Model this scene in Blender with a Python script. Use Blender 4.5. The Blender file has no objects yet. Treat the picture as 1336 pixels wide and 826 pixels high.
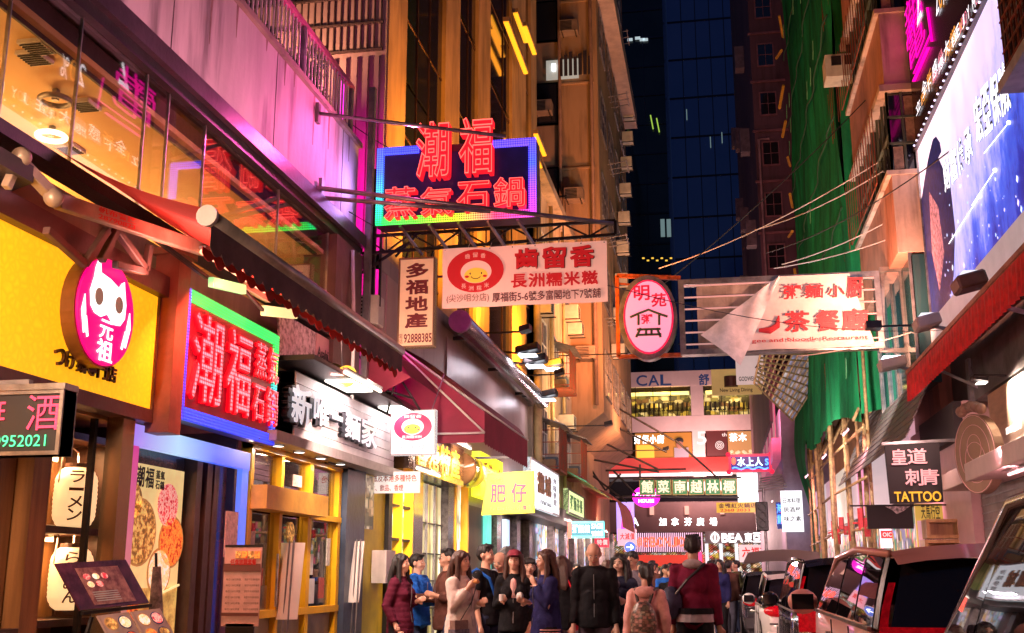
import bpy, bmesh, math, random
from mathutils import Vector, Matrix, noise
random.seed(7)
C = bpy.context.scene
COL = C.collection
R = math.radians
V = Vector
# ------------------------------------------------------------------ camera
PITCH, YAW, CAMZ, FOC = 13.128, 10.313, 1.4, 1445.0 / 1336.0
cam = bpy.data.cameras.new('camera'); camo = bpy.data.objects.new('camera', cam); COL.objects.link(camo)
cam.sensor_width = 36; cam.lens = 36 * FOC; cam.clip_end = 800; cam.clip_start = .05
camo.location = (0, 0, CAMZ)
camo.rotation_euler = (R(90 + PITCH), 0, R(YAW))
C.camera = camo
# ------------------------------------------------------------------ world, exposure
w = bpy.data.worlds.new('World'); C.world = w; w.use_nodes = True
nt = w.node_tree; sky = nt.nodes.new('ShaderNodeTexSky'); sky.sky_type = 'NISHITA'; sky.sun_disc = False
sky.sun_elevation = R(-1.0); sky.sun_rotation = R(200); sky.air_density = 1.3; sky.ozone_density = 4
bg = nt.nodes['Background']; bg.inputs['Strength'].default_value = .17
nt.links.new(sky.outputs[0], bg.inputs['Color'])
C.view_settings.view_transform = 'Standard'; C.view_settings.look = 'None'
C.view_settings.exposure = .7; C.view_settings.gamma = 1
C.cycles.use_denoising = True
C.cycles.sample_clamp_indirect = 4; C.cycles.sample_clamp_direct = 0
C.cycles.max_bounces = 7; C.cycles.diffuse_bounces = 3; C.cycles.glossy_bounces = 3
C.cycles.transparent_max_bounces = 12; C.cycles.caustics_reflective = False; C.cycles.caustics_refractive = False

# ------------------------------------------------------------------ measuring helpers (photo point -> point on a wall plane)
_p, _s = R(PITCH), R(YAW)
_F = V((-math.sin(_s) * math.cos(_p), math.cos(_s) * math.cos(_p), math.sin(_p)))
_Rt = V((math.cos(_s), math.sin(_s), 0)); _U = _Rt.cross(_F)
def _ray(px, py): return _F + (px - 668) / 1445 * _Rt + (413 - py) / 1445 * _U
def wx(px, py, x):
    d = _ray(px, py); t = x / d.x; return V((x, d.y * t, CAMZ + d.z * t))
def wy(px, py, y):
    d = _ray(px, py); t = y / d.y; return V((d.x * t, y, CAMZ + d.z * t))

# ------------------------------------------------------------------ materials
MATS = {}
def nodes(mt):
    mt.use_nodes = True; t = mt.node_tree; return t, t.nodes, t.links
def m(name, col=(), rough=.6, metal=0, var=.18, scale=2.5, bump=.15, streak=0, em=0, emc=None, coat=0, spec=.5, col2=None, grime=0):
    if name in MATS: return MATS[name]
    mt = bpy.data.materials.new(name); t, N, L = nodes(mt); b = N['Principled BSDF']; MATS[name] = mt
    b.inputs['Roughness'].default_value = rough; b.inputs['Metallic'].default_value = metal
    b.inputs['Specular IOR Level'].default_value = spec; b.inputs['Coat Weight'].default_value = coat
    b.inputs['Coat Roughness'].default_value = .05
    c1 = (*col, 1); c2 = (*(col2 if col2 else tuple(c * (1 - var * 2) for c in col)), 1)
    if var or col2:
        g = N.new('ShaderNodeNewGeometry'); mp = N.new('ShaderNodeMapping'); L.new(g.outputs['Position'], mp.inputs[0])
        if streak: mp.inputs['Scale'].default_value = (1, 1, 1 / streak)
        n = N.new('ShaderNodeTexNoise'); n.inputs['Scale'].default_value = scale; n.inputs['Detail'].default_value = 6; n.inputs['Roughness'].default_value = .62
        L.new(mp.outputs[0], n.inputs[0])
        r = N.new('ShaderNodeValToRGB'); r.color_ramp.elements[0].position = .38; r.color_ramp.elements[1].position = .62
        r.color_ramp.elements[0].color = c2; r.color_ramp.elements[1].color = c1
        L.new(n.outputs[0], r.inputs[0]); out = r.outputs[0]
        if grime:
            mp2 = N.new('ShaderNodeMapping'); L.new(g.outputs['Position'], mp2.inputs[0]); mp2.inputs['Scale'].default_value = (3, 3, .35)
            n2 = N.new('ShaderNodeTexNoise'); n2.inputs['Scale'].default_value = 1.6; n2.inputs['Detail'].default_value = 8; L.new(mp2.outputs[0], n2.inputs[0])
            r2 = N.new('ShaderNodeValToRGB'); r2.color_ramp.elements[0].position = .52; r2.color_ramp.elements[1].position = .72
            r2.color_ramp.elements[0].color = (1, 1, 1, 1); r2.color_ramp.elements[1].color = (1 - grime,) * 3 + (1,)
            L.new(n2.outputs[0], r2.inputs[0]); mx = N.new('ShaderNodeMix'); mx.data_type = 'RGBA'; mx.blend_type = 'MULTIPLY'; mx.inputs[0].default_value = 1
            L.new(out, mx.inputs[6]); L.new(r2.outputs[0], mx.inputs[7]); out = mx.outputs[2]
        L.new(out, b.inputs['Base Color'])
        if bump:
            bp = N.new('ShaderNodeBump'); bp.inputs['Strength'].default_value = bump; bp.inputs['Distance'].default_value = .02
            n3 = N.new('ShaderNodeTexNoise'); n3.inputs['Scale'].default_value = scale * 9; n3.inputs['Detail'].default_value = 4
            L.new(g.outputs['Position'], n3.inputs[0]); L.new(n3.outputs[0], bp.inputs['Height']); L.new(bp.outputs[0], b.inputs['Normal'])
    else: b.inputs['Base Color'].default_value = c1
    if em:
        b.inputs['Emission Color'].default_value = (*(emc or col), 1); b.inputs['Emission Strength'].default_value = em
        if var:
            L.new(out, b.inputs['Emission Color'])
    return mt
def glow(name, col=(), s=1):
    if name in MATS: return MATS[name]
    s = s * .8 if s < 2.6 else min(s * .5, 3.2)
    mt = bpy.data.materials.new(name); t, N, L = nodes(mt); MATS[name] = mt; b = N['Principled BSDF']
    b.inputs['Base Color'].default_value = (*[c * .5 for c in col], 1); b.inputs['Roughness'].default_value = .4
    b.inputs['Emission Color'].default_value = (*col, 1); b.inputs['Emission Strength'].default_value = s
    return mt
def dots(name, cols, pitch, s, base=(.02, .02, .02), axis=2, rad=.36, vec=(1, 1, 1), stops=None, off=0):
    """LED dots lit on a dark board; colours may run along one axis of the sign."""
    if name in MATS: return MATS[name]
    mt = bpy.data.materials.new(name); t, N, L = nodes(mt); MATS[name] = mt; b = N['Principled BSDF']
    b.inputs['Base Color'].default_value = (*base, 1); b.inputs['Roughness'].default_value = .35
    g = N.new('ShaderNodeNewGeometry'); sp = N.new('ShaderNodeSeparateXYZ'); L.new(g.outputs['Position'], sp.inputs[0])
    ds = []
    for i in range(3):
        if i == off_axis(name): continue
        dv = N.new('ShaderNodeMath'); dv.operation = 'DIVIDE'; dv.inputs[1].default_value = pitch; L.new(sp.outputs[i], dv.inputs[0])
        fr = N.new('ShaderNodeMath'); fr.operation = 'PINGPONG'; fr.inputs[1].default_value = .5; L.new(dv.outputs[0], fr.inputs[0])
        sq = N.new('ShaderNodeMath'); sq.operation = 'POWER'; sq.inputs[1].default_value = 2; L.new(fr.outputs[0], sq.inputs[0]); ds.append(sq)
    ad = N.new('ShaderNodeMath'); L.new(ds[0].outputs[0], ad.inputs[0]); L.new(ds[1].outputs[0], ad.inputs[1])
    mr = N.new('ShaderNodeMapRange'); mr.inputs[1].default_value = (rad * 1.2) ** 2; mr.inputs[2].default_value = (rad * .6) ** 2; L.new(ad.outputs[0], mr.inputs[0])
    mr.inputs[3].default_value = .1 * s; mr.inputs[4].default_value = s
    L.new(mr.outputs[0], b.inputs['Emission Strength'])
    if len(cols) == 1: b.inputs['Emission Color'].default_value = (*cols[0], 1)
    else:
        rp = N.new('ShaderNodeValToRGB'); m2 = N.new('ShaderNodeMapRange'); m2.inputs[1].default_value = stops[0]; m2.inputs[2].default_value = stops[1]
        L.new(sp.outputs[axis], m2.inputs[0]); L.new(m2.outputs[0], rp.inputs[0])
        e = rp.color_ramp.elements
        e[0].color = (*cols[0], 1); e[1].color = (*cols[-1], 1)
        for k in range(1, len(cols) - 1):
            q = e.new(k / (len(cols) - 1)); q.color = (*cols[k], 1)
        L.new(rp.outputs[0], b.inputs['Emission Color'])
    return mt
def off_axis(name): return 0 if name.endswith('_x') else 1
def glass(name, tint=(.9, .95, .95), refl=.12, rough=.01):
    if name in MATS: return MATS[name]
    mt = bpy.data.materials.new(name); t, N, L = nodes(mt); MATS[name] = mt; N.remove(N['Principled BSDF'])
    o = [n for n in N if n.type == 'OUTPUT_MATERIAL'][0]
    a = N.new('ShaderNodeBsdfTransparent'); a.inputs[0].default_value = (*tint, 1); g = N.new('ShaderNodeBsdfGlossy'); g.inputs['Roughness'].default_value = rough
    fr = N.new('ShaderNodeLayerWeight'); fr.inputs[0].default_value = .5; pw = N.new('ShaderNodeMath'); pw.operation = 'POWER'; pw.inputs[1].default_value = 4; L.new(fr.outputs[1], pw.inputs[0])
    ad = N.new('ShaderNodeMath'); ad.inputs[1].default_value = refl; L.new(pw.outputs[0], ad.inputs[0]); ad.use_clamp = True
    mx = N.new('ShaderNodeMixShader'); L.new(ad.outputs[0], mx.inputs[0]); L.new(a.outputs[0], mx.inputs[1]); L.new(g.outputs[0], mx.inputs[2]); L.new(mx.outputs[0], o.inputs[0])
    return mt
def shelf_mat(name, cols, s, scale=(8, 8, 5), base_noise=3):
    """goods packed on lit shelves, too small to tell apart: coloured cells"""
    if name in MATS: return MATS[name]
    mt = bpy.data.materials.new(name); t, N, L = nodes(mt); MATS[name] = mt; b = N['Principled BSDF']; b.inputs['Roughness'].default_value = .35
    g = N.new('ShaderNodeNewGeometry'); mp = N.new('ShaderNodeMapping'); mp.inputs['Scale'].default_value = scale; L.new(g.outputs['Position'], mp.inputs[0])
    vo = N.new('ShaderNodeTexVoronoi'); vo.inputs['Scale'].default_value = 1; vo.distance = 'CHEBYCHEV'; vo.inputs['Randomness'].default_value = .75; L.new(mp.outputs[0], vo.inputs[0])
    sp = N.new('ShaderNodeSeparateColor'); L.new(vo.outputs['Color'], sp.inputs[0])
    rp = N.new('ShaderNodeValToRGB'); rp.color_ramp.interpolation = 'CONSTANT'; e = rp.color_ramp.elements
    e[0].color = (*cols[0], 1); e[1].color = (*cols[-1], 1); e[1].position = (len(cols) - 1) / len(cols)
    for k in range(1, len(cols) - 1): q = e.new(k / len(cols)); q.color = (*cols[k], 1)
    L.new(sp.outputs[0], rp.inputs[0])
    dk = N.new('ShaderNodeMapRange'); dk.inputs[1].default_value = .1; dk.inputs[2].default_value = .6; dk.inputs[3].default_value = 1; dk.inputs[4].default_value = .25
    L.new(vo.outputs['Distance'], dk.inputs[0]); mx = N.new('ShaderNodeMix'); mx.data_type = 'RGBA'; mx.blend_type = 'MULTIPLY'; mx.inputs[0].default_value = 1
    L.new(rp.outputs[0], mx.inputs[6]); L.new(dk.outputs[0], mx.inputs[7])
    L.new(mx.outputs[2], b.inputs['Base Color']); L.new(mx.outputs[2], b.inputs['Emission Color']); b.inputs['Emission Strength'].default_value = s
    return mt
def wood(name, a, b_, scale=6, em=0):
    if name in MATS: return MATS[name]
    mt = m(name, a, .45, 0, .2, scale, .1, streak=14, col2=b_, em=em); return mt

# a side scene in which modifiers and lettering are evaluated, removed at the end
WS = bpy.data.scenes.new('workshop')
def evaluate(o):
    WS.collection.objects.link(o); vl = WS.view_layers[0]; vl.update(); dg = vl.depsgraph; dg.update()
    me = bpy.data.meshes.new_from_object(o.evaluated_get(dg)); bpy.data.objects.remove(o); return me
# ------------------------------------------------------------------ mesh helpers
class MB:
    def __init__(s): s.v = []; s.f = []
    def add(s, vs, fs):
        n = len(s.v); s.v += [V(a) for a in vs]; s.f += [tuple(i + n for i in f) for f in fs]; return s
    def box(s, x0, x1, y0, y1, z0, z1):
        x0, x1 = sorted((x0, x1)); y0, y1 = sorted((y0, y1)); z0, z1 = sorted((z0, z1))
        return s.add([(x0, y0, z0), (x1, y0, z0), (x1, y1, z0), (x0, y1, z0), (x0, y0, z1), (x1, y0, z1), (x1, y1, z1), (x0, y1, z1)],
                     [(0, 3, 2, 1), (4, 5, 6, 7), (0, 1, 5, 4), (1, 2, 6, 5), (2, 3, 7, 6), (3, 0, 4, 7)])
    def quad(s, *p): return s.add(p, [tuple(range(len(p)))])
    def slab(s, pts, off):
        """closed prism: polygon pts, thickened by the vector off"""
        n = len(pts); off = V(off)
        return s.add([V(a) for a in pts] + [V(a) + off for a in pts], [tuple(range(n))[::-1], tuple(range(n, 2 * n))] + [(i, (i + 1) % n, (i + 1) % n + n, i + n) for i in range(n)])
    def tube(s, pts, r, n=8, r2=None, cap=True):
        pts = [V(p) for p in pts]; k = len(pts); rs = [r + ((r2 if r2 is not None else r) - r) * i / (k - 1) for i in range(k)] if not isinstance(r, (list, tuple)) else r
        base = len(s.v); up = V((0, 0, 1)); a = None
        for i, p in enumerate(pts):
            d = (pts[min(i + 1, k - 1)] - pts[max(i - 1, 0)]).normalized()
            if a is None: a = d.cross(up if abs(d.z) < .9 else V((1, 0, 0))).normalized()
            a = (a - d * a.dot(d)).normalized(); b = d.cross(a)
            for j in range(n):
                t = 2 * math.pi * (j + .5) / n; s.v.append(p + (a * math.cos(t) + b * math.sin(t)) * rs[i])
        for i in range(k - 1):
            for j in range(n):
                s.f.append((base + i * n + j, base + i * n + (j + 1) % n, base + (i + 1) * n + (j + 1) % n, base + (i + 1) * n + j))
        if cap: s.f.append(tuple(base + j for j in range(n))[::-1]); s.f.append(tuple(base + (k - 1) * n + j for j in range(n)))
        return s
    def bar(s, p, q, w=.04, h=None):
        p, q = V(p), V(q); h = h or w; d = (q - p).normalized(); a = d.cross(V((0, 0, 1)) if abs(d.z) < .95 else V((0, 1, 0))).normalized(); b = a.cross(d).normalized()
        c = [p + a * i * w / 2 + b * j * h / 2 for i, j in ((-1, -1), (1, -1), (1, 1), (-1, 1))]
        return s.slab(c, q - p)
    def ball(s, c, r, nu=12, nv=8):
        c = V(c); r = V(r) if hasattr(r, '__len__') else V((r, r, r)); base = len(s.v)
        for i in range(nv + 1):
            ph = math.pi * i / nv
            for j in range(nu):
                t = 2 * math.pi * j / nu; s.v.append(c + V((r.x * math.sin(ph) * math.cos(t), r.y * math.sin(ph) * math.sin(t), r.z * math.cos(ph))))
        for i in range(nv):
            for j in range(nu):
                s.f.append((base + i * nu + j, base + (i + 1) * nu + j, base + (i + 1) * nu + (j + 1) % nu, base + i * nu + (j + 1) % nu))
        return s
    def disc(s, c, ux, uz, ru, rv, th, n=28, t0=0):
        c, ux, uz = V(c), V(ux), V(uz); nn = ux.cross(uz).normalized()
        pts = [c + ux * ru * math.cos(2 * math.pi * i / n + t0) + uz * rv * math.sin(2 * math.pi * i / n + t0) for i in range(n)]
        return s.slab(pts, nn * th)
    def patch(s, a, b, c, d, nu, nv, fn):
        """grid a-b (u), d-c (v); fn(u,v) gives an offset vector"""
        a, b, c, d = map(V, (a, b, c, d)); base = len(s.v)
        for j in range(nv + 1):
            for i in range(nu + 1):
                u, v = i / nu, j / nv; p = (a * (1 - u) + b * u) * (1 - v) + (d * (1 - u) + c * u) * v; s.v.append(p + V(fn(u, v)))
        for j in range(nv):
            for i in range(nu): k = base + j * (nu + 1) + i; s.f.append((k, k + 1, k + nu + 2, k + nu + 1))
        return s
    def build(s, name, mat, parent=None, smooth=False, bevel=0, **kw):
        if not s.v: return None
        xs = [a.x for a in s.v]; ys = [a.y for a in s.v]; zs = [a.z for a in s.v]
        c = V(((min(xs) + max(xs)) / 2, (min(ys) + max(ys)) / 2, min(zs)))
        me = bpy.data.meshes.new(name); me.from_pydata([a - c for a in s.v], [], s.f)
        bm = bmesh.new(); bm.from_mesh(me); bmesh.ops.recalc_face_normals(bm, faces=bm.faces)
        if bevel: bmesh.ops.bevel(bm, geom=bm.edges[:], offset=bevel, segments=1, affect='EDGES', clamp_overlap=True)
        bm.to_mesh(me); bm.free()
        me.materials.append(mat)
        if smooth:
            for p in me.polygons: p.use_smooth = True
        return link(name, me, c, parent, **kw)
WL = {}
def link(name, me, c, parent=None, label=None, cat=None, group=None, kind=None):
    o = bpy.data.objects.new(name, me); COL.objects.link(o); WL[o.name] = V(c)
    if parent is not None: o.parent = parent; o.location = V(c) - WL[parent.name]
    else: o.location = c
    if label: o['label'] = label
    if cat: o['category'] = cat
    if group: o['group'] = group
    if kind: o['kind'] = kind
    return o
def T(name, label, cat, loc, group=None, kind=None): return link(name, None, loc, None, label, cat, group, kind)
def B(*a): return MB().box(*a)
def copytree(o, parent=None):
    c = o.copy(); COL.objects.link(c); c.parent = parent
    for ch in o.children: copytree(ch, c)
    return c
def area(name, loc, target, sx, sy, col, power, spread=None):
    sx, sy = min(sx, 3), min(sy, 3); col = (col[0], col[1] * .86, col[2] * .88)
    l = bpy.data.lights.new(name, 'AREA'); l.shape = 'RECTANGLE'; l.size = sx; l.size_y = sy; l.color = col; l.energy = power
    if spread: l.spread = R(spread)
    o = bpy.data.objects.new(name, l); COL.objects.link(o); o.location = loc
    o.rotation_euler = (V(target) - V(loc)).to_track_quat('-Z', 'Y').to_euler(); return o
# ------------------------------------------------------------------ lettering
GL = {}
def glyph(s, bold=0, tube=0, ext=0):
    k = (s, bold, tube, ext)
    if k in GL: return GL[k]
    cu = bpy.data.curves.new('t', 'FONT'); cu.body = s; cu.size = 1; cu.resolution_u = 3; cu.offset = bold
    if tube: cu.fill_mode = 'NONE'; cu.bevel_depth = tube; cu.bevel_resolution = 0; cu.resolution_u = 2
    else: cu.extrude = ext
    o = bpy.data.objects.new('t', cu); me = evaluate(o)
    vs = [v.co.copy() for v in me.vertices]; fs = [tuple(p.vertices) for p in me.polygons]; bpy.data.meshes.remove(me)
    if not vs: vs = [V((0, 0, 0)), V((1, 0, 0)), V((1, 1, 0))]; fs = [(0, 1, 2)]
    x0 = min(a.x for a in vs); x1 = max(a.x for a in vs); y0 = min(a.y for a in vs); y1 = max(a.y for a in vs)
    GL[k] = (vs, fs, x0, x1, y0, y1); return GL[k]
LEFT, RIGHT, FRONT = (V((0, 1, 0)), V((0, 0, 1)), V((1, 0, 0))), (V((0, -1, 0)), V((0, 0, 1)), V((-1, 0, 0))), (V((1, 0, 0)), V((0, 0, 1)), V((0, -1, 0)))
def put(mb, s, o, fr, w_, h_, bold=.012, tube=0, ext=0, keep=False, lift=.004, skew=0):
    if bold > .012 and not tube:
        e = (bold - .008) * .8; ux, uz, n = fr; wi, hi = w_ * (1 - 2 * e / max(len(s) * .9, 1)), h_ * (1 - 2 * e)
        for k, (i, j) in enumerate(((0, 0), (1, 0), (2, 0), (0, 1), (2, 1), (0, 2), (1, 2), (2, 2), (1, 1))):
            put(mb, s, V(o) + ux * (w_ - wi) / 2 * i + uz * (h_ - hi) / 2 * j, fr, wi, hi, .006, 0, ext, False, lift + .0004 * k, skew)
        return mb
    if bold > .012: bold = .01
    vs, fs, x0, x1, y0, y1 = glyph(s, bold, tube, ext); ux, uz, n = fr; o = V(o)
    sx = w_ / max(x1 - x0, 1e-4); sy = h_ / max(y1 - y0, 1e-4)
    if s in '一ー-': sy = min(sx, sy) * 1.6; o = o + uz * (h_ / 2 - (y1 - y0) * sy / 2)
    if keep: sx = sy = min(sx, sy)
    sz = (sx + sy) / 2
    mb.add([o + ux * ((a.x - x0) * sx + skew * (a.y - y0) * sy) + uz * ((a.y - y0) * sy) + n * (lift + a.z * sz) for a in vs], fs); return mb
def line(parent, s, o, fr, w_, h_, mat, bold=.012, name='lettering', tube=0, ext=0, lift=.004, kind=None):
    """a line of print, one mesh"""
    return put(MB(), s, o, fr, w_, h_, bold, tube, ext, lift=lift).build(name, mat, parent, kind=kind)
def chars(parent, s, o, fr, w_, h_, mat, bold=.02, vertical=False, gap=.1, tube=0, ext=0, lift=.004, name='character'):
    """one part per character, laid out left to right or downwards inside the box w_ x h_"""
    n = len(s); ux, uz, nn = fr; o = V(o)
    for i, ch in enumerate(s):
        if ch == ' ': continue
        if vertical:
            ch_h = h_ / n; put(MB(), ch, o + uz * (h_ - (i + 1) * ch_h + ch_h * gap / 2), fr, w_, ch_h * (1 - gap), bold, tube, ext, lift=lift).build(name, mat, parent)
        else:
            cw = w_ / n; put(MB(), ch, o + ux * (i * cw + cw * gap / 2), fr, cw * (1 - gap), h_, bold, tube, ext, lift=lift).build(name, mat, parent)
def board(parent, o, fr, w_, h_, th, mat, name='board', bevel=0, lift=0):
    ux, uz, n = fr; o = V(o) + n * lift
    return MB().slab([o, o + ux * w_, o + ux * w_ + uz * h_, o + uz * h_], -n * th).build(name, mat, parent, bevel=bevel)
def frame(parent, o, fr, w_, h_, b, th, mat, name='frame', lift=0):
    ux, uz, n = fr; o = V(o) + n * lift; mb = MB()
    for (u0, u1, v0, v1) in ((0, w_, 0, b), (0, w_, h_ - b, h_), (0, b, b, h_ - b), (w_ - b, w_, b, h_ - b)):
        mb.slab([o + ux * u0 + uz * v0, o + ux * u1 + uz * v0, o + ux * u1 + uz * v1, o + ux * u0 + uz * v1], -n * th)
    return mb.build(name, mat, parent)
def ell(parent, c, fr, ru, rv, th, mat, name, lift=0, n=32):
    ux, uz, nn = fr; return MB().disc(V(c) + nn * lift, ux, uz, ru, rv, -th if ux.cross(uz).dot(nn) > 0 else th, n).build(name, mat, parent)
# ================================================================== THE SETTING
asphalt = m('asphalt', (.075, .065, .06), .38, 0, .25, 3, .35)
pave = m('paving', (.26, .2, .16), .35, 0, .2, 6, .3)
paint_w = m('white_paint', (.72, .68, .64), .5, 0, .1, 2, .05, grime=.3)
dark = m('dark_metal', (.035, .03, .03), .45, .6, .2, 6, .1)
steel = m('grey_steel', (.3, .29, .3), .4, .7, .2, 5, .1)
rust = m('rusty_red_steel', (.35, .06, .03), .6, .3, .3, 6, .2, col2=(.2, .09, .05))
alu = m('worn_aluminium', (.55, .53, .5), .3, .85, .25, 4, .1)
black = m('black_plastic', (.02, .02, .022), .4, 0, 0)
conc = m('stained_concrete', (.36, .29, .23), .8, 0, .2, 1.2, .3, streak=3, grime=.45)
cream = m('cream_render', (.56, .44, .3), .8, 0, .14, 1.4, .3, streak=3, grime=.5)
pinkconc = m('old_painted_parapet', (.6, .55, .53), .7, 0, .18, 1.6, .25, streak=5, grime=.72)
brown = m('brown_cladding', (.28, .19, .13), .5, 0, .2, 1.5, .15, streak=2, grime=.3)
redpaint = m('red_brown_paint', (.36, .09, .055), .6, 0, .25, 1.2, .25, streak=2, grime=.5)
orangep = m('orange_ochre_render', (.6, .3, .12), .75, 0, .2, 1.2, .3, streak=3, grime=.4)
tower_col = m('sandstone_column', (.55, .34, .15), .6, 0, .2, 2, .3, streak=3, grime=.4)
gl_dark = m('dark_window_glass', (.012, .012, .018), .06, 0, 0, spec=.8)
gl_blue = m('curtain_wall_glass', (.008, .018, .09), .12, 0, .5, .12, 0, spec=.7, col2=(.012, .022, .1), em=.11, emc=(.045, .04, .24))  # faint emission lifts the tower glass in place of sky light
W1 = glow('white_tube', (1, .93, .85), 7); W2 = glow('cool_tube', (.85, .9, 1), 7)

MB().quad((-60, -20, 0), (60, -20, 0), (60, 330, 0), (-60, 330, 0)).build('ground', asphalt, kind='structure')
B(-4.3, -3.1, -6, 46, 0, .13).build('left_pavement', pave, kind='structure', bevel=.02)
B(3.0, 4.6, -6, 90, 0, .13).build('right_pavement', pave, kind='structure', bevel=.02)
MB().quad((-3.1, -6, .004), (3.0, -6, .004), (3.0, 88, .004), (-3.1, 88, .004)).build('road', m('road_setts', (.2, .15, .12), .3, 0, .25, 2.2, .3), kind='structure')
mb = MB()
for y in range(0, 88, 3): mb.quad((-2.95, y, .008), (-2.83, y, .008), (-2.83, y + 1.9, .008), (-2.95, y + 1.9, .008))
mb.build('road_marking', m('worn_yellow_marking', (.6, .45, .1), .6, 0, .3, 9, .1), kind='structure')

# ---------------------------------------------------------------- restaurant building with upper windows and parapet (left, near)
A = T('restaurant_building', 'two storey restaurant with glazed upper floor and pink lit streaked parapet', 'building', (-4.3, 7, 0))
B(-9, -8.6, 2, 12.7, 0, 5.4).build('back_wall', orangep, A)
B(-9, -4.45, 2, 12.7, 3.62, 4.05).build('floor_slab', brown, A)
B(-9, -4.32, 2, 12.7, 5.42, 5.6).build('roof_slab', conc, A)
ceil = m('warm_ceiling', (.72, .52, .28), .6, 0, .22, .7, .1, col2=(.6, .36, .13))
B(-8.6, -4.36, 2, 12.68, 5.02, 5.07).build('ceiling', ceil, A)
B(-8.6, -8.5, 2, 12.6, 4.05, 5.02).build('room_wall', m('ochre_wall', (.6, .38, .17), .7), A)
B(-8.5, -4.4, 12.1, 12.2, 4.05, 5.02).build('end_wall', m('brown_room_wall', (.3, .18, .1), .6), A)
B(-4.46, -4.3, 2, 12.7, 5.37, 6.7).build('parapet', pinkconc, A)
B(-4.42, -4.25, 2, 12.72, 6.7, 6.76).build('coping', conc, A)
B(-4.3, -4.16, 2, 12.7, 5.36, 5.52).build('fascia_strip', m('dark_purple_flashing', (.09, .06, .08), .35, .4), A)
B(-4.3, -4.22, 2, 12.7, 5.26, 5.36).build('window_head', dark, A)
B(-4.36, -4.2, 2, 12.3, 4.03, 4.12).build('window_sill', dark, A)
gA = glass('shop_glass', (.95, .95, .92), .10)
ys = [2.0, 3.9, 5.75] + [wx(px, 120, -4.3).y for px in (98, 190)] + [wx(213, 220, -4.3).y, wx(265, 200, -4.3).y, 10.2, 11.7]
for a, b in zip(ys, ys[1:]):
    B(-4.305, -4.295, a + .008, b - .008, 4.12, 5.26).build('window_pane', gA, A)
for y in ys[1:]: B(-4.31, -4.285, y - .006, y + .006, 4.12, 5.26).build('glazing_joint', alu, A)
B(-4.6, -4.2, 11.75, 12.7, 2.6, 5.26).build('corner_pier', m('brown_pier', (.12, .06, .05), .4, 0, .2), A)
B(-4.44, -4.42, 2, 11.7, 4.98, 5.26).build('ceiling_edge', m('bulkhead', (.05, .025, .03), .5, 0, .2), A)
# shelving seen inside, air vents
for k in range(4):
    f = B(-7.6, -7.5, 8.8 + k * .75, 9.45 + k * .75, 4.1, 4.9).build('cabinet', brown, A)
for (px, py) in ((110, 138), (92, 195), (48, 62), (45, 76)):
    q = _ray(px, py); t = (5.0 - CAMZ) / q.z; c = V((q.x * t, q.y * t, 5.0))
    v = B(c.x - .09, c.x + .09, c.y - .1, c.y + .1, 4.99, 5.02).build('ceiling_vent', paint_w, A)
    for k in range(6): B(c.x - .08, c.x + .08, c.y - .08 + k * .03, c.y - .07 + k * .03, 4.98, 4.989).build('slat', dark, v)
def pt_z(px, py, z):
    q = _ray(px, py); t = (z - CAMZ) / q.z; return V((q.x * t, q.y * t, z))
for (px, py, em, lb) in ((67, 178, 1, 'glowing crystal ring lamp under the yellow ceiling behind the glass'), (72, 131, 0, 'unlit grey ring lamp on the yellow ceiling behind the glass')):
    c = pt_z(px, py, 4.93); lamp = T('ceiling_lamp', lb, 'ceiling lamp', c, 'ring lamps on the restaurant ceiling')
    pts = [c + V((.11 * math.cos(a * math.pi / 12), .11 * math.sin(a * math.pi / 12), 0)) for a in range(25)]
    MB().tube(pts, .022, 8).build('ring', glow('lamp_ring', (1, .8, .5), 9) if em else steel, lamp, True)
    B(c.x - .02, c.x + .02, c.y - .02, c.y + .02, 4.93, 5.02).build('stem', steel, lamp)
for y in (3.5, 5.8, 8.2, 10.6): area('room_lamp', (-6.4, y, 4.9), (-6.4, y, 0), .9, .9, (1, .62, .25), 13)
for y in (3.5, 5.2, 7.0, 8.8, 10.6): area('room_uplight', (-6.0, y, 4.12), (-5.6, y, 5.3), .4, .4, (1, .55, .16), 26)  # added upward lamps, out of view, brightening the ceiling behind the glass
wl_ = T('terrace_wall_lamp', 'small warm wall lamp on the terrace below the ribbed wall', 'lamp', (-5.6, 13.2, 7.8)); B(-5.7, -5.5, 13.1, 13.3, 7.8, 7.9).build('housing', dark, wl_); area('terrace_glow', (-5.6, 13.1, 7.95), (-5.4, 13.8, 10.5), .15, .15, (1, .5, .3), 45)  # lamp and housing added to warm the tiled side wall
for y in (3.4, 5.6, 7.8, 10.0, 12.1): B(-4.3, -4.296, y, y + .012, 5.53, 6.7).build('panel_joint', m('joint_line', (.12, .08, .09), .8), A)
for k in range(16):
    y = 4 + k * .55 + random.uniform(-.2, .2); h_ = random.uniform(.1, .7); MB().slab([(-4.299, y, 6.7), (-4.299, y + .05, 6.7), (-4.299, y + .03, 6.7 - h_), (-4.299, y + .02, 6.7 - h_)], (.002, 0, 0)).build('rust_stain', m('rust_streak', (.3, .2, .17), .8, 0, .2, 9), A)
MB().tube([(-4.18, 12.25, 5.2), (-4.14, 12.25, 4.4), (-4.14, 12.3, 3.4)], .025, 6).build('white_pipe', paint_w, A, True); MB().tube([(-4.22, 11.95, 5.1), (-4.2, 12.0, 4.2), (-4.2, 12.1, 3.5)], .015, 6).build('conduit', steel, A, True)
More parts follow.
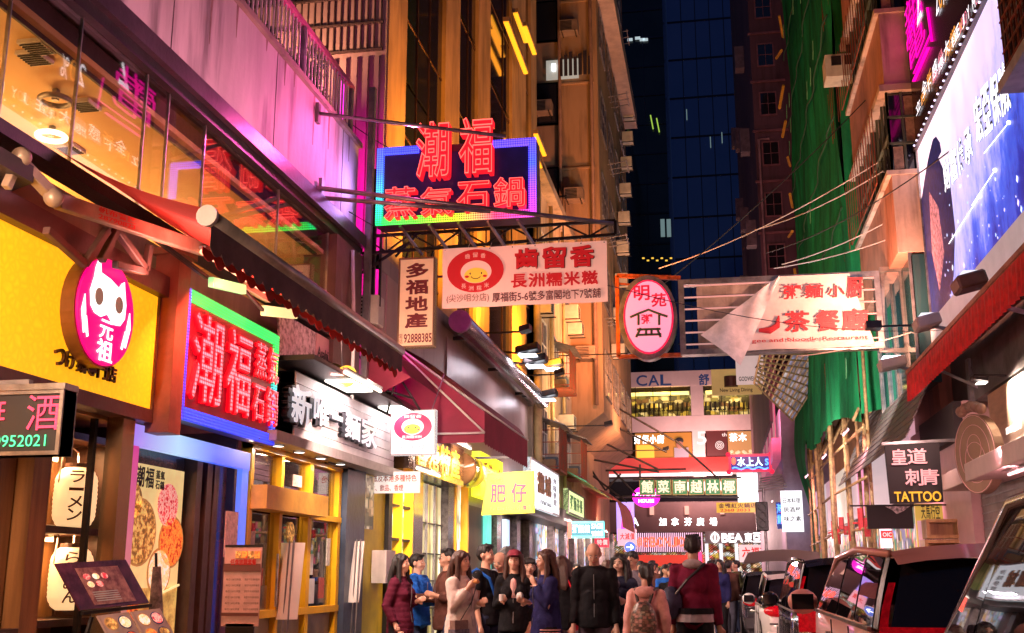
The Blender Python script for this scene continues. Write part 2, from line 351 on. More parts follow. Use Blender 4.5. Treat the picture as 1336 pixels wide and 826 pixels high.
# railing on the parapet
rl = T('terrace_railing', 'metal railing with pink top rail on the parapet of the restaurant', 'railing', (-4.37, 10, 6.76))
pinkrail = m('pink_rail_paint', (.6, .15, .3), .4, .2, .2)
B(-4.41, -4.34, 7.5, 12.6, 7.44, 7.5).build('top_rail', pinkrail, rl)
B(-4.39, -4.36, 7.5, 12.6, 6.84, 6.87).build('bottom_rail', steel, rl)
y = 7.5
while y < 12.6:
    if int((y - 7.5) / .105) % 16 == 0: B(-4.4, -4.34, y - .03, y + .03, 6.76, 7.44).build('post', steel, rl)
    else: B(-4.385, -4.365, y - .009, y + .009, 6.87, 7.44).build('baluster', paint_w, rl)
    y += .105
leaf = m('leaf', (.06, .12, .03), .5, 0, .3, 20, 0); 
def leafy(name, label, c, n, r, h, group=None, l=.16, cat='plant'):
    t = T(name, label, cat, (c[0], c[1], c[2] - h), group); mb = MB()
    for i in range(n):
        a = random.uniform(0, 6.28); ph = random.uniform(-.2, 1.2); d = V((math.cos(a) * math.cos(ph), math.sin(a) * math.cos(ph), math.sin(ph)))
        p = V(c) + V((random.gauss(0, .3) * r, random.gauss(0, .6) * r, random.uniform(-h, 0) * .7)); s = d.cross(V((0, 0, 1))).normalized() * l * .14; q = p + d * l * random.uniform(.6, 1.1) - V((0, 0, l * .25))
        mid = p + d * l * .5; mb.quad(p, mid + s, q, mid - s)
    mb.build('foliage', leaf, t, kind='stuff')
    st = MB()
    for i in range(5): st.tube([V((c[0], c[1], c[2] - h)), V((c[0] + random.uniform(-.1, .1), c[1] + random.uniform(-.15, .15), c[2]))], .012, 5, .005)
    st.build('stem', m('twig', (.1, .07, .04), .8), t)
    B(c[0] - .1, c[0] + .1, c[1] - .14, c[1] + .14, c[2] - h - .02, c[2] - h + .2).build('pot', m('clay_pot', (.3, .12, .07), .7), t)
leafy('potted_plant', 'spiky leaved plant rising above the pink top rail of the terrace', (-4.75, wx(410, 30, -4.75).y, 7.75), 90, .12, 1.0, 'plants behind the terrace railing', .3)
for k in range(6):
    yy = 8.6 + k * .66
    leafy('potted_plant', ['dark bushy plant at the near end of the terrace railing', 'dark plant with yellow flowers behind the near railing bars', 'dark leafy plant behind the middle of the railing', 'thin leafy plant right of the middle railing post', 'trailing plant behind the far railing bars', 'sparse plant at the far end of the terrace railing'][k], (-4.68, yy, 7.3), 120, .14, .5, 'plants behind the terrace railing', .14)
# ---------------------------------------------------------------- tall building with sandstone columns (left, y 13.8 - 26.4)
TB = T('column_tower', 'tall dark glass building with orange lit columns behind the neon sign', 'building', (-4.3, 20, 0))
B(-12, -4.46, 14.2, 26.4, 5.7, 30).build('core', m('dark_core', (.03, .025, .03), .5, 0, .3), TB)
B(-12, -4.32, 13.8, 14.1, 2.9, 30).build('side_wall', m('ribbed_side_wall', (.42, .3, .26), .7, 0, .12, 2, .3, streak=2, grime=.35), TB)
mb = MB()
for k in range(17): mb.box(-12, -4.36, 13.76, 13.8, 8.6 + k * .42, 8.6 + k * .42 + .03)
for k in range(46): mb.box(-8.9 + k * .1, -8.885 + k * .1, 13.77, 13.8, 8.6, 16)
mb.build('tile_joint', m('joint_dark', (.08, .05, .04), .8), TB, kind='stuff')
for k in range(11): B(-4.46 - k * .16, -4.40 - k * .16, 13.75, 13.8, 3.0, 8.5).build('rib', MATS['ribbed_side_wall'], TB)
cols = [(506, 530), (581, 600), (624, 640), (668, 686), (700, 709)]
for a, b in cols:
    y0, y1 = wx(a, 100, -4.3).y, wx(b, 100, -4.3).y
    B(-4.44, -4.3, max(13.8, y0), min(y1, 26.4), 5.62, 30).build('column', tower_col, TB)
for k in range(13):
    z = 5.9 + k * 1.9
    B(-4.37, -4.36, 14.4, 26.3, z, z + .03).build('transom', m('bronze_trim', (.12, .05, .03), .35, .6, .2), TB)
for px in (545, 561, 611, 657): 
    y0 = wx(px, 100, -4.34).y; B(-4.37, -4.35, y0, y0 + .03, 5.7, 30).build('mullion', m('bronze_trim', ()), TB)
for (a, b) in ((530, 581), (600, 624), (640, 668), (686, 700)):
    y0, y1 = wx(a, 100, -4.3).y, wx(b, 100, -4.3).y
    for k in range(8): B(-4.38, -4.37, y0, y1, 5.7 + k * 3.02, 8.66 + k * 3.02).build('window_pane', gl_dark, TB)
B(-4.7, -4.3, 13.8, 26.4, 5.4, 5.62).build('ledge', conc, TB)
B(-4.9, -4.3, 14.1, 25.7, 3.3, 5.4).build('lower_wall', m('beige_cladding', (.42, .31, .23), .5, 0, .12, 1.5, .1, streak=2, grime=.25), TB)
B(-4.29, -4.275, 17.5, 25.2, 3.4, 5.25).build('hoarding_panel', m('pinkish_panel', (.4, .28, .25), .35, 0, .12, 1), TB)
ledm = glow('yellow_cove_light', (1, .4, .015), 1.2)
for (a, b, x, s) in (((664, 22), (690, 100), -4.0, .5), ((688, -10), (694, 92), -3.9, .12), ((676, -10), (683, 60), -4.0, .1), ((702, 145), (712, 225), -3.9, .3), ((700, 165), (708, 250), -4.0, .3)):
    p, q = wx(*a, x), wx(*b, x); zz = (p.z + q.z) / 2
    lb = B(x - .14, x, p.y, max(q.y, p.y + 1.5), zz, zz + .1).build('cove_ledge', brown, TB)
    B(x - .12, x - .02, p.y + .02, max(q.y, p.y + 1.5) - .02, zz - .03, zz - .003).build('light_strip', ledm, lb)
rollm = m('roller_steel', (.42, .4, .4), .25, .8, .15)
rs = T('roller_shutter_tube', 'long grey steel awning roller under the column tower, ending in a purple cap', 'awning roller', (-3.95, 21, 5.3))
MB().tube([(-3.98, 17.2, 5.42), (-3.98, 25.9, 5.42)], .17, 16).build('tube', rollm, rs, True)
MB().tube([(-3.98, 17.1, 5.42), (-3.98, 17.2, 5.42)], .185, 16).build('end_cap', m('purple_cap', (.5, .12, .45), .4), rs)
for y in (18, 21, 24): B(-4.3, -3.98, y, y + .05, 5.3, 5.36).build('bracket', dark, rs)
# lit slot windows under the tower
for (a, b) in ((622, 660), (700, 735)):
    pass
# ---------------------------------------------------------------- cream walk-up block (left, y 26.4 - 34)
CB = T('cream_block', 'old cream rendered block with window air conditioners and lit yellow corner pipe', 'building', (-4.3, 30, 0))
B(-9, -4.3, 26.4, 34, 3.0, 11.6).build('wall', cream, CB)
B(-4.34, -4.0, 26.4, 34, 11.5, 11.75).build('cornice', conc, CB)
def win(parent, o, fr, w_, h_, pane=None, fm=None, nx=2, ny=1, b=.05, name='window'):
    ux, uz, n = fr; o = V(o); f = frame(parent, o, fr, w_, h_, b, .07, fm or steel, name, lift=.05)
    WLn = f
    MB().slab([o + n * .012, o + ux * w_ + n * .012, o + ux * w_ + uz * h_ + n * .012, o + uz * h_ + n * .012], n * .008).build('pane', pane or gl_dark, f)
    mbx = MB()
    for i in range(1, nx): mbx.slab([o + ux * (w_ * i / nx - .015) + n * .022, o + ux * (w_ * i / nx + .015) + n * .022, o + ux * (w_ * i / nx + .015) + uz * h_ + n * .022, o + ux * (w_ * i / nx - .015) + uz * h_ + n * .022], n * .02)
    for i in range(1, ny): mbx.slab([o + uz * (h_ * i / ny - .015) + n * .024, o + ux * w_ + uz * (h_ * i / ny - .015) + n * .024, o + ux * w_ + uz * (h_ * i / ny + .015) + n * .024, o + uz * (h_ * i / ny + .015) + n * .024], n * .02)
    if mbx.v: mbx.build('glazing_bar', fm or steel, f)
    return f
def aircon(o, fr, label, group, mat=None, w_=.62, h_=.42, d=.45):
    ux, uz, n = fr; o = V(o); t = T('air_conditioner', label, 'air conditioner', o, group)
    MB().slab([o, o + ux * w_, o + ux * w_ + uz * h_, o + uz * h_], n * d).build('casing', mat or m('aircon_beige', (.6, .55, .45), .5, 0, .15), t, bevel=.015)
    for i in range(7):
        a = o + n * d + ux * .04 + uz * (.05 + i * .047); MB().slab([a, a + ux * (w_ * .62), a + ux * (w_ * .62) + uz * .022, a + uz * .022], n * .008).build('grille_slat', dark, t)
    a = o - uz * .03
    for s in (.08, w_ - .1): MB().slab([a + ux * s, a + ux * (s + .03), a + ux * (s + .03) + uz * .03, a + ux * s + uz * .03], n * (d + .05)).build('bracket', dark, t)
    return t
for i, y in enumerate((27.3, 29.6, 32.0)):
    for j, z in enumerate((4.3, 6.6, 9.0)): win(CB, (-4.3, y, z), LEFT, 1.25, 1.3, fm=paint_w, nx=3, ny=2)
grp = 'air conditioners on the cream block'
for i, (px, py, lb) in enumerate(((768, 480, 'boxy grey air conditioner beside a window half way up the cream block'), (690, 400, 'air conditioner high on the cream block lit yellow'), (728, 560, 'air conditioner under a small rusty hood low on the cream block'), (760, 418, 'dark air conditioner near the corner of the cream block'), (735, 415, 'yellow lit air conditioner under a striped canopy'))):
    p = wx(px, py, -4.3); p.y = min(max(p.y, 26.6), 33.2); aircon(p, LEFT, lb, grp)
for y, r in ((26.55, .09), (27.0, .05), (29.1, .06), (31.5, .05)):
    MB().tube([(-4.2, y, 3.1), (-4.2, y, 11.4)], r, 8).build('drain_pipe', m('ochre_pipe', (.6, .45, .2), .5, 0, .2), CB, True)
# ---------------------------------------------------------------- projecting concrete block (left, y 34 - 46)
PB = T('concrete_block', 'tall brown concrete apartment block projecting over the street on the left', 'building', (-4.3, 40, 0))
bc = m('brown_concrete', (.42, .25, .14), .8, 0, .14, .6, .2, streak=4, grime=.4)
mb = MB(); mb.box(-9, -4.3, 34.01, 46, 2.8, 45)
mb.build('wall', bc, PB)
MB().slab([(-4.3, 34, 5.6), (-3.3, 34, 6.3), (-3.3, 34, 45), (-4.3, 34, 45)], (0, 12, 0)).build('bay', bc, PB)
for k in range(13):
    z = 6.9 + k * 3.0
    for j in range(4): win(PB, (-3.3, 34.6 + j * 2.8, z), LEFT, 1.9, 1.5, nx=3, ny=2, fm=steel)
    if k > 1:
        f = B(-6.6, -4.6, 33.9, 34.0, z, z + 1.5).build('window_recess', gl_dark, PB); frame(PB, (-6.6, 33.9, z), FRONT, 2.0, 1.5, .05, .05, dark, 'window_frame')
for k, (x, z) in enumerate(((-5.3, 10.2), (-4.4, 13.1), (-5.4, 16.2), (-4.1, 7.9), (-4.5, 19.0))): aircon((x, 33.9, z), FRONT, ['air conditioner on the end wall of the concrete block under the small balcony', 'air conditioner on the end wall just above the balcony', 'air conditioner on the end wall beside the lit window', 'lowest air conditioner on the end wall of the concrete block', 'highest air conditioner on the end wall of the concrete block'][k], 'air conditioners on the end wall of the concrete block', mat=m('aircon_brown', (.3, .2, .14), .6))
zz = 7.0
grp = 'air conditioners on the side of the concrete block'
poss = ['just above the overhang', 'second one up', 'beside a drying rack', 'with rust below it', 'near the dark stair window', 'under a small hood', 'high above the oval sign', 'level with the banner top', 'above the neon sign level', 'beside the sloping ledge', 'highest visible one', 'half hidden one']
for k in range(12): aircon((-3.25, 36.5 + (k * 37 % 9), 8.55 + k * 1.5), LEFT, 'grey air conditioner on the concrete block, ' + poss[k], grp)
B(-3.3, -2.75, 34, 46, 20.6, 21.2).build('sloping_ledge', m('pale_ledge', (.5, .36, .32), .6, 0, .15), PB)
for i, (x, z0, z1) in enumerate(((-4.55, 6, 40), (-3.5, 6.5, 40), (-6.75, 6, 40))): MB().tube([(x, 33.85, z0), (x, 33.85, z1)], .06, 7).build('drain_pipe', m('brown_pipe', (.22, .12, .08), .6), PB, True)
for k in range(9): B(-4.5, -3.42, 33.92, 33.99, 8.3 + k * 3, 8.36 + k * 3).build('string_course', bc, PB)
for k in range(5):
    z = 9.4 + k * 3; rk = T('drying_rack', 'thin steel laundry rack jutting from the side of the concrete block, number %s from the bottom' % ('one', 'two', 'three', 'four', 'five')[k], 'drying rack', (-3.1, 35 + k, z), 'laundry racks on the concrete block'); rk['label'] = ['lowest laundry rack on the side of the concrete block', 'laundry rack just above the lowest one on the concrete block', 'middle laundry rack on the side of the concrete block', 'laundry rack just below the highest one on the concrete block', 'highest laundry rack on the side of the concrete block'][k]
    for j in range(3): MB().tube([(-3.25, 34.6 + k + j * .5, z), (-2.55, 34.6 + k + j * .5, z + .1)], .02, 5).build('rod', steel, rk)
    MB().tube([(-2.6, 34.5 + k, z + .1), (-2.6, 35.8 + k, z + .1)], .02, 5).build('cross_rod', steel, rk)
for i, (y, z, lb) in enumerate(((27.2, 3.9, 'rusty cage balcony with clutter low on the cream block'), (29.4, 6.3, 'small rusty window cage under a hood half way up the cream block'), (31.8, 4.1, 'rusty window cage near the corner of the cream block'))):
    cg = T('window_cage', lb, 'window cage', (-4.1, y, z), 'window cages on the cream block'); B(-4.29, -3.75, y, y + 1.4, z, z + .05).build('floor', rust, cg); MB().slab([(-4.3, y - .1, z + 1.35), (-3.6, y - .1, z + 1.1), (-3.6, y + 1.5, z + 1.1), (-4.3, y + 1.5, z + 1.35)], (0, 0, .03)).build('hood', steel, cg)
    for j in range(9): B(-3.77, -3.75, y + j * .17, y + j * .17 + .02, z, z + 1.1).build('cage_bar', rust, cg)
    for j in range(4): B(-4.29, -3.75, y - .01, y + .01, z + .1 + j * .3, z + .12 + j * .3).build('cage_bar', rust, cg)
    for j in range(3): B(-4.2, -3.9, y + .15 + j * .4, y + .42 + j * .4, z + .06, z + .3 + .1 * j).build('stored_box', m('storage_%d' % j, ((.3, .2, .1), (.1, .15, .2), (.4, .35, .3))[j], .7), cg)
# lit window with hanging clothes
o = wy(713, 106, 33.9); o2 = wy(755, 77, 33.9)
lw = B(o.x, o2.x, 33.84, 33.86, o.z, o2.z).build('lit_window', glow('dim_room', (.6, .62, .55), .35), PB)
for k in range(7): B(o.x + .45 + k * .16, o.x + .56 + k * .16, 33.8, 33.83, o.z + .1, o.z + .75 + (k % 3) * .1).build('hanging_shirt', m('dark_cloth', (.03, .02, .03), .9), lw)
B(o.x + .2, o.x + .32, 33.78, 33.82, o2.z - .4, o2.z - .15).build('tube_light', W2, lw)
bl = T('small_balcony', 'small balcony with thin railings on the corner of the concrete block', 'balcony', (-4.8, 33, 11.8))
B(-6.2, -4.2, 32.6, 34, 11.76, 11.95).build('slab', conc, bl)
for k in range(22): B(-6.15 + k * .09, -6.13 + k * .09, 32.62, 32.64, 11.95, 12.9).build('baluster', dark, bl)
B(-6.2, -4.2, 32.6, 32.65, 12.9, 12.95).build('top_rail', dark, bl)
# ---------------------------------------------------------------- end of the street
EB = T('corner_restaurant_block', 'pale modern block closing the street with two floors of lit restaurants', 'building', (-1, 95, 0))
pale = m('pale_cladding', (.75, .62, .58), .45, 0, .08, .5, .05)
Y = 95
B(-14, 4.7, Y + 3, Y + 12, 0, 18.3).build('core', m('dark_inner_wall', (.12, .08, .05), .7), EB)
for (z0, z1, nm) in ((17.2, 18.5, 'sign_band'), (13.3, 14.6, 'spandrel'), (9.6, 10.9, 'spandrel'), (4.9, 7.4, 'lower_band')):
    B(-14, 5, Y, Y + .5, z0, z1).build(nm, pale if z0 > 8 else m('mauve_band', (.32, .2, .19), .5, 0, .1, .5), EB)
for x in (-14, -1.75, 3.7): B(x, x + (1.05 if x < 3 else 1.3), Y + .02, Y + .45, 7.4, 17.2).build('pier', pale, EB)
B(-14, 4.6, Y + .1, Y + 3, 14.0, 14.3).build('floor_slab', conc, EB); B(-14, 4.6, Y + .1, Y + 3, 10.4, 10.6).build('floor_slab', conc, EB)
for (x0, x1) in ((-14, -1.75), (-.7, 3.7)):
    B(x0, x1, Y + .3, Y + .33, 14.6, 17.2).build('window_pane', glass('far_glass', (.9, .9, .9), .03), EB)
    B(x0, x1, Y + .3, Y + .33, 10.9, 13.3).build('window_pane', glass('far_glass'), EB)
    n = int((x1 - x0) / 1.5)
    for k in range(1, n): B(x0 + k * 1.5, x0 + k * 1.5 + .06, Y + .25, Y + .3, 14.6, 17.2).build('mullion', dark, EB)
    B(x0, x1, Y + 2.8, Y + 2.95, 14.5, 17.2).build('dining_room', shelf_mat('dining_things', [(.7, .5, .08), (.12, .1, .03), (.3, .25, .06), (.9, .75, .35), (.08, .06, .02), (.25, .12, .04)], .55, (1.6, 1, 2.6)), EB)
    for k in range(3): B(x0 + .2, x1 - .2, Y + 1 + k * .7, Y + 1.08 + k * .7, 16.8, 16.86).build('ceiling_light', glow('warm_strip', (1, .75, .2), 5), EB)
mb = MB()
for k in range(34):
    x = -9 + k * .4; mb.box(x, x + .07, Y + 1, Y + 1.1, 14.5, 15.9); mb.box(x - .1, x + .2, Y + 1, Y + 1.3, 15.2, 15.28)
    mb.tube([(x + .1, Y + .8, 15.2), (x + .13, Y + .8, 15.9)], .05, 6)
mb.build('chair_backs', m('dark_chairs', (.06, .035, .02), .5), EB, kind='stuff')
area('dining_lamp', (-4, Y + 1.4, 16.9), (-4, Y + 2, 0), 6, 1, (1, .78, .3), 160); area('dining_lamp', (1.5, Y + 1.4, 16.9), (1.5, Y + 2, 0), 4, 1, (1, .78, .3), 120)
chars(EB, 'CAL', wy(828, 504, Y) + V((.1, 0, 0)), FRONT, 3.1, .95, m('blue_letter', (.03, .1, .3), .4, 0, 0), .02)
chars(EB, '舒', wy(911, 503, Y), FRONT, 1.0, 1.0, m('blue_letter', ()), .03)
# first floor shop windows: pictures, posters
def pic(x0, x1, z0, z1, mat, nm='window_poster', y=Y + .2): return B(x0, x1, y, y + .05, z0, z1).build(nm, mat, EB)
pic(-6.6, -1.8, 10.95, 13.2, glow('amber_room', (.5, .2, .03), .55), 'lit_interior')
pic(-6.5, -5.0, 11.0, 12.2, glow('amber_bright', (1, .45, .05), 1.0), 'lamp_glow', Y + .15)
pic(-.6, 1.15, 11.0, 13.3, m('maroon_poster', (.09, .02, .02), .4, 0, 0)); 
line(EB, '5', wy(903, 594, Y) + V((.2, -.0, .6)) + V((.25, 0, .3)), FRONT, .8, 1.1, glow('poster_white', (.9, .85, .8), .6), .01)

for r_ in (.34, .22, .1):
    MB().tube([(.5 + r_ * math.cos(a * math.pi / 12), Y + .16, 12.05 + r_ * math.sin(a * math.pi / 12)) for a in range(25)], .025, 5).build('ring_print', glow('poster_white', ()), EB)
line(EB, 'th', (.72, Y + .19, 12.8), FRONT, .4, .3, glow('poster_white', ()), .01)
pic(1.2, 3.3, 11.0, 13.2, glow('food_photo', (.45, .22, .08), .7), 'food_poster')
chars(EB, '茶木', (1.3, Y + .18, 12.35), FRONT, 1.5, .7, glow('white_sign', (1, 1, .95), 3), .04)
for k in range(14): MB().ball((1.35 + k * .14, Y + .12, 11.25 + .25 * math.sin(k * 1.7)), (.16, .05, .14), 8, 6).build('dish_picture', glow('food_pale', (.85, .6, .35), .6), EB)
pic(3.35, 3.75, 10.95, 13.2, dark)
pic(4.2 - .7, 4.75, 10.9, 13.5, glow('poster_cool', (.75, .9, .85), 1.1), 'portrait_poster', Y - .05)
MB().ball((4.15, Y - .08, 12.2), (.28, .03, .36), 12, 8).build('portrait_face', m('poster_skin', (.6, .4, .3), .5, 0, 0, em=.3), EB)
MB().ball((4.15, Y - .07, 12.4), (.3, .03, .3), 12, 8).build('portrait_hair', black, EB)
B(3.75, 4.6, Y - .1, Y - .06, 10.95, 11.7).build('portrait_shirt', glow('poster_white', ()), EB)
B(-3.3, -2.1, Y + .0, Y + .1, 11, 11.9).build('poster_shirt', m('grey_shirt', (.3, .3, .35), .6, 0, 0), EB); MB().ball((-2.85, Y, 12.2), (.3, .06, .4), 12, 8).build('poster_face', m('poster_skin2', (.3, .15, .1), .5, 0, 0), EB); MB().ball((-2.85, Y + .01, 12.5), (.36, .06, .28), 12, 8).build('poster_hair', black, EB)
chars(EB, '好佢小廚', (-6.7, Y + .1, 12.3), FRONT, 2.6, .75, glow('white_sign', ()), .04)
# mall name, ground floor shops
for x in (-5.5, -2.6, .3, 3.1): B(x, x + .35, Y - .3, Y, 6.3, 7.0).build('wall_lamp', glow('pink_lamp', (.9, .45, .35), .8), EB)
cw = glow('channel_white', (1, .97, .95), 4)
line(EB, 'A', wy(824, 686, Y), FRONT, .6, .65, cw, .03)
for ch, px in zip('加拿芬廣場', (860, 876, 893, 909, 926)): line(EB, ch, wy(px, 686, Y), FRONT, .62, .66, cw, .03, 'character')
bk = glow('white_light_wall', (.9, .85, .9), 1.0)
B(-14, 5, Y + 3.0, Y + 3.05, .1, 4.8).build('shop_interior', shelf_mat('far_shelves', [(.9, .55, .3), (.9, .2, .15), (.95, .8, .6), (.9, .9, .9), (.3, .1, .05), (.9, .6, .1)], 1.1, (3, 1, 4)), EB)
# Bonjour shop front, bank front
sf = T('cosmetics_shop', 'cosmetics shop front of pink neon stripes with red letters', 'shop front', (-4, Y - .3, 0))
B(-7.2, -1.1, Y - .5, Y - .3, 3.2, 4.85).build('fascia', m('black_gloss', (.03, .01, .02), .2, 0, 0), sf)
for k in range(38): B(-7.1 + k * .157, -7.05 + k * .157, Y - .56, Y - .5, 3.25, 4.8).build('neon_stripe', glow('pink_stripe', (.95, .5, .7), 1.6), sf)
chars(sf, '卓悅BONJOUR', (-6.7, Y - .58, 3.65), FRONT, 5.2, .8, glow('red_neon', (1, .06, .03), 6), .03)
B(-7, -1.2, Y - .45, Y - .35, 2.1, 3.0).build('lower_sign', glow('red_panel', (.7, .05, .03), .9), sf)
bnk = T('bank_front', 'white lit bank front with white letters and round logo beside the pink shop', 'shop front', (1.5, Y - .3, 0))
B(-1.0, 5.2, Y - .6, Y - .3, 3.9, 4.9).build('fascia', m('grey_fascia', (.4, .33, .33), .3, 0, .1), bnk)
line(bnk, 'BEA', (.35, Y - .62, 4.0), FRONT, 1.7, .72, cw, .04); chars(bnk, '東亞銀行', (2.15, Y - .62, 4.0), FRONT, 2.7, .75, cw, .03)
mb = MB(); mb.tube([(-.2 + .3 * math.cos(a * math.pi / 10), Y - .66, 4.38 + .36 * math.sin(a * math.pi / 10)) for a in range(21)], .05, 5); mb.box(-.24, -.16, Y - .7, Y - .62, 3.95, 4.85)
mb.build('logo', cw, bnk)
for x in (-.9, .25, 1.5): MB().tube([(x, Y - .7, .1), (x, Y - .7, 3.9)], .14, 10).build('column', glow('white_column', (.9, .9, .95), .8), bnk, True)
B(1.7, 5.2, Y - .5, Y - .45, 2.4, 3.8).build('panel', glow('pinkwhite_panel', (.9, .6, .6), .8), bnk)
chars(bnk, '六福珠寶', (1.9, Y - .52, 2.8), FRONT, 2.9, .8, glow('red_letter', (.8, .02, .02), .8), .03)
B(-2, -1.3, Y - 1.2, Y - .9, .9, 3.2).build('poster', glow('hotpink', (1, .05, .2), 1.6), sf)
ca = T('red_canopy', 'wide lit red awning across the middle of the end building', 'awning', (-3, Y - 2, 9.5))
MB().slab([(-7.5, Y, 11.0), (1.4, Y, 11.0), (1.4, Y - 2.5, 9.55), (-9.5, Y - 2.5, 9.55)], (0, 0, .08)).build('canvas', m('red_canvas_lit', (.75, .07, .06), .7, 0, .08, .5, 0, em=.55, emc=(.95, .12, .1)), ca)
B(-9.5, 1.4, Y - 2.52, Y - 2.45, 9.3, 9.55).build('valance', glow('white_trim', (1, .85, .85), .9), ca)
# area beneath red canopy: dark windows & bright screen
B(-9, 1.8, Y - .1, Y, 7.4, 9.4).build('dark_glazing', gl_dark, EB)
sc_ = T('white_screen', 'bright white video screen on the end building under the blue neon sign', 'screen', (3.3, Y - .8, 7.4))
B(1.8, 4.6, Y - .9, Y - .7, 7.1, 9.6).build('screen', glow('screen_white', (.85, .95, 1), 1.5), sc_)
MB().slab([(3.5, Y - .92, 7.3), (3.9, Y - .92, 7.2), (4.05, Y - .92, 8.3), (3.7, Y - .92, 8.8), (3.45, Y - .92, 8.6), (3.75, Y - .92, 8.2)], (0, -.02, 0)).build('red_figure', glow('scr_red', (.9, .05, .02), 1.5), sc_)
area('mall_light', (-2, Y - 3, 4.9), (-2, Y - 12, 0), 3, 1, (1, .7, .65), 900)
area('mall_light', (-1, Y - 5, 9), (-1, Y, 13), 3, 1, (1, .65, .6), 700)
# towers behind
def tower(name, label, x0, x1, y, z1, mat, fl=3.6, cols_=8, depth=25):
    t = T(name, label, 'tower', ((x0 + x1) / 2, y, 0)); B(x0, x1, y, y + depth, 0, z1).build('curtain_wall', mat, t)
    k = 0; z = 14
    while z < z1: B(x0, x1, y - .15, y, z, z + .25).build('floor_line', m('tower_line', (.012, .014, .05), .4, 0, 0), t); z += fl
    for i in range(1, cols_): xx = x0 + (x1 - x0) * i / cols_; B(xx - .06, xx + .06, y - .12, y - .001, 10, z1).build('mullion', m('tower_line', ()), t)
    return t
t1 = tower('blue_glass_tower', 'huge dark blue glass tower filling the gap above the street', -4.2, 14, 150, 160, gl_blue, 6, 9)
t2 = tower('dark_glass_tower', 'nearly black glass tower standing left of the blue tower', -24, -4.5, 140, 90, m('black_glass', (.008, .008, .014), .2, 0, .4, .2, 0, em=.035, emc=(.1, .1, .35)), 4.2, 7)  # black glass carries a faint emission too, in place of light on it
t3 = tower('far_dark_tower', 'thin dark tower edge right of the blue tower', 6.5, 16, 128, 75, m('black_glass', ()), 4, 5)
t4 = tower('low_dark_block', 'low dark block in front of the blue tower above the pale building', -20, -8.2, 118, 52, m('black_glass', ()), 4, 5)
lw_ = glow('office_light', (.7, .85, .9), .5)
for (px, py) in ((822, 52), (838, 52), (842, 52), (832, 50)):
    q = wy(px, py, 139.8); B(q.x - .35, q.x + .35, 139.6, 139.8, q.z - .2, q.z + .15).build('lit_window', lw_, t2)
for (px, py) in ((896, 150), (927, 186), (942, 180), (958, 184)):
    q = wy(px, py, 149.8); B(q.x - .06, q.x + .06, 149.6, 149.8, q.z - .8, q.z + .8).build('lit_window', glow('office_dim', (.4, .6, .6), .25), t1)
for (px, py) in ((852, 160), (860, 164)):
    q = wy(px, py, 139.8); MB().bar((q.x, 139.6, q.z - 1), (q.x - .3, 139.6, q.z + 1), .15).build('lit_tube', glow('green_tube', (.5, .8, .1), .6), t2)
for i in range(2):
    q = wy(862 + i * 8, 298, 117.8); B(q.x, q.x + .45, 117.6, 117.8, q.z - 1, q.z + 1).build('lit_window', glow('office_dim', ()), t4)
for k in range(7):
    q = wy(838 + k * 6, 338 + (k % 2) * 3, 117.8); B(q.x, q.x + .25, 117.6, 117.8, q.z, q.z + .12).build('lit_window', glow('amber_dot', (.8, .45, .05), 1.2), t4)
for k in range(5):
    q = wy(965, 310 + k * 9, 149.8)
# ---------------------------------------------------------------- the street behind the camera, mirrored in windows and cars
for (x0, x1, lb) in ((-10, -4.6, 'brown shop block continuing the left side behind the viewer'), (4.8, 10, 'brown shop block continuing the right side behind the viewer')):
    t = T('shop_block', lb, 'building', ((x0 + x1) / 2, -14, 0)); B(x0, x1, -34, 1.9, 0, 18).build('wall', m('brown_block', (.2, .13, .1), .7, 0, .2, 1), t); xf = x1 if x0 < 0 else x0; sg = 1 if x0 < 0 else -1
    for k in range(7):
        B(xf, xf + sg * .05, -33 + k * 5, -29.5 + k * 5, .3, 2.6).build('shop_window', shelf_mat('back_display%d' % (k % 2), [(.8, .5, .2), (.3, .15, .1), (.9, .7, .5), (.5, .1, .1)], .5, (3, 3, 3)), t); B(xf, xf + sg * .2, -33 + k * 5, -29.5 + k * 5, 2.8, 3.5).build('shop_sign', glow('back_sign%d' % (k % 3), ((.9, .4, .1), (.9, .1, .15), (.8, .7, .6))[k % 3], .7), t)
        for j in range(4): B(xf, xf + sg * .03, -32.5 + k * 5, -30.5 + k * 5, 5 + j * 3.2, 6.6 + j * 3.2).build('window', gl_dark, t)
t = T('end_block', 'brown apartment block closing the street behind the viewer', 'building', (0, -40, 0)); B(-12, 12, -46, -38, 0, 20).build('wall', m('brown_block', ()), t)
for k in range(6):
    for j in range(5): B(-10 + k * 3.6, -8 + k * 3.6, -38, -37.95, 3 + j * 3.2, 4.7 + j * 3.2).build('window', glow('warm_back_window', (.8, .5, .25), .4) if (k * 7 + j * 3) % 4 == 0 else gl_dark, t)
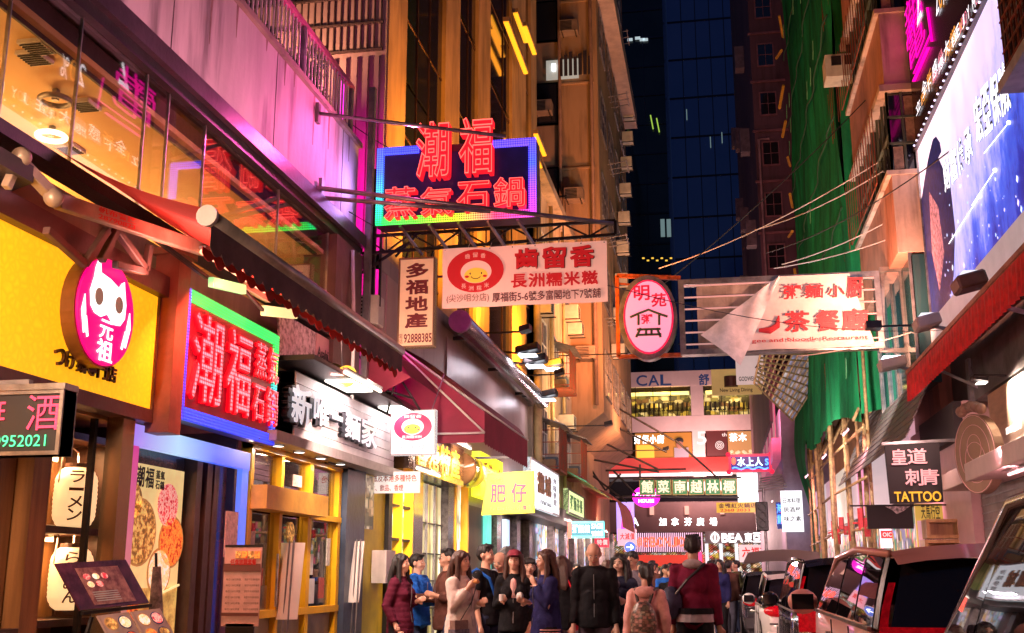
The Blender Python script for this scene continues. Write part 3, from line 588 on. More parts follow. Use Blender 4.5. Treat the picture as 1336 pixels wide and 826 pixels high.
# ================================================================== LEFT SHOP FRONTS
wood_w = wood('walnut_wood', (.36, .17, .06), (.16, .07, .03))
wood_l = wood('light_wood', (.6, .35, .14), (.4, .2, .08))
WF = T('wooden_shop_front', 'warm wooden noodle bar front with lantern niches under the yellow sign', 'shop front', (-4.4, 6.5, 0))
B(-5.0, -4.9, 3, 8.2, 0, 2.6).build('back_panel', wood_w, WF)
n0, n1 = wx(52, 680, -4.55).y, wx(134, 680, -4.55).y; p0_, p1_ = wx(146, 680, -4.25).y, 7.56
for (y0, y1) in ((3, 4.2), (4.25, 5.5), (5.55, n0 - .22)):
    B(-4.9, -4.62, y0, y1, 1.05, 2.6).build('wall_panel', wood_w, WF)
B(-4.66, -4.5, 3, n0 - .2, 1.0, 1.06).build('counter_rail', m('dark_wood', (.07, .03, .02), .4, 0, .2, 8), WF)
B(-4.9, -4.5, n0 - .2, n0, .1, 2.62).build('upright', wood_w, WF); B(-4.9, -4.5, n1, n1 + .07, .1, 2.62).build('upright', m('dark_wood', ()), WF)
B(-5.0, -4.5, n1 + .07, 8.2, .1, 2.62).build('side_panel', m('maroon_frame', (.1, .03, .03), .4, 0, .1), WF)
for z in (.45, 1.05, 1.68, 2.35): B(-4.9, -4.5, n0, n1, z, z + .05).build('shelf', m('dark_wood', ()), WF)
fpy = wx(112, 680, -4.4).y; B(-4.42, -4.38, fpy - .02, fpy + .02, .1, 2.62).build('front_post', dark, WF)
B(-4.35, -4.22, p0_, p1_, .1, 2.62).build('metal_pier', m('brushed_gold_panel', (.55, .38, .22), .25, .8, .15, 2, .05, streak=3), WF)
B(-4.95, -4.35, 3, 7.75, 2.5, 2.62).build('soffit', wood_l, WF)
paper = m('lantern_paper', (.9, .8, .6), .7, 0, 0, em=.55, emc=(1, .62, .28))
for (px, py, lb, tx) in ((98, 650, 'upper glowing cream paper lantern with brown katakana in the wooden niche', 'ラーメン'), (92, 755, 'lower glowing cream paper lantern in the wooden niche, half behind the menu stand', 'らーめん')):
    c = wx(px, py, -4.62); t = T('paper_lantern', lb, 'lantern', c, 'paper lanterns in the wooden niche'); zt = [(-.22, .085), (-.2, .12), (-.14, .15), (0, .155), (.14, .15), (.2, .12), (.22, .085)]
    mb = MB(); pts = []
    n = 24; rows = []
    for i in range(29):
        zz = -.22 + .44 * i / 28
        for (a, ra), (b, rb) in zip(zt, zt[1:]):
            if a <= zz <= b + 1e-6: rr = ra + (rb - ra) * (zz - a) / (b - a); break
        rows.append((zz, rr - (.004 if i % 2 else 0)))
    mb.tube([c + V((0, 0, zz)) for zz, _ in rows], [r for _, r in rows], n); mb.build('shade', paper, t, True)
    MB().tube([c + V((0, 0, -.25)), c + V((0, 0, -.22))], .09, 20).build('bottom_ring', m('dark_wood', ()), t); MB().tube([c + V((0, 0, .22)), c + V((0, 0, .25))], .09, 20).build('top_ring', m('dark_wood', ()), t)
    MB().tube([c + V((0, 0, .25)), c + V((.01, -.02, .33)), c + V((0, -.1, .36)), c + V((-.02, -.17, .3)), c + V((-.02, -.2, .1))], .006, 5).build('cable', paint_w, t)
    B(c.x - .18, c.x - .12, c.y - .14, c.y - .07, c.z + .26, c.z + .38).build('plug', paint_w, t)
    chars(t, tx, c + V((.54, -.84, 0)) * .16 + V((.84, .54, 0)) * -.05 + V((0, 0, -.17)), (V((.84, .54, 0)), V((0, 0, 1)), V((.54, -.84, 0))), .1, .36, m('ink', (.1, .03, .01), .7, 0, 0), .02, vertical=True, gap=.05)
    area('lantern_glow', c + V((.02, 0, .3)), c + V((-.3, 0, -1)), .1, .1, (1, .62, .25), 2.5)
area('niche_light', (-4.6, 5.0, 2.45), (-4.75, 5, 0), 1.6, .1, (1, .55, .2), 16); area('niche_light', (-4.7, (n0 + n1) / 2, 2.33), (-4.75, (n0 + n1) / 2, 0), .3, .1, (1, .6, .25), 9); area('niche_light', (-4.7, (n0 + n1) / 2, 1.66), (-4.75, (n0 + n1) / 2, 0), .3, .1, (1, .6, .25), 7)
pn = T('paper_notice', 'cream paper notice taped to the wooden wall below the LED sign', 'notice', (-4.6, 5.3, 1.9))
B(-4.615, -4.61, 5.22, 5.52, 1.82, 2.12).build('sheet', paint_w, pn); line(pn, '營業', (-4.607, 5.3, 1.95), LEFT, .16, .1, m('red_ink', (.6, .02, .02), .5, 0, 0))

# yellow light box sign with round logo
ys_ = T('yellow_lightbox_sign', 'big glowing yellow sign with a round pink emblem over the wooden front', 'sign', (-4.25, 6.5, 2.6))
o = V((-4.2, 4.3, 2.62)); W_, H_ = 7.72 - 4.3, .9
def pattern_glow(name, a, b, s, scale):
    if name in MATS: return MATS[name]
    mt = bpy.data.materials.new(name); t, N, L = nodes(mt); MATS[name] = mt; bb = N['Principled BSDF']; g = N.new('ShaderNodeNewGeometry'); vo = N.new('ShaderNodeTexVoronoi'); vo.feature = 'DISTANCE_TO_EDGE'; vo.inputs['Scale'].default_value = scale
    nz = N.new('ShaderNodeTexNoise'); nz.inputs['Scale'].default_value = 6; ad = N.new('ShaderNodeVectorMath'); ml = N.new('ShaderNodeVectorMath'); ml.operation = 'SCALE'; ml.inputs[3].default_value = .12
    L.new(g.outputs['Position'], nz.inputs[0]); L.new(nz.outputs['Color'], ml.inputs[0]); L.new(g.outputs['Position'], ad.inputs[0]); L.new(ml.outputs[0], ad.inputs[1]); L.new(ad.outputs[0], vo.inputs[0])
    rp = N.new('ShaderNodeValToRGB'); rp.color_ramp.elements[1].position = .5; rp.color_ramp.elements[0].color = (*b, 1); rp.color_ramp.elements[1].color = (*a, 1); L.new(vo.outputs[0], rp.inputs[0])
    L.new(rp.outputs[0], bb.inputs['Base Color']); L.new(rp.outputs[0], bb.inputs['Emission Color']); bb.inputs['Emission Strength'].default_value = s; return mt
board(ys_, o, LEFT, W_, H_, .12, pattern_glow('washi_yellow', (1, .5, .012), (.95, .42, .008), .62, 16), 'face')
frame(ys_, o + V((0, -.1, -.1)), LEFT, W_ + .2, H_ + .2, .1, .16, m('maroon_frame', (.1, .03, .03), .4, 0, .1), 'frame', lift=.02)
c = V((-4.18, wx(114, 420, -4.2).y, 3.155)); pink = glow('logo_pink', (.85, .0, .16), 1.0); wht = glow('logo_white', (1, .97, .97), 1.5)
ell(ys_, c, LEFT, .37, .385, .1, m('drum_bronze', (.3, .12, .04), .35, .6), 'emblem_drum', lift=.1)
ell(ys_, c, LEFT, .355, .37, .02, pink, 'emblem_face', lift=.122)
n_ = .128
def shape(parent, c, fr, pts, mat, name, lift, th=.006):
    ux, uz, n = fr; return MB().slab([V(c) + ux * a + uz * b + n * lift for a, b in pts], -n * th).build(name, mat, parent)
mask = [(-.21, .0), (-.235, .1), (-.2, .2), (-.19, .27), (-.165, .33), (-.135, .31), (-.12, .25), (.0, .235), (.12, .2), (.15, .24), (.185, .26), (.2, .2), (.23, .1), (.225, 0), (.17, -.06), (.08, -.07), (0, -.015), (-.08, -.05), (-.16, -.04)]
shape(ys_, c, LEFT, mask, wht, 'emblem_mask', n_ + .001)
for s in (-1, 1):
    ell(ys_, c + V((0, s * .13, .08)), LEFT, .05, .06, .004, m('eye_grey', (.25, .2, .15), .5, 0, 0, em=.3), 'emblem_eye', lift=n_ + .006)
    shape(ys_, c, LEFT, [(s * .29, .06), (s * .315, -.05), (s * .27, -.2), (s * .25, -.19), (s * .265, -.05)], wht, 'emblem_stroke', n_)
    shape(ys_, c, LEFT, [(s * .25, -.08), (s * .26, -.14), (s * .225, -.22), (s * .21, -.21)], wht, 'emblem_stroke', n_)
put(MB(), '元', c + V((0, -.085, -.19)), LEFT, .17, .13, .02, lift=n_).build('character', wht, ys_); put(MB(), '祖', c + V((0, -.1, -.345)), LEFT, .2, .15, .02, lift=n_).build('character', wht, ys_)
chars(ys_, 'つけ麺專門店', (-4.19, wx(64, 500, -4.2).y, 2.73), LEFT, .78, .115, m('bronze_letter', (.12, .05, .02), .3, .5, 0), .03, ext=.06, gap=.12)
B(-4.4, -4.12, 3, 8.1, 3.5, 3.66).build('fascia_beam', m('maroon_frame', ()), ys_)
ps = MB(); rp_ = T('red_post', 'rusty red upright between the yellow sign and the red LED sign', 'post', (-4.1, 7.9, 2.5)); B(-4.25, -4.05, 7.74, 7.94, 2.45, 3.85).build('column', m('red_brown_steel', (.32, .08, .05), .5, .2, .2), rp_); B(-4.28, -4.02, 7.7, 7.98, 3.85, 3.9).build('cap', rust, rp_)

# red LED sign, parallel to the wall
ls = T('led_sign', 'large red LED character sign with green, blue and violet dot border on the left wall', 'sign', (-4.1, 9.3, 2.6))
x_ = -4.1; a = wx(240, 373, x_); b_ = wx(362, 440, x_); a2 = wx(228, 545, x_); o = V((x_, a.y, a2.z)); W_ = b_.y - a.y; H_ = a.z - a2.z
B(x_ - .12, x_ - .01, o.y, o.y + W_, o.z, o.z + H_).build('cabinet', m('purple_cabinet', (.1, .01, .04), .4), ls)
B(x_ - .01, x_, o.y + .1, o.y + W_ - .1, o.z + .1, o.z + H_ - .1).build('red_field', m('red_field', (.12, .005, .012), .3, 0, 0, em=.16, emc=(.6, .0, .02)), ls)
gb = [(.1, .1, 1), (.1, .12, 1), (.25, .2, 1), (0, .9, .35), (0, 1, .3)]
pt = .025
edge_l = dots('dots_left_x', [(.03, .03, 1), (.1, .03, 1), (.12, .06, 1)], pt, 2.4, axis=2, stops=(o.z, o.z + H_), rad=.42)
edge_r = dots('dots_right_x', [(.03, .03, 1), (.02, .12, 1), (0, .9, .12), (0, .9, .1)], pt, 2.0, axis=2, stops=(o.z, o.z + H_), rad=.42)
edge_t = dots('dots_top_x', [(0, .95, .1)], pt, 1.9, rad=.42); edge_b = dots('dots_bottom_x', [(.02, .04, 1)], pt, 2.6, rad=.42)
B(x_ - .01, x_ + .02, o.y, o.y + .1, o.z, o.z + H_).build('dot_border', edge_l, ls); B(x_ - .01, x_ + .02, o.y + W_ - .1, o.y + W_, o.z, o.z + H_).build('dot_border', edge_r, ls)
B(x_ - .01, x_ + .022, o.y + .1, o.y + W_ - .1, o.z + H_ - .1, o.z + H_).build('dot_border', edge_t, ls); B(x_ - .01, x_ + .022, o.y + .1, o.y + W_ - .1, o.z, o.z + .1).build('dot_border', edge_b, ls)
rd = dots('red_dots_x', [(1, .16, .2)], .034, 2.2, base=(.3, 0, .02), rad=.4)
red_s = glow('red_sign_letter', (1, .003, .015), .6)
def ledchar(ch, u, v, w_, h_):
    put(MB(), ch, o + V((0, u, v)), LEFT, w_, h_, .022, ext=.02, lift=.015).build('character', red_s, ls)
    put(MB(), ch, o + V((0, u + .01, v + .01)), LEFT, w_ - .02, h_ - .02, .0, lift=.042).build('dot_lettering', rd, ls)
ledchar('潮', .15, .17, .56, .74); ledchar('福', .8, .17, .5, .74)
ledchar('蒸', 1.4, .57, .26, .34); ledchar('氣', 1.7, .57, .24, .34); ledchar('石', 1.38, .17, .26, .34); ledchar('鍋', 1.68, .17, .28, .36)
# LED info sign facing the street
li = T('led_wine_sign', 'small black LED sign reading 酒 in red with green digits hanging over the pavement', 'sign', (-4, 5.6, 2.1))
Yl = 5.6; p0 = wy(-60, 596, Yl); p1 = wy(85, 508, Yl); o = V((p0.x, Yl, p0.z)); W_ = p1.x - p0.x; H_ = p1.z - p0.z
board(li, o, FRONT, W_, H_, .12, black, 'cabinet'); frame(li, o, FRONT, W_, H_, .022, .14, alu, 'frame', lift=.012)
B(o.x, o.x + W_ + .01, Yl - .02, Yl + .12, o.z + H_, o.z + H_ + .035).build('top_cap', alu, li)
put(MB(), '酒', wy(34, 562, Yl), FRONT, .2, .2, .0, lift=.01).build('character', dots('led_red_y', [(1, .04, .1)], .0085, 2.4, rad=.5), li)
line(li, 'WINE', wy(-44, 550, Yl), FRONT, .245, .105, MATS['led_red_y'], .0, lift=.01)
line(li, '60952021', wy(-18, 584, Yl), FRONT, .37, .065, dots('led_green_y', [(.05, .9, .3)], .0062, 2.4, rad=.5), .0, lift=.01)
B(o.x - .3, o.x + .4, Yl + .03, Yl + .07, o.z + H_ + .035, o.z + H_ + .07).build('hanger', steel, li)

# glowing door frame with restaurant poster
df = T('lit_door_frame', 'shop entrance framed in blue and magenta light below the red LED sign', 'doorway', (-4.25, 8.6, 0))
def ramp_glow(name, cols, stops, axis, s):
    mt = dots(name, cols, 1, s, axis=axis, stops=stops); t, N, L = nodes(mt); b = N['Principled BSDF']
    for l in list(b.inputs['Emission Strength'].links): L.remove(l)
    b.inputs['Emission Strength'].default_value = s; b.inputs['Base Color'].default_value = (.06, .06, .1, 1); return mt
y0, y1 = 7.58, 9.72
B(-4.3, -4.25, y0, y0 + .12, .1, 2.5).build('jamb', ramp_glow('jamb_light_x', [(.8, .35, .15), (1, .25, .3), (.9, .02, .4)], (.7, 2.4), 2, .4), df)
B(-4.3, -4.25, y1 - .14, y1, .1, 2.5).build('jamb', ramp_glow('jamb_blue_x', [(.1, .12, .8), (.1, .2, 1)], (.7, 2.4), 2, .7), df)
B(-4.3, -4.24, y0, y1, 2.34, 2.5).build('head', ramp_glow('head_light_x', [(.4, .2, .9), (.5, .75, 1), (.05, .12, 1), (.1, .15, .9)], (y0, y1), 1, .6), df)
B(-4.42, -4.4, y0 + .14, 8.75, .1, 2.36).build('door_pane', m('dark_door_glass', (.05, .03, .03), .15, 0, .1), df)
for y in (8.78, 8.98, 9.12): B(-4.46, -4.3, y, y + .1, .1, 2.36).build('door_stile', m('brown_stile', (.12, .07, .06), .35, .3), df)
B(-4.42, -4.4, 9.22, y1 - .14, .1, 2.36).build('side_pane', m('maroon_glass', (.16, .03, .04), .12, 0, .4, 3, 0), df)
B(-4.262, -4.25, 9.3, 9.55, 1.55, 1.95).build('sticker', m('pink_sticker', (.8, .5, .5), .5, 0, .2, 30), df)
fp = T('food_poster', 'tall warm lit poster of hotpot dishes with black heading beside the doorway', 'poster', (-4.36, 8.2, .5))
a = wx(190, 612, -4.36); b_ = wx(255, 612, -4.36); 
py0, py1, pz1 = 7.78, 8.68, 2.24
B(-4.39, -4.365, py0, py1, .5, pz1).build('sheet', m('poster_gold', (.85, .62, .25), .5, 0, .1, 3, 0, em=.5, emc=(.95, .55, .16)), fp)
B(-4.366, -4.362, py0 + .26, py1, .5, 1.3).build('photo', m('hotpot_photo', (.35, .14, .03), .5, 0, .4, 9, 0, col2=(.7, .45, .12), em=.5), fp)
def foodmat(name, a, b, c, s):
    if name in MATS: return MATS[name]
    mt = m(name, a, .5, 0, .3, 26, 0, col2=c, em=s * .55); r = [n for n in mt.node_tree.nodes if n.type == 'VALTORGB'][0]; r.color_ramp.elements[0].position = .42; r.color_ramp.elements[1].position = .6; q = r.color_ramp.elements.new(.5); q.color = (*b, 1); return mt
fm1 = foodmat('meat', (.75, .03, .05), (.95, .5, .4), (.55, .02, .04), .9); fm2 = foodmat('noodles', (.9, .55, .15), (.5, .2, .04), (.2, .08, .02), .8); fm3 = foodmat('dumpling', (.95, .8, .5), (.85, .5, .2), (.95, .85, .7), .9); fm4 = foodmat('crayfish', (.9, .08, .02), (.95, .35, .05), (.5, .03, .01), .9)
for (y, z, r, mt, rim) in ((8.42, 1.95, .17, fm1, 0), (8.0, 1.72, .24, fm2, 1), (8.52, 1.66, .19, fm4, 1), (8.35, 1.42, .17, fm3, 1), (7.9, 1.16, .16, fm4, 0), (8.45, .82, .22, fm4, 1), (7.86, 1.95, .14, fm2, 0), (8.3, .6, .14, fm4, 0)):
    if rim: ell(fp, (-4.36, y, z), LEFT, r + .02, r + .02, .003, m('bowl_brown', (.5, .22, .06), .5, 0, 0, em=.35), 'bowl_print', n=24)
    ell(fp, (-4.357, y, z), LEFT, r, r, .003, mt, 'dish_print', n=24)
inkd = m('print_black', (.03, .02, .02), .5, 0, 0)
chars(fp, '潮福', (-4.36, 7.86, 2.06), LEFT, .3, .16, inkd, .025); chars(fp, '蒸氣', (-4.36, 8.18, 2.14), LEFT, .15, .07, inkd, .03); chars(fp, '石鍋', (-4.36, 8.18, 2.06), LEFT, .15, .07, inkd, .03)
chars(fp, '新鮮海產', (-4.36, 8.0, .85), LEFT, .05, .32, inkd, .01, vertical=True); chars(fp, '每日產地', (-4.36, 7.9, .6), LEFT, .05, .4, inkd, .01, vertical=True)
MB().bar((-4.34, 8.2, 1.22), (-4.34, 8.66, 1.32), .015).build('chopstick_print', glow('chop', (.9, .7, .3), .8), fp)
um = T('folded_umbrella', 'folded grey grimy parasol leaning by the food poster', 'umbrella', (-4.1, 7.98, .1))
MB().tube([(-4.12, 7.98, .1), (-4.14, 7.95, .9), (-4.16, 7.93, 1.46)], [.05, .07, .03], 10).build('folded_canopy', m('grimy_fabric', (.22, .18, .17), .8, 0, .4, 14, .4), um, True); MB().tube([(-4.16, 7.93, 1.4), (-4.17, 7.92, 1.56)], .012, 6).build('shaft', dark, um)
# menu stand in front
ms = T('menu_stand', 'black menu stand holding open laminated food menus in the near left corner', 'menu stand', (-3.3, 5.2, 0))
ux_ = V((.35, .94, 0)).normalized()
def tilted(name, o, ux, uz, w_, h_, mat, th=.012, parent=ms):
    n = ux.cross(uz).normalized(); return MB().slab([o, o + ux * w_, o + ux * w_ + uz * h_, o + uz * h_], -n * th).build(name, mat, parent), n
o = wx(105, 796, -3.55); uzt = V((-.28, -.12, .5)).normalized(); uxt = V((.22, .95, .05)).normalized()
tilted('menu_cover', o + V((0, 0, 0)), uxt, uzt, .56, .3, m('menu_dark', (.14, .03, .05), .25, 0, .3, 8))
_, nn = tilted('menu_page', o + uxt * .12 + uzt * .02 + uxt.cross(uzt) * .004, uxt, uzt, .34, .24, m('menu_page', (.55, .25, .2), .3, 0, .35, 20, 0, col2=(.2, .05, .05)), .003)
FRT = (uxt, uzt, nn)
for i in range(5): ell(ms, o + uxt * (.17 + .07 * (i % 3)) + uzt * (.2 - .05 * (i // 3)), FRT, .026, .02, .002, fm3 if i % 2 else fm1, 'dish_print', lift=.008, n=14)
for k in range(5): MB().slab([o + uxt * .15 + uzt * (.04 + k * .014) + nn * .007, o + uxt * .35 + uzt * (.04 + k * .014) + nn * .007, o + uxt * .35 + uzt * (.046 + k * .014) + nn * .007, o + uxt * .15 + uzt * (.046 + k * .014) + nn * .007], -nn * .001).build('text_line', paint_w, ms)
o2 = wx(118, 800, -3.5) - uzt * .3
for k in range(2):
    q = o2 + uxt * (.04 + k * .27) - uzt * .02
    tilted('menu_page', q, uxt, uzt, .25, .3, m('menu_pink_page', (.6, .4, .33), .35, 0, .1, 9))
    for i in range(4): ell(ms, q + uxt * (.07 + .11 * (i % 2)) + uzt * (.24 - .1 * (i // 2)), FRT, .042, .036, .002, (fm2, fm3, fm1, fm4)[(i + k) % 4], 'dish_print', lift=.004, n=18); ell(ms, q + uxt * (.07 + .11 * (i % 2)) + uzt * (.24 - .1 * (i // 2)), FRT, .05, .043, .001, (m('bowl_blue', (.05, .07, .2), .4, 0, 0) if i % 2 else m('bowl_brown', ())), 'bowl_print', lift=.0015, n=18)
for a in (-.15, .3): MB().tube([o + uxt * (.1 + a * .3) - uzt * .05, V((o.x - .1, o.y + a, 0.13))], .014, 6).build('leg', dark, ms)
MB().tube([o + uxt * .25 - uzt * .05, V((o.x + .15, o.y + .3, .13))], .014, 6).build('leg', dark, ms); MB().bar(o - uzt * .02, o + uxt * .56 - uzt * .02, .02).build('ledge', dark, ms)
# notice board on a stand
nb = T('notice_stand', 'pale pink price list board on a black stand between door and yellow noodle shop', 'notice board', (-3.75, 8.6, .13))
Yn = 8.75; a = wy(288, 817, Yn); b_ = wy(342, 714, Yn); o = V((a.x, Yn, a.z)); W_, H_ = b_.x - a.x, b_.z - a.z
board(nb, o, FRONT, W_, H_, .012, m('price_list', (.72, .48, .45), .4, 0, .1, 12)); B(o.x + .04, o.x + W_ - .04, Yn, Yn + .02, .13, o.z + .02).build('stand', dark, nb); B(o.x, o.x + W_, Yn - .004, Yn + .016, o.z + H_, o.z + H_ + .02).build('clip', dark, nb)
B(o.x, o.x + W_, Yn - .015, Yn - .012, o.z + H_ * .69, o.z + H_ * .79).build('print_band', m('brownprint', (.15, .06, .05), .5, 0, 0), nb)
B(o.x, o.x + W_, Yn - .015, Yn - .012, o.z + H_ * .13, o.z + H_ * .17).build('print_band', m('brownprint', ()), nb)
line(nb, '任食放題套餐', o + V((.06, -.012, H_ * .77)), FRONT, W_ * .7, .05, m('red_ink', ()), .03, lift=.005)
for i in range(4): B(o.x + .1 + i * .055, o.x + .148 + i * .055, Yn - .016, Yn - .012, o.z + H_ * .86, o.z + H_ * .95).build('dish_print', fm4 if i % 2 else fm2, nb)
for r_ in range(6):
    for cc in range(2): line(nb, ('湯底牛肉海鮮雞鍋' if cc else '每位128元拼盤'), o + V((.03 + cc * W_ * .5, -.012, H_ * (.2 + .075 * r_))), FRONT, W_ * .4, .018, inkd, 0, lift=.003)
# noodle shop 新唯一麵家
NS = T('noodle_shop', 'noodle shop with white boarded fascia and yellow framed glass front', 'shop front', (-4.3, 11.8, 0))
fy0, fy1 = 10.5, 14.05
siding = m('white_siding', (.62, .58, .6), .5, 0, .08, 3, .1, grime=.15)
for k in range(6): B(-4.3, -4.13 - .003 * (k % 2), fy0, fy1, 2.74 + k * .112, 2.74 + k * .112 + .104).build('siding_board', siding, NS)
B(-4.35, -4.15, fy0, fy1, 2.72, 3.42).build('fascia_core', dark, NS)
B(-4.35, -4.0, 9.74, 14.08, 2.62, 2.72).build('soffit', m('greyish_soffit', (.3, .26, .26), .4), NS)
lett = m('steel_letter', (.75, .75, .8), .3, .4, 0, em=.3, emc=(.9, .92, 1)); lsh = m('letter_side', (.03, .03, .04), .4, 0, 0)
for ch, pa, pb, zt_, zb in (('新', 372, 398, 3.24, 2.86), ('唯', 402, 422, 3.22, 2.92), ('一', 427, 440, 3.1, 3.05), ('麵', 444, 464, 3.2, 2.9), ('家', 466, 486, 3.22, 2.88)):
    ya, yb = wx(pa, 560, -4.1).y, wx(pb, 575, -4.1).y
    put(MB(), ch, (-4.1, ya, zb), LEFT, yb - ya, zt_ - zb, .05, ext=.07, lift=-.02).build('character', lsh, NS); put(MB(), ch, (-4.1, ya, zb), LEFT, yb - ya, zt_ - zb, .03, lift=.055).build('letter_face', lett, NS)
yel = m('yellow_paint', (.8, .42, .01), .35, 0, .08, 3, .05)
for (y, w_) in ((9.8, .07), (10.55, .07), (11.35, .1), (12.3, .09)): B(-4.36, -4.26, y, y + w_, .1, 2.62).build('yellow_post', yel, NS)
for (z, w_, ya, yb) in ((2.56, .06, 9.8, 12.39), (1.98, .06, 11.4, 12.39), (1.0, .07, 9.8, 12.39), (.1, .3, 9.8, 12.39)): B(-4.37, -4.25, ya, yb, z, z + w_).build('yellow_rail', yel, NS)
B(-4.36, -4.1, 9.82, 11.5, 2.0, 2.22).build('shutter_box', m('ochre_box', (.75, .4, .06), .4), NS)
for (ya, yb, za, zb) in ((9.87, 10.55, 2.24, 2.56), (10.62, 11.35, 2.24, 2.56), (11.45, 12.3, 2.04, 2.56), (9.87, 10.55, 1.07, 1.98), (10.62, 11.35, 1.07, 1.98), (11.45, 12.3, 1.07, 1.98)): B(-4.33, -4.32, ya, yb, za, zb).build('window_pane', gA, NS)
for (ya, yb) in ((9.87, 11.35), (11.45, 12.3)): B(-4.33, -4.32, ya, yb, .4, 1.0).build('lower_pane', m('frosted_glass', (.35, .3, .22), .3, 0, .15), NS)
B(-7.0, -6.9, 9.8, 13, 0, 2.7).build('interior_wall', m('noodle_interior', (.35, .25, .16), .6, 0, .3, 1.5), NS); B(-7, -4.4, 9.75, 9.8, 0, 2.7).build('partition', m('partition', (.3, .18, .12), .6), NS)
B(-5.3, -5.2, 10.0, 11.2, .6, 2.4).build('menu_wall', shelf_mat('menu_photos', [(.7, .6, .5), (.2, .1, .06), (.8, .6, .3), (.4, .1, .05), (.85, .8, .75)], .35, (7, 7, 7)), NS)
B(-5.6, -5.5, 11.5, 12.6, 1.0, 2.4).build('kitchen_shelf', shelf_mat('kitchen_things', [(.03, .03, .03), (.1, .1, .15), (.3, .35, .5), (.05, .05, .05), (.6, .6, .6)], .4, (6, 9, 6)), NS)
ell(NS, (-4.31, 11.0, 1.82), LEFT, .1, .11, .003, fm2, 'dish_sticker', n=20); ell(NS, (-4.31, 10.88, 1.52), LEFT, .13, .14, .003, fm2, 'dish_sticker', n=20)
B(-4.318, -4.31, 11.5, 11.75, 1.1, 1.36).build('paper_sticker', paint_w, NS); B(-4.318, -4.31, 11.52, 11.68, 1.4, 1.62).build('paper_sticker', paint_w, NS)
for k, (y, z, a, b) in enumerate(((9.95, 1.6, .14, .2), (10.2, 1.3, .12, .16), (10.75, 1.2, .2, .1), (11.0, 2.3, .25, .12), (11.9, 1.15, .16, .22), (12.1, 1.5, .12, .3))): B(-4.318, -4.312, y, y + a, z, z + b).build('paper_sticker', m('sticker_%d' % (k % 3), ((.7, .5, .45), (.5, .1, .08), (.75, .7, .6))[k % 3], .6, 0, .2, 40), NS)
for y in (10.66, 10.5): MB().tube([(-4.24, y, 1.1), (-4.24, y, 1.6)], .014, 6).build('door_handle', alu, NS)
area('noodle_room_lamp', (-5.6, 11, 2.6), (-5.6, 11, 0), 1.5, 1.5, (1, .85, .6), 55)
for px in (332, 364, 392, 420, 446):
    y = wx(px, 590, -4.12).y; dl = T('downlight', 'round recessed downlight under the white fascia, ' + {332: 'nearest the red LED sign', 364: 'second from the LED sign', 392: 'middle one', 420: 'fourth from the LED sign', 446: 'nearest the blue column'}[px], 'downlight', (-4.12, y, 2.61), 'downlights under the white fascia')
    MB().tube([(-4.13, y, 2.605), (-4.13, y, 2.62)], .05, 14).build('lens', W1, dl); frame_r = MB().tube([(-4.13 + .055 * math.cos(a * math.pi / 8), y + .055 * math.sin(a * math.pi / 8), 2.612) for a in range(17)], .008, 5).build('rim', steel, dl)
    area('downlight_beam', (-4.13, y, 2.59), (-3.7, y, 0), .1, .1, (1, .88, .7), 6)
B(-4.35, -4.2, 12.42, 13.1, .1, 2.62).build('blue_column', m('blue_grey_column', (.07, .1, .16), .3, .2, .2), NS)
# fascia floodlights above
fl = T('fascia_lamp', 'curved metal lamp hood with yellow glow over the white fascia', 'lamp', (-4.0, 12, 3.45))
for (ya, yb) in ((11.15, 12.1), (13.1, 14.0)):
    pts = []
    MB().patch((-4.25, ya, 3.5), (-4.25, yb, 3.5), (-3.72, yb, 3.42), (-3.72, ya, 3.42), 6, 8, lambda u, v: (0, 0, .16 * math.sin(math.pi * v))).build('hood', m('brown_hood', (.16, .1, .09), .4, .3, .2), fl, True)
    B(-4.1, -3.8, ya + .1, yb - .1, 3.43, 3.45).build('tube_light', W1, fl); area('fascia_beam', (-3.95, (ya + yb) / 2, 3.42), (-4.15, (ya + yb) / 2, 2.9), yb - ya, .08, (1, .95, .95), 5)
ell(fl, (-3.9, 11.35, 3.5), FRONT, .12, .12, .02, glow('yellow_dome', (1, .55, .05), 1.3), 'dome', n=20)
# poster stands by the noodle shop
for (px0, py0_, px1, py1_, Yd, lb) in ((352, 808, 396, 708, 10.6, 'white blank poster curled round a thin steel stand before the yellow windows'), (452, 786, 474, 706, 12.6, 'narrow leaning white paper board by the blue column')):
    a = wy(px0, py0_, Yd); b_ = wy(px1, py1_, Yd); t = T('poster_stand', lb, 'poster stand', (a.x, Yd, .13), 'paper poster stands')
    MB().patch((a.x, Yd, a.z), (b_.x - .03, Yd, a.z), (b_.x, Yd + .05, b_.z), (a.x + .06, Yd + .05, b_.z), 10, 4, lambda u, v: (0, -.05 * math.sin(math.pi * u), 0)).build('sheet', m('paper_white', (.8, .76, .7), .6, 0, .06, 3), t, True).data.polygons
    xm = (a.x + b_.x) / 2
    for s in (-.03, .03): MB().tube([(xm + s, Yd - .06, .13), (xm + s * .7 + .04, Yd - .02, b_.z + .02)], .009, 6).build('stand_rod', steel, t)
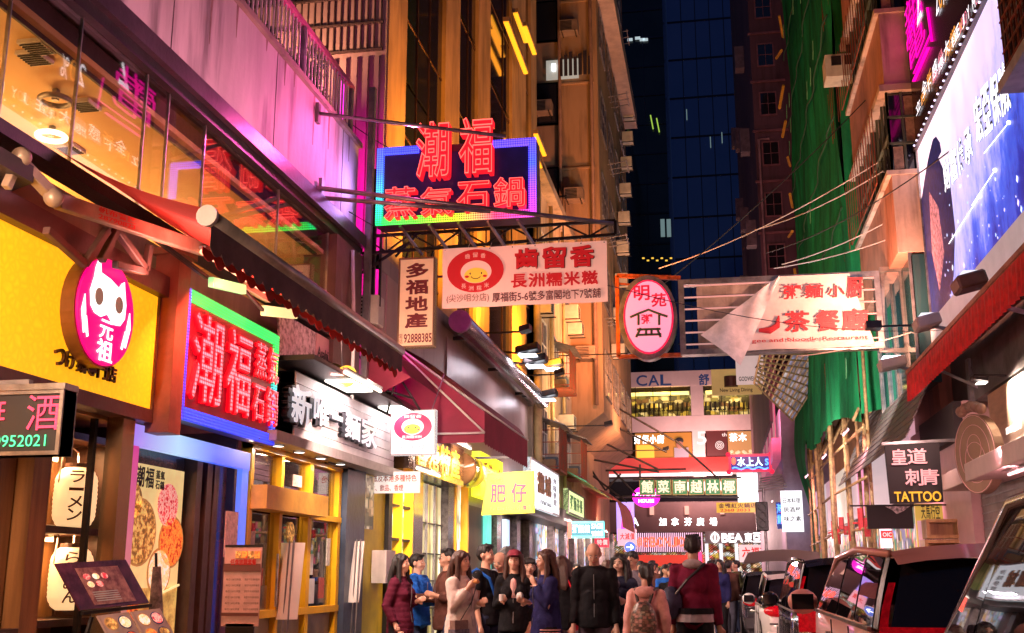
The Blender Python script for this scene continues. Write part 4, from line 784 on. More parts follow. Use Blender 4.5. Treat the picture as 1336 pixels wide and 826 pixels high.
# Yellow column and small shops, y 13 - 26
DS = T('snack_shop', 'snack shop with yellow frames and tightly filled lit shelves beside the noodle shop', 'shop front', (-4.3, 15, 0))
B(-4.4, -4.25, 13.15, 14.1, .1, 2.75).build('yellow_wall', m('yellow_tile', (.75, .6, .03), .3, 0, .15, 2, .1, grime=.3), DS)
B(-4.32, -4.23, 13.2, 13.55, 1.95, 2.6).build('photo_poster', shelf_mat('tourist_photo', [(.4, .3, .2), (.7, .5, .3), (.2, .2, .15), (.8, .7, .5)], .4, (9, 9, 9)), DS)
B(-4.24, -4.05, 13.55, 13.95, 1.3, 1.7).build('white_box', paint_w, DS)
B(-4.4, -4.2, 14.12, 14.28, .1, 2.8).build('black_post', black, DS)
goods = shelf_mat('goods_bright', [(.95, .85, .6), (.9, .2, .15), (.95, .95, .85), (.9, .6, .3), (.5, .7, .2), (.95, .8, .3), (.2, .15, .1)], 1.0, (7, 7, 5))
B(-4.4, -4.35, 14.3, 15.35, .15, 2.7).build('goods_on_shelves', goods, DS)
for z in (.6, 1.0, 1.4, 1.85, 2.3): B(-4.36, -4.25, 14.3, 15.35, z, z + .03).build('shelf', dark, DS)
for y in (14.28, 14.8, 15.35): B(-4.36, -4.22, y, y + .05, .1, 2.8).build('yellow_upright', yel, DS)
for y in (15.42, 17.5): B(-4.45, -4.22, y, y + (.5 if y < 16 else .45), .1, 2.9).build('granite_pillar', m('dark_granite', (.1, .09, .09), .15, 0, .3, 12, 0), DS)
mir = m('warped_mirror', (.75, .72, .55), .08, 1, .05, 1.2, 0)
t, N, L = nodes(mir); 
B(-4.4, -4.33, 15.95, 17.45, .3, 2.75).build('wrapped_goods', shelf_mat('yellow_columns', [(.8, .7, .3), (.95, .9, .6), (.4, .35, .12), (.85, .8, .45), (.6, .65, .3)], .8, (3, 6, .8)), DS)
for z in (.9, 1.3, 1.7, 2.15): B(-4.33, -4.3, 15.95, 17.45, z, z + .02).build('shelf', dark, DS)
for y in (15.93, 16.45, 16.95): B(-4.34, -4.29, y, y + .04, .3, 2.75).build('upright', steel, DS)
B(-4.4, -4.33, 17.98, 18.9, .3, 2.9).build('magazine_rack', shelf_mat('magazines', [(.95, .9, .5), (.9, .4, .2), (.6, .8, .7), (.95, .95, .9), (.8, .7, .2)], 1.0, (5, 5, 3)), DS)
for y in (17.95, 18.85): B(-4.38, -4.2, y, y + .07, .1, 3.0).build('yellow_upright', yel, DS)
B(-4.5, -4.3, 18.95, 21.5, .1, 3.2).build('entrance_wall', m('grey_brown_wall', (.22, .17, .14), .3, 0, .2), DS); B(-4.3, -4.28, 19.3, 20.4, .1, 2.6).build('dark_opening', m('dim_brown_room', (.09, .05, .03), .5), DS)
for (y, c_) in ((20.5, (.1, .7, .6)), (22.4, (.4, .6, .9))): B(-4.28, -4.2, y, y + .4, .9, 2.5).build('lit_poster', glow('poster_%d' % y, c_, .8), DS)
B(-4.6, -4.3, 21.6, 26.4, .1, 3.2).build('side_wall', m('grey_brown_wall', ()), DS)
for y in (21.2, 23.4, 25.0): B(-4.4, -4.15, y, y + .4, .1, 3.3).build('granite_pillar', MATS['dark_granite'], DS)
for (y, mt) in ((22.9, 'poster_22'),): pass
B(-4.32, -4.28, 23.9, 24.9, .2, 2.6).build('glass_door', gl_dark, DS)
for k, (ya, yb, hh) in enumerate(((15.4, 17.3, 2.9), (17.3, 18.9, 3.05))): pass
# gold lettered box sign and green round boxes
gs = T('gold_box_sign', 'curved brown plastic sign with glowing gold characters above the snack shop', 'sign', (-4.1, 16, 2.8))
B(-4.35, -4.0, 14.3, 17.6, 2.78, 3.38).build('box', m('tea_brown_acrylic', (.1, .05, .02), .12, 0, .2), gs)
chars(gs, '香港特產', (-3.99, 14.6, 2.86), LEFT, 2.7, .44, glow('gold_letter', (1, .5, .03), 1.6), .03)
MB().tube([(-4.12, 17.7, 3.1), (-4.12, 18.2, 3.1)], .27, 20).build('round_box', m('tea_brown_acrylic', ()), gs, True); MB().tube([(-4.1, 18.25, 3.1), (-4.1, 18.6, 3.1)], .26, 20).build('round_lamp', glow('olive_glow', (.6, .5, .03), .45), gs, True)
fg = T('yellow_side_sign', 'glowing lemon yellow sign box along the wall before the yellow hanging sign', 'sign', (-4, 20, 2.7))
B(-4.15, -4.0, 18.9, 21.0, 2.72, 3.5).build('box', glow('lemon', (.9, .85, .02), 1.2), fg); chars(fg, '香港小食', (-3.99, 19.1, 3.0), LEFT, 1.7, .35, m('orange_ink', (.6, .2, .02), .5, 0, 0), .02)
# ---- fat boy banner, facing
Yb = 18.6; fb = T('yellow_hanging_sign', 'bright yellow hanging sign with two big pink characters over the crowd', 'sign', (-3.5, Yb, 2.5))
p = [wy(*q, Yb) for q in ((629, 671), (697, 668), (697, 615), (684, 624), (629, 632))]
p = [wy(*q, Yb) for q in ((628, 672), (697, 669), (696, 614), (636, 618))]
MB().slab(p, (0, .08, 0)).build('face', m('acid_yellow', (.75, .68, .01), .5, 0, 0, em=.45, emc=(.9, .8, .01)), fb)
pk = m('hot_pink_print', (.6, .0, .07), .5, 0, 0)
for ch, x0_, y0_, x1_, y1_ in (('肥', 640, 656, 660, 632), ('仔', 667, 656, 687, 630)):
    a, b_ = wy(x0_, y0_, Yb), wy(x1_, y1_, Yb); put(MB(), ch, a, FRONT, b_.x - a.x, b_.z - a.z, .03, lift=.01).build('character', pk, fb)
a = wy(640, 667, Yb); line(fb, 'Fat Boy Shop', a, FRONT, .42, .07, pk, .02, lift=.01); line(fb, '小食店', wy(675, 666, Yb), FRONT, .25, .09, pk, .03, lift=.01); line(fb, '香記', wy(641, 631, Yb), FRONT, .2, .09, m('orange_ink', ()), .02, lift=.01)
for y in (18.62,): MB().bar((-4.3, y, 3.35), (-3.2, y, 3.35), .04).build('hanger', dark, fb)
# ---- white sign with brown calligraphy, along wall
ws = T('white_calligraphy_sign', 'large white lit sign with brown dragon calligraphy beyond the maroon awning', 'sign', (-4, 26, 3))
x_ = -3.7; a = wx(692, 596, x_); b_ = wx(729, 678, x_); o = V((x_, a.y, 2.75)); W_, H_ = b_.y - a.y, a.z - 2.75
board(ws, o, LEFT, W_, H_, .15, glow('white_lit_panel', (.85, .88, .95), 1.0), 'face'); frame(ws, o, LEFT, W_, H_, .04, .17, alu, 'frame', lift=.02)
gb_ = m('gold_brown_letter', (.3, .13, .03), .35, .3, 0)
chars(ws, '龍城', o + V((0, W_ * .2, H_ * .35)), LEFT, W_ * .5, H_ * .45, gb_, .05, ext=.02, gap=.1); chars(ws, '海味參茸', o + V((0, W_ * .78, H_ * .2)), LEFT, W_ * .13, H_ * .65, m('grey_ink', (.25, .2, .2), .5, 0, 0), .02, vertical=True); line(ws, 'LOONG WAH', o + V((0, W_ * .3, .1)), LEFT, W_ * .4, .12, inkd, .02)
B(-4.3, -3.75, o.y, 34, 2.6, 3.0).build('backing_beam', dark, ws)
# ---- further shops (26 - 46)
FS = T('far_shop_row', 'row of narrow dark pillared shops with coloured displays under the cream block', 'shop front', (-4.3, 36, 0))
B(-4.6, -4.3, 26.4, 46, .1, 3.0).build('wall', m('grey_brown_wall', ()), FS)
ccs = [(.95, .6, .15), (.95, .9, .8), (.4, .7, .9), (.9, .4, .2), (.9, .9, .95), (.95, .3, .5), (.7, .6, .95)]
for k in range(9):
    y = 26.8 + k * 2.1; B(-4.3, -4.25, y, y + 1.5, .3, 2.7).build('shop_display', shelf_mat('far_display%d' % (k % 4), random.sample(ccs, 5), .7, (7, 7, 6)), FS); B(-4.35, -4.1, y + 1.6, y + 1.95, .1, 3.0).build('pillar', MATS['dark_granite'], FS)
    area('far_shop_lamp', (-4.1, y + .7, 2.7), (-3, y + .7, 0), 1.2, .15, (1, .8, .65), 30)
def wallsign(name, label, a, b, x, mat, txt, tm, z0=None, th=.12, vert=False, emitf=None):
    p, q = wx(*a, x), wx(*b, x); z1_ = p.z; z0 = z0 if z0 is not None else q.z; t = T(name, label, 'sign', (x, p.y, z0))
    fr = LEFT if x < 0 else RIGHT; w_ = abs(q.y - p.y); oo = V((x, min(p.y, q.y) if x < 0 else max(p.y, q.y), z0))
    board(t, oo, fr, w_, z1_ - z0, th, mat, 'face'); frame(t, oo, fr, w_, z1_ - z0, .04, th + .02, dark, 'frame', lift=.02)
    if txt: chars(t, txt, oo + fr[0] * w_ * .1 + V((0, 0, (z1_ - z0) * .2)), fr, w_ * .8, (z1_ - z0) * .6, tm, .03)
    return t
wallsign('yellow_green_sign', 'pale green lit sign with yellow panel beyond the white calligraphy sign', (741, 637), (762, 678), -3.7, glow('mint_panel', (.7, .85, .35), .9), '粥麵茶餐', m('green_ink', (.05, .3, .1), .5, 0, 0))
Ys = 29
def facing(name, label, x0, y0, x1, y1, Yd, mat, th=.1, fr_mat=None, cat='sign'):
    a, b = wy(x0, y1, Yd), wy(x1, y0, Yd); t = T(name, label, cat, a); board(t, a, FRONT, b.x - a.x, b.z - a.z, th, mat, 'face')
    if fr_mat: frame(t, a, FRONT, b.x - a.x, b.z - a.z, .05 * Yd / 25, th + .02, fr_mat, 'frame', lift=.02)
    return t, a, b.x - a.x, b.z - a.z
t, o, W_, H_ = facing('rainbow_neon_sign', 'cyan and red neon congee sign reading SAGE 9388 above the pavement', 741, 680, 788, 702, 26, glow('teal_panel', (.02, .25, .3), .8), fr_mat=glow('cyan_edge', (.1, .8, .8), 2))
chars(t, '粥麵館', o + V((W_ * .12, -.03, H_ * .3)), FRONT, W_ * .5, H_ * .5, glow('multi_w', (.6, .9, 1), 3), .03); line(t, 'SAGE', o + V((W_ * .66, -.03, H_ * .55)), FRONT, W_ * .3, H_ * .3, cw, .02); line(t, '9388', o + V((W_ * .66, -.03, H_ * .12)), FRONT, W_ * .3, H_ * .28, cw, .02)
B(o.x, o.x + W_ * .1, 25.95, 25.98, o.z, o.z + H_).build('red_strip', glow('red_neon', ()), t)
t, o, W_, H_ = facing('red_small_sign', 'small red sign with pink characters below the rainbow neon sign', 776, 702, 794, 714, 27, glow('red_box', (.8, .02, .05), 1.2)); chars(t, '特價', o + V((.05, -.02, .05)), FRONT, W_ * .8, H_ * .6, glow('poster_white', ()), .03)
rsn = T('arrow_road_sign', 'round blue road sign with white arrow on a thin pole', 'road sign', wy(822, 714, 33) - V((0, 0, 2))); c = wy(822, 714, 33)
ell(rsn, c, FRONT, .16 * 1.0, .16, .02, m('road_blue', (.01, .08, .5), .4, 0, 0, em=.5), 'disc'); ell(rsn, c + V((0, .01, 0)), FRONT, .18, .18, .01, paint_w, 'rim')
MB().bar(c + V((-.1, -.03, 0)), c + V((.1, -.03, 0)), .025).build('arrow', cw, rsn); MB().bar(c + V((.02, -.03, .07)), c + V((.1, -.03, 0)), .025).build('arrow', cw, rsn); MB().bar(c + V((.02, -.03, -.07)), c + V((.1, -.03, 0)), .025).build('arrow', cw, rsn); MB().tube([c + V((0, .03, .1)), V((c.x, 33.03, 0))], .03, 8).build('pole', steel, rsn)
t, o, W_, H_ = facing('violet_fashion_board', 'violet lit fashion light box showing two tall figures near the mall', 805, 655, 827, 706, 50, glow('violet', (.45, .3, .95), 1.1))
for k in range(2): MB().slab([o + V((W_ * (.2 + .4 * k), -.03, .2)), o + V((W_ * (.5 + .4 * k), -.03, .2)), o + V((W_ * (.38 + .4 * k), -.03, H_ * .9))], (0, -.02, 0)).build('figure_print', glow('magenta_f', (1, .05, .6), 1.2), t)
t, o, W_, H_ = facing('pink_board', 'pink lit board with red print under the violet fashion light box', 806, 690, 830, 712, 49, glow('pinkboard', (.9, .35, .45), 1.0)); chars(t, '大減價', o + V((.1, -.02, .25)), FRONT, W_ * .8, H_ * .4, glow('red_letter', ()), .03)
# ---- Vietnamese restaurant sign
Yv = 40; vs_ = T('green_square_sign', 'row of six green squares with cream characters hung across the street on dark bars', 'sign', wy(835, 648, Yv))
cr = m('cream_char', (.8, .7, .5), .5, 0, 0, em=.55)
for i, ch in enumerate('館菜南越林椰'):
    x0_ = 834.5 + i * 21.4; a, b_ = wy(x0_, 646, Yv), wy(x0_ + 19.5, 624, Yv); t = board(vs_, a, FRONT, b_.x - a.x, b_.z - a.z, .1, m('sign_green', (.02, .2, .06), .4, 0, 0, em=.35), 'square')
    frame(vs_, a, FRONT, b_.x - a.x, b_.z - a.z, .03, .12, m('gold_trim', (.4, .3, .1), .4, .4), 'square_frame', lift=.012)
    put(MB(), ch, a + V((.07, 0, .07)), FRONT, b_.x - a.x - .14, b_.z - a.z - .14, .03, lift=.012).build('character', cr, vs_)
def strut(parent, a, b, Ya, Yb_=None, r=.03): MB().tube([wy(*a, Ya), wy(*b, Yb_ or Ya)], r, 6).build('strut', dark, parent)
for a, b_ in (((770, 512), (880, 575)), ((770, 540), (870, 590)), ((768, 568), (858, 612)), ((770, 568), (806, 538)), ((775, 600), (860, 616)), ((790, 614), (895, 612)), ((835, 624), (835, 606)), ((882, 575), (938, 625)), ((818, 655), (772, 620)), ((800, 614), (830, 645)), ((752, 585), (790, 640)), ((790, 640), (810, 618))): strut(vs_, a, b_, Yv - .2, r=.035)
a, b_ = wy(826, 626, Yv), wy(967, 623, Yv); MB().bar(a, b_, .06).build('top_bar', dark, vs_); a, b_ = wy(812, 648, Yv), wy(965, 649, Yv); MB().bar(a, b_, .06).build('bottom_bar', dark, vs_)
et = T('pink_oval_sign', 'magenta oval sign with two lines of white letters behind the green squares', 'sign', wy(842, 662, 44)); c = wy(843, 648, 44)
ell(et, c, FRONT, .54, .42, .12, glow('magenta_oval', (.95, 0, .62), 1.3), 'face'); line(et, 'ETUDE', c + V((-.42, -.01, -.02)), FRONT, .84, .17, cw, .02); line(et, 'HOUSE', c + V((-.3, -.01, -.23)), FRONT, .6, .13, cw, .03)
MB().bar(c + V((-1.2, .1, 0)), c + V((.5, .1, 0)), .06).build('arm', dark, et)
t, o, W_, H_ = facing('yellow_strip_sign', 'long yellow sign with brown characters and digits left of the traffic lamp', 935, 655, 990, 669, 62, glow('ochre_panel', (.65, .4, .03), .7)); chars(t, '金雞紅火鍋店', o + V((.1, -.02, H_ * .45)), FRONT, W_ * .9, H_ * .45, m('brownprint', ()), .03); line(t, '2368 2033', o + V((.2, -.02, .05)), FRONT, W_ * .7, H_ * .28, m('red_ink', ()), .02)
# ================================================================== OVERHEAD SIGNS
# main neon
Yn = 12.3; nm = T('neon_restaurant_sign', 'big red neon sign with red tube characters and rainbow dot border over the street', 'sign', (-2.9, Yn, 5.5))
a = wy(490, 294, Yn); b_ = wy(699, 180, Yn); o = V((a.x, Yn, a.z)); W_, H_ = b_.x - a.x, b_.z - a.z
B(o.x, o.x + W_, Yn + .02, Yn + .3, o.z, o.z + H_).build('cabinet', m('sign_cabinet', (.12, .06, .12), .45, .3), nm)
B(o.x + .1, o.x + W_ - .1, Yn, Yn + .02, o.z + .1, o.z + H_ - .1).build('back_panel', m('navy_panel', (.02, .015, .12), .3, 0, .2, 3, 0, em=.10, emc=(.05, .02, .6)), nm)
dl_ = dots('nd_left_y', [(0, .8, .15), (.02, .5, .6), (.05, .15, 1), (.06, .08, 1)], .0283, 2.3, axis=2, stops=(o.z, o.z + H_), rad=.45); dr_ = dots('nd_right_y', [(.6, .04, .5), (.3, .05, 1), (.05, .08, 1), (.1, .05, 1)], .0283, 2.3, axis=2, stops=(o.z, o.z + H_), rad=.45)
dt_ = dots('nd_top_y', [(.04, .06, 1), (.05, .05, 1), (.12, .05, 1)], .0283, 2.3, axis=0, stops=(o.x, o.x + W_), rad=.45); db_ = dots('nd_bottom_y', [(0, .8, .1), (.12, .8, .05), (.5, .6, .02), (.85, .05, .15), (.8, .05, .5)], .0283, 2.0, axis=0, stops=(o.x, o.x + W_), rad=.45)
B(o.x, o.x + .085, Yn - .02, Yn + .02, o.z, o.z + H_).build('dot_border', dl_, nm); B(o.x + W_ - .085, o.x + W_, Yn - .02, Yn + .02, o.z, o.z + H_).build('dot_border', dr_, nm)
B(o.x + .085, o.x + W_ - .085, Yn - .022, Yn + .02, o.z, o.z + .085).build('dot_border', db_, nm)
B(o.x + .085, o.x + .52, Yn - .022, Yn + .02, o.z + H_ - .085, o.z + H_).build('dot_border', dt_, nm); B(o.x + W_ - .55, o.x + W_ - .085, Yn - .022, Yn + .02, o.z + H_ - .085, o.z + H_).build('dot_border', dt_, nm)
nr = glow('neon_tube_red', (1, .09, .07), 3.6); redbox = m('red_letter_box', (.55, .01, .02), .35, 0, .1, 4, 0, em=.9, emc=(1, 0, .02))
def neon(ch, x0_, y0_, x1_, y1_, d=.1, lift=.14):
    a, b = wy(x0_, y0_, Yn - .1), wy(x1_, y1_, Yn - .1); w_, h_ = b.x - a.x, b.z - a.z
    put(MB(), ch, a, FRONT, w_, h_, .03, ext=.12, lift=-.0).build('character', redbox, nm)
    put(MB(), ch, a + V((.0, -.05, 0)), FRONT, w_, h_, .03, tube=.011, lift=.03).build('neon_outline', nr, nm)
neon('潮', 544, 236, 588, 160); neon('福', 600, 230, 644, 154)
neon('蒸', 503, 288, 545, 245); neon('氣', 550, 284, 592, 245); neon('石', 597, 278, 640, 238); neon('鍋', 645, 274, 686, 232)
area('neon_glow_side', (-3.98, Yn + .1, 6.0), (-6, Yn - 2.5, 6.2), .1, .6, (.5, .3, 1), 7)
for k in range(5): MB().bar((o.x + .3 + k * .36, Yn + .02, o.z - .02), (o.x + .45 + k * .36, Yn + .5, o.z - .25), .03).build('brace', steel, nm)
# poles from the wall
gp = T('sign_gantry', 'grey steel poles and dark lattice truss holding the street signs out from the parapet', 'gantry', (-4.1, 12.8, 4.5))
def pole(a, b, r, nmn='pole', mat=None): MB().tube([a, b], r, 10).build(nmn, mat or steel, gp, True)
pa = wx(415, 148, -4.28); pole(pa, wy(660, 178, 11.8), .022); MB().box(-4.3, -4.26, pa.y - .04, pa.y + .04, pa.z - .12, pa.z + .12).build('wall_plate', steel, gp)
pa = wx(412, 245, -4.25); pole(pa, wy(800, 292, 12.6), .028); pa = wx(418, 258, -4.25); pole(pa, wy(640, 276, 11.9), .026); MB().box(-4.26, -4.22, pa.y - .05, pa.y + .05, pa.z - .1, pa.z + .22).build('wall_plate', steel, gp)
B(-4.2, -4.12, 12.75, 12.83, 3.6, 7.55).build('upright', steel, gp); B(-4.2, -4.12, 12.95, 13.0, 3.6, 6.5).build('upright', dark, gp)
Yt = 12.9; t0, t1_ = wy(472, 309, Yt), wy(803, 288, Yt); u0, u1 = wy(472, 331, Yt), wy(803, 306, Yt)
MB().bar(t0, t1_, .035).build('top_chord', dark, gp); MB().bar(u0, u1, .035).build('bottom_chord', dark, gp); MB().bar(t1_, u1, .035).build('end_bar', dark, gp)
for k in range(10):
    f = k / 10; a = u0.lerp(u1, f) if k % 2 else t0.lerp(t1_, f); b_ = t0.lerp(t1_, f + .1) if k % 2 else u0.lerp(u1, f + .1); MB().bar(a, b_, .02).build('lattice_bar', dark, gp); MB().bar(u0.lerp(u1, f), t0.lerp(t1_, f), .015).build('lattice_bar', dark, gp)
MB().bar(wy(472, 356, Yt), wy(530, 318, Yt), .03).build('strut', dark, gp); MB().bar(wy(495, 400, Yt), wy(497, 310, Yt), .03).build('strut', dark, gp); MB().bar(wy(516, 335, Yt), wy(545, 305, Yt), .025).build('strut', dark, gp)
# vertical estate sign
Yd = 12.7; t = T('vertical_sign', 'tall narrow cream sign with four dark characters and a phone number', 'sign', wy(518, 453, Yd)); a, b_ = wy(518, 454, Yd), wy(568, 335, Yd); o = a; W_, H_ = b_.x - a.x, b_.z - a.z
board(t, o, FRONT, W_, H_, .1, m('peach_panel', (.8, .45, .26), .6, 0, .08, 3, 0, em=.26, emc=(.9, .45, .25)), 'face'); frame(t, o, FRONT, W_, H_, .02, .12, m('wood_frame', (.2, .1, .05), .5), 'frame', lift=.012)
mr_ = m('dark_maroon_print', (.16, .015, .02), .5, 0, 0)
chars(t, '多福地產', o + V((W_ * .2, 0, H_ * .2)), FRONT, W_ * .62, H_ * .75, mr_, .04, vertical=True, gap=.12); line(t, '92888385', o + V((W_ * .18, 0, H_ * .05)), FRONT, W_ * .76, H_ * .1, mr_, .03); line(t, '電', o + V((W_ * .05, 0, H_ * .1)), FRONT, W_ * .1, H_ * .05, mr_, 0); line(t, '話', o + V((W_ * .05, 0, H_ * .045)), FRONT, W_ * .1, H_ * .05, mr_, 0)
for s in (.15, .85): MB().bar(o + V((W_ * s, .05, H_)), o + V((W_ * s, .15, H_ + .12)), .02).build('hook', dark, t)
# mochi banner
t = T('mochi_banner', 'wide peach cloth banner with red characters and a red oval smiling mochi', 'banner', wy(577, 403, Yd)); a = wy(577, 403, Yd); b_ = wy(791.5, 314, Yd); o = a; W_, H_ = b_.x - a.x, b_.z - a.z
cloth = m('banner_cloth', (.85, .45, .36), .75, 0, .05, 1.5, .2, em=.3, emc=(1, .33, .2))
MB().patch(o, o + V((W_, 0, 0)), o + V((W_, 0, H_)), o + V((0, 0, H_)), 60, 24, lambda u, v: (0, .012 * math.sin(u * 9 + v * 5) + .008 * math.sin(u * 23 - v * 11) - .01, 0)).build('cloth', cloth, t, True)
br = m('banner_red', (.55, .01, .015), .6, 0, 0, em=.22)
ell(t, o + V((W_ * .205, -.02, H_ * .6)), FRONT, W_ * .175, H_ * .36, .004, br, 'oval_print', lift=.01)
ell(t, o + V((W_ * .21, -.02, H_ * .58)), FRONT, W_ * .095, H_ * .19, .004, cloth, 'oval_print', lift=.015)
ell(t, o + V((W_ * .21, -.02, H_ * .52)), FRONT, W_ * .072, H_ * .125, .004, m('mochi_yellow', (.9, .5, .05), .6, 0, 0, em=.3), 'mochi_print', lift=.02)
for s in (-1, 1): ell(t, o + V((W_ * (.21 + s * .035), -.02, H_ * .55)), FRONT, .009, .014, .003, inkd, 'eye_print', lift=.024, n=10); ell(t, o + V((W_ * (.21 + s * .055), -.02, H_ * .5)), FRONT, .026, .016, .003, br, 'cheek_print', lift=.024, n=12)
MB().tube([o + V((W_ * .21 + .055 * math.cos(q), -.046, H_ * .5 + .03 * math.sin(q))) for q in [math.pi + math.pi * k / 8 for k in range(9)]], .004, 5).build('smile_print', inkd, t)
chars(t, '齒留香'.replace('齒', '齒'), o + V((W_ * .44, -.02, H_ * .57)), FRONT, W_ * .5, H_ * .36, m('black_red', (.07, .0, .0), .5, 0, 0), .05, gap=.12, lift=.008)
chars(t, '齒留香', o + V((W_ * .436, -.02, H_ * .575)), FRONT, W_ * .5, H_ * .36, br, .04, gap=.13, lift=.014)
chars(t, '長洲糯米糍', o + V((W_ * .42, -.02, H_ * .28)), FRONT, W_ * .53, H_ * .23, br, .035, gap=.08, lift=.012)
line(t, '(尖沙咀分店)', o + V((W_ * .03, -.02, H_ * .07)), FRONT, W_ * .26, H_ * .15, m('brown_ink', (.3, .06, .02), .5, 0, 0), .0, lift=.012); line(t, '厚福街5-6號多富閣地下7號舖', o + V((W_ * .31, -.02, H_ * .06)), FRONT, W_ * .65, H_ * .16, mr_, .015, lift=.012)
for s, tx in (('齒留香', .8), ('長洲糯米', .3)):
    for i, ch in enumerate(s): ang = (i - (len(s) - 1) / 2) * .38; put(MB(), ch, o + V((W_ * (.205 + .13 * math.sin(ang)) - .03, -.02, H_ * (.58 + (.27 if tx > .5 else -.29) * math.cos(ang)) - .02)), FRONT, .06, .06, .0, lift=.016).build('character', cloth, t)
for k in range(8): MB().ball(o + V((.03 + k * (W_ - .06) / 7, -.01, H_ - .02)), .008, 6, 4).build('eyelet', dark, t); MB().tube([o + V((.03 + k * (W_ - .06) / 7, -.0, H_ - .02)), o + V((.03 + k * (W_ - .06) / 7, .1, H_ + .08))], .004, 4).build('tie', paint_w, t)
# small mochi light box and notice strip
Ym = 13.6; t = T('mochi_light_box', 'small square white light box with the red oval smiling mochi under the awning', 'sign', wy(509, 593, Ym)); a, b_ = wy(509, 594, Ym), wy(568, 534, Ym); o = a; W_, H_ = b_.x - a.x, b_.z - a.z
board(t, o, FRONT, W_, H_, .12, glow('lightbox_white', (.95, .8, .78), 1.0), 'face'); frame(t, o, FRONT, W_, H_, .012, .13, steel, 'frame', lift=.006)
ell(t, o + V((W_ * .5, 0, H_ * .62)), FRONT, W_ * .43, H_ * .31, .003, glow('logo_red', (.6, .0, .08), .8), 'oval_print', lift=.006); ell(t, o + V((W_ * .5, 0, H_ * .62)), FRONT, W_ * .25, H_ * .18, .003, glow('lightbox_white', ()), 'oval_print', lift=.01)
ell(t, o + V((W_ * .49, 0, H_ * .57)), FRONT, W_ * .19, H_ * .11, .003, glow('mochi_y', (.85, .8, .05), .9), 'mochi_print', lift=.013)
for s in (-1, 1): ell(t, o + V((W_ * (.49 + s * .08), 0, H_ * .6)), FRONT, .01, .012, .002, inkd, 'eye_print', lift=.016, n=10); ell(t, o + V((W_ * (.49 + s * .14), 0, H_ * .55)), FRONT, .014, .01, .002, glow('logo_red', ()), 'cheek_print', lift=.016, n=10)
MB().tube([o + V((W_ * .49 + .035 * math.cos(q), -.018, H_ * .57 + .02 * math.sin(q))) for q in [math.pi + math.pi * k / 8 for k in range(9)]], .003, 5).build('smile_print', inkd, t)
line(t, '長洲糯米糍', o + V((W_ * .26, 0, H_ * .36)), FRONT, W_ * .46, H_ * .07, glow('lightbox_white', ()), .01, lift=.012); line(t, '齒留香', o + V((W_ * .3, 0, H_ * .81)), FRONT, W_ * .4, H_ * .08, glow('lightbox_white', ()), .01, lift=.012); line(t, '尖沙咀分店', o + V((W_ * .2, 0, H_ * .12)), FRONT, W_ * .6, H_ * .09, glow('logo_red', ()), .0)
for s in (.1, .9): MB().tube([o + V((W_ * s, .05, H_)), o + V((W_ * (.5 + (s - .5) * 1.4), .3, H_ + .5))], .008, 5).build('hanger', steel, t)
t = T('snack_notice_strip', 'white strip with red lines of characters about snacks, drinks and cigarettes', 'sign', wy(465, 644, Ym)); a, b_ = wy(466, 644, Ym), wy(548, 615, Ym); o = a; W_, H_ = b_.x - a.x, b_.z - a.z
board(t, o, FRONT, W_, H_, .02, glow('strip_white', (.9, .75, .68), .75), 'sheet'); ri = m('orange_red_ink', (.6, .06, .02), .5, 0, 0); line(t, '糯米糍及本港多種特色', o + V((W_ * .05, 0, H_ * .53)), FRONT, W_ * .9, H_ * .33, ri, .015); line(t, '小食、飲品、香煙', o + V((W_ * .14, 0, H_ * .1)), FRONT, W_ * .6, H_ * .3, ri, .015)
for s in (.1, .9): MB().tube([o + V((W_ * s, .01, H_)), o + V((W_ * s, .01, H_ + .2))], .005, 4).build('string', steel, t)
# ---- torn restaurant sign on its frame
Yr = 24.5; rs_ = T('torn_restaurant_sign', 'wide aluminium sign frame with a torn white cloth, half folded down, red characters', 'sign', wy(888, 462, Yr))
o = wy(888, 463, Yr); b_ = wy(1147, 353, Yr); W_, H_ = b_.x - o.x, b_.z - o.z
frame(rs_, o, FRONT, W_, H_, .12, .3, alu, 'frame', lift=.0)
for k in range(6): B(o.x + .12, o.x + W_ - .12, Yr + .02, Yr + .06, o.z + .22 + k * .27, o.z + .25 + k * .27).build('tube_rail', glow('dead_tube', (.75, .4, .38), .45), rs_)
dirty = m('dirty_white_back', (.42, .36, .33), .7, 0, .25, 1.3, .2, grime=.4)
B(o.x + .4, o.x + W_ - .35, Yr + .1, Yr + .13, o.z + .12, o.z + H_ - .12).build('back_panel', dirty, rs_)
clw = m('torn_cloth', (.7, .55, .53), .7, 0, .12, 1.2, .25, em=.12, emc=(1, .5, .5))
def PY(px, py, dy=0): return wy(px, py, Yr + dy)
MB().patch(PY(945, 458, -.06), PY(1143, 452, -.04), PY(1108, 357, -.03), PY(1017, 361, -.03), 30, 14, lambda u, v: (0, .05 * math.sin(u * 13 + v * 3) * (1 - v) - .03 * math.sin(v * 7), 0)).build('hanging_cloth', clw, rs_, True)
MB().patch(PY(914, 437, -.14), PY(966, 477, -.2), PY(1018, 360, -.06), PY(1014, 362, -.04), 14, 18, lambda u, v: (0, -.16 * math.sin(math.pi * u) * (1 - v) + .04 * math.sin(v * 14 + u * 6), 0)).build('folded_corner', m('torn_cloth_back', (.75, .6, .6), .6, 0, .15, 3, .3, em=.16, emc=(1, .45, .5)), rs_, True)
dr = m('faded_red', (.42, .02, .03), .6, 0, 0, em=.1)
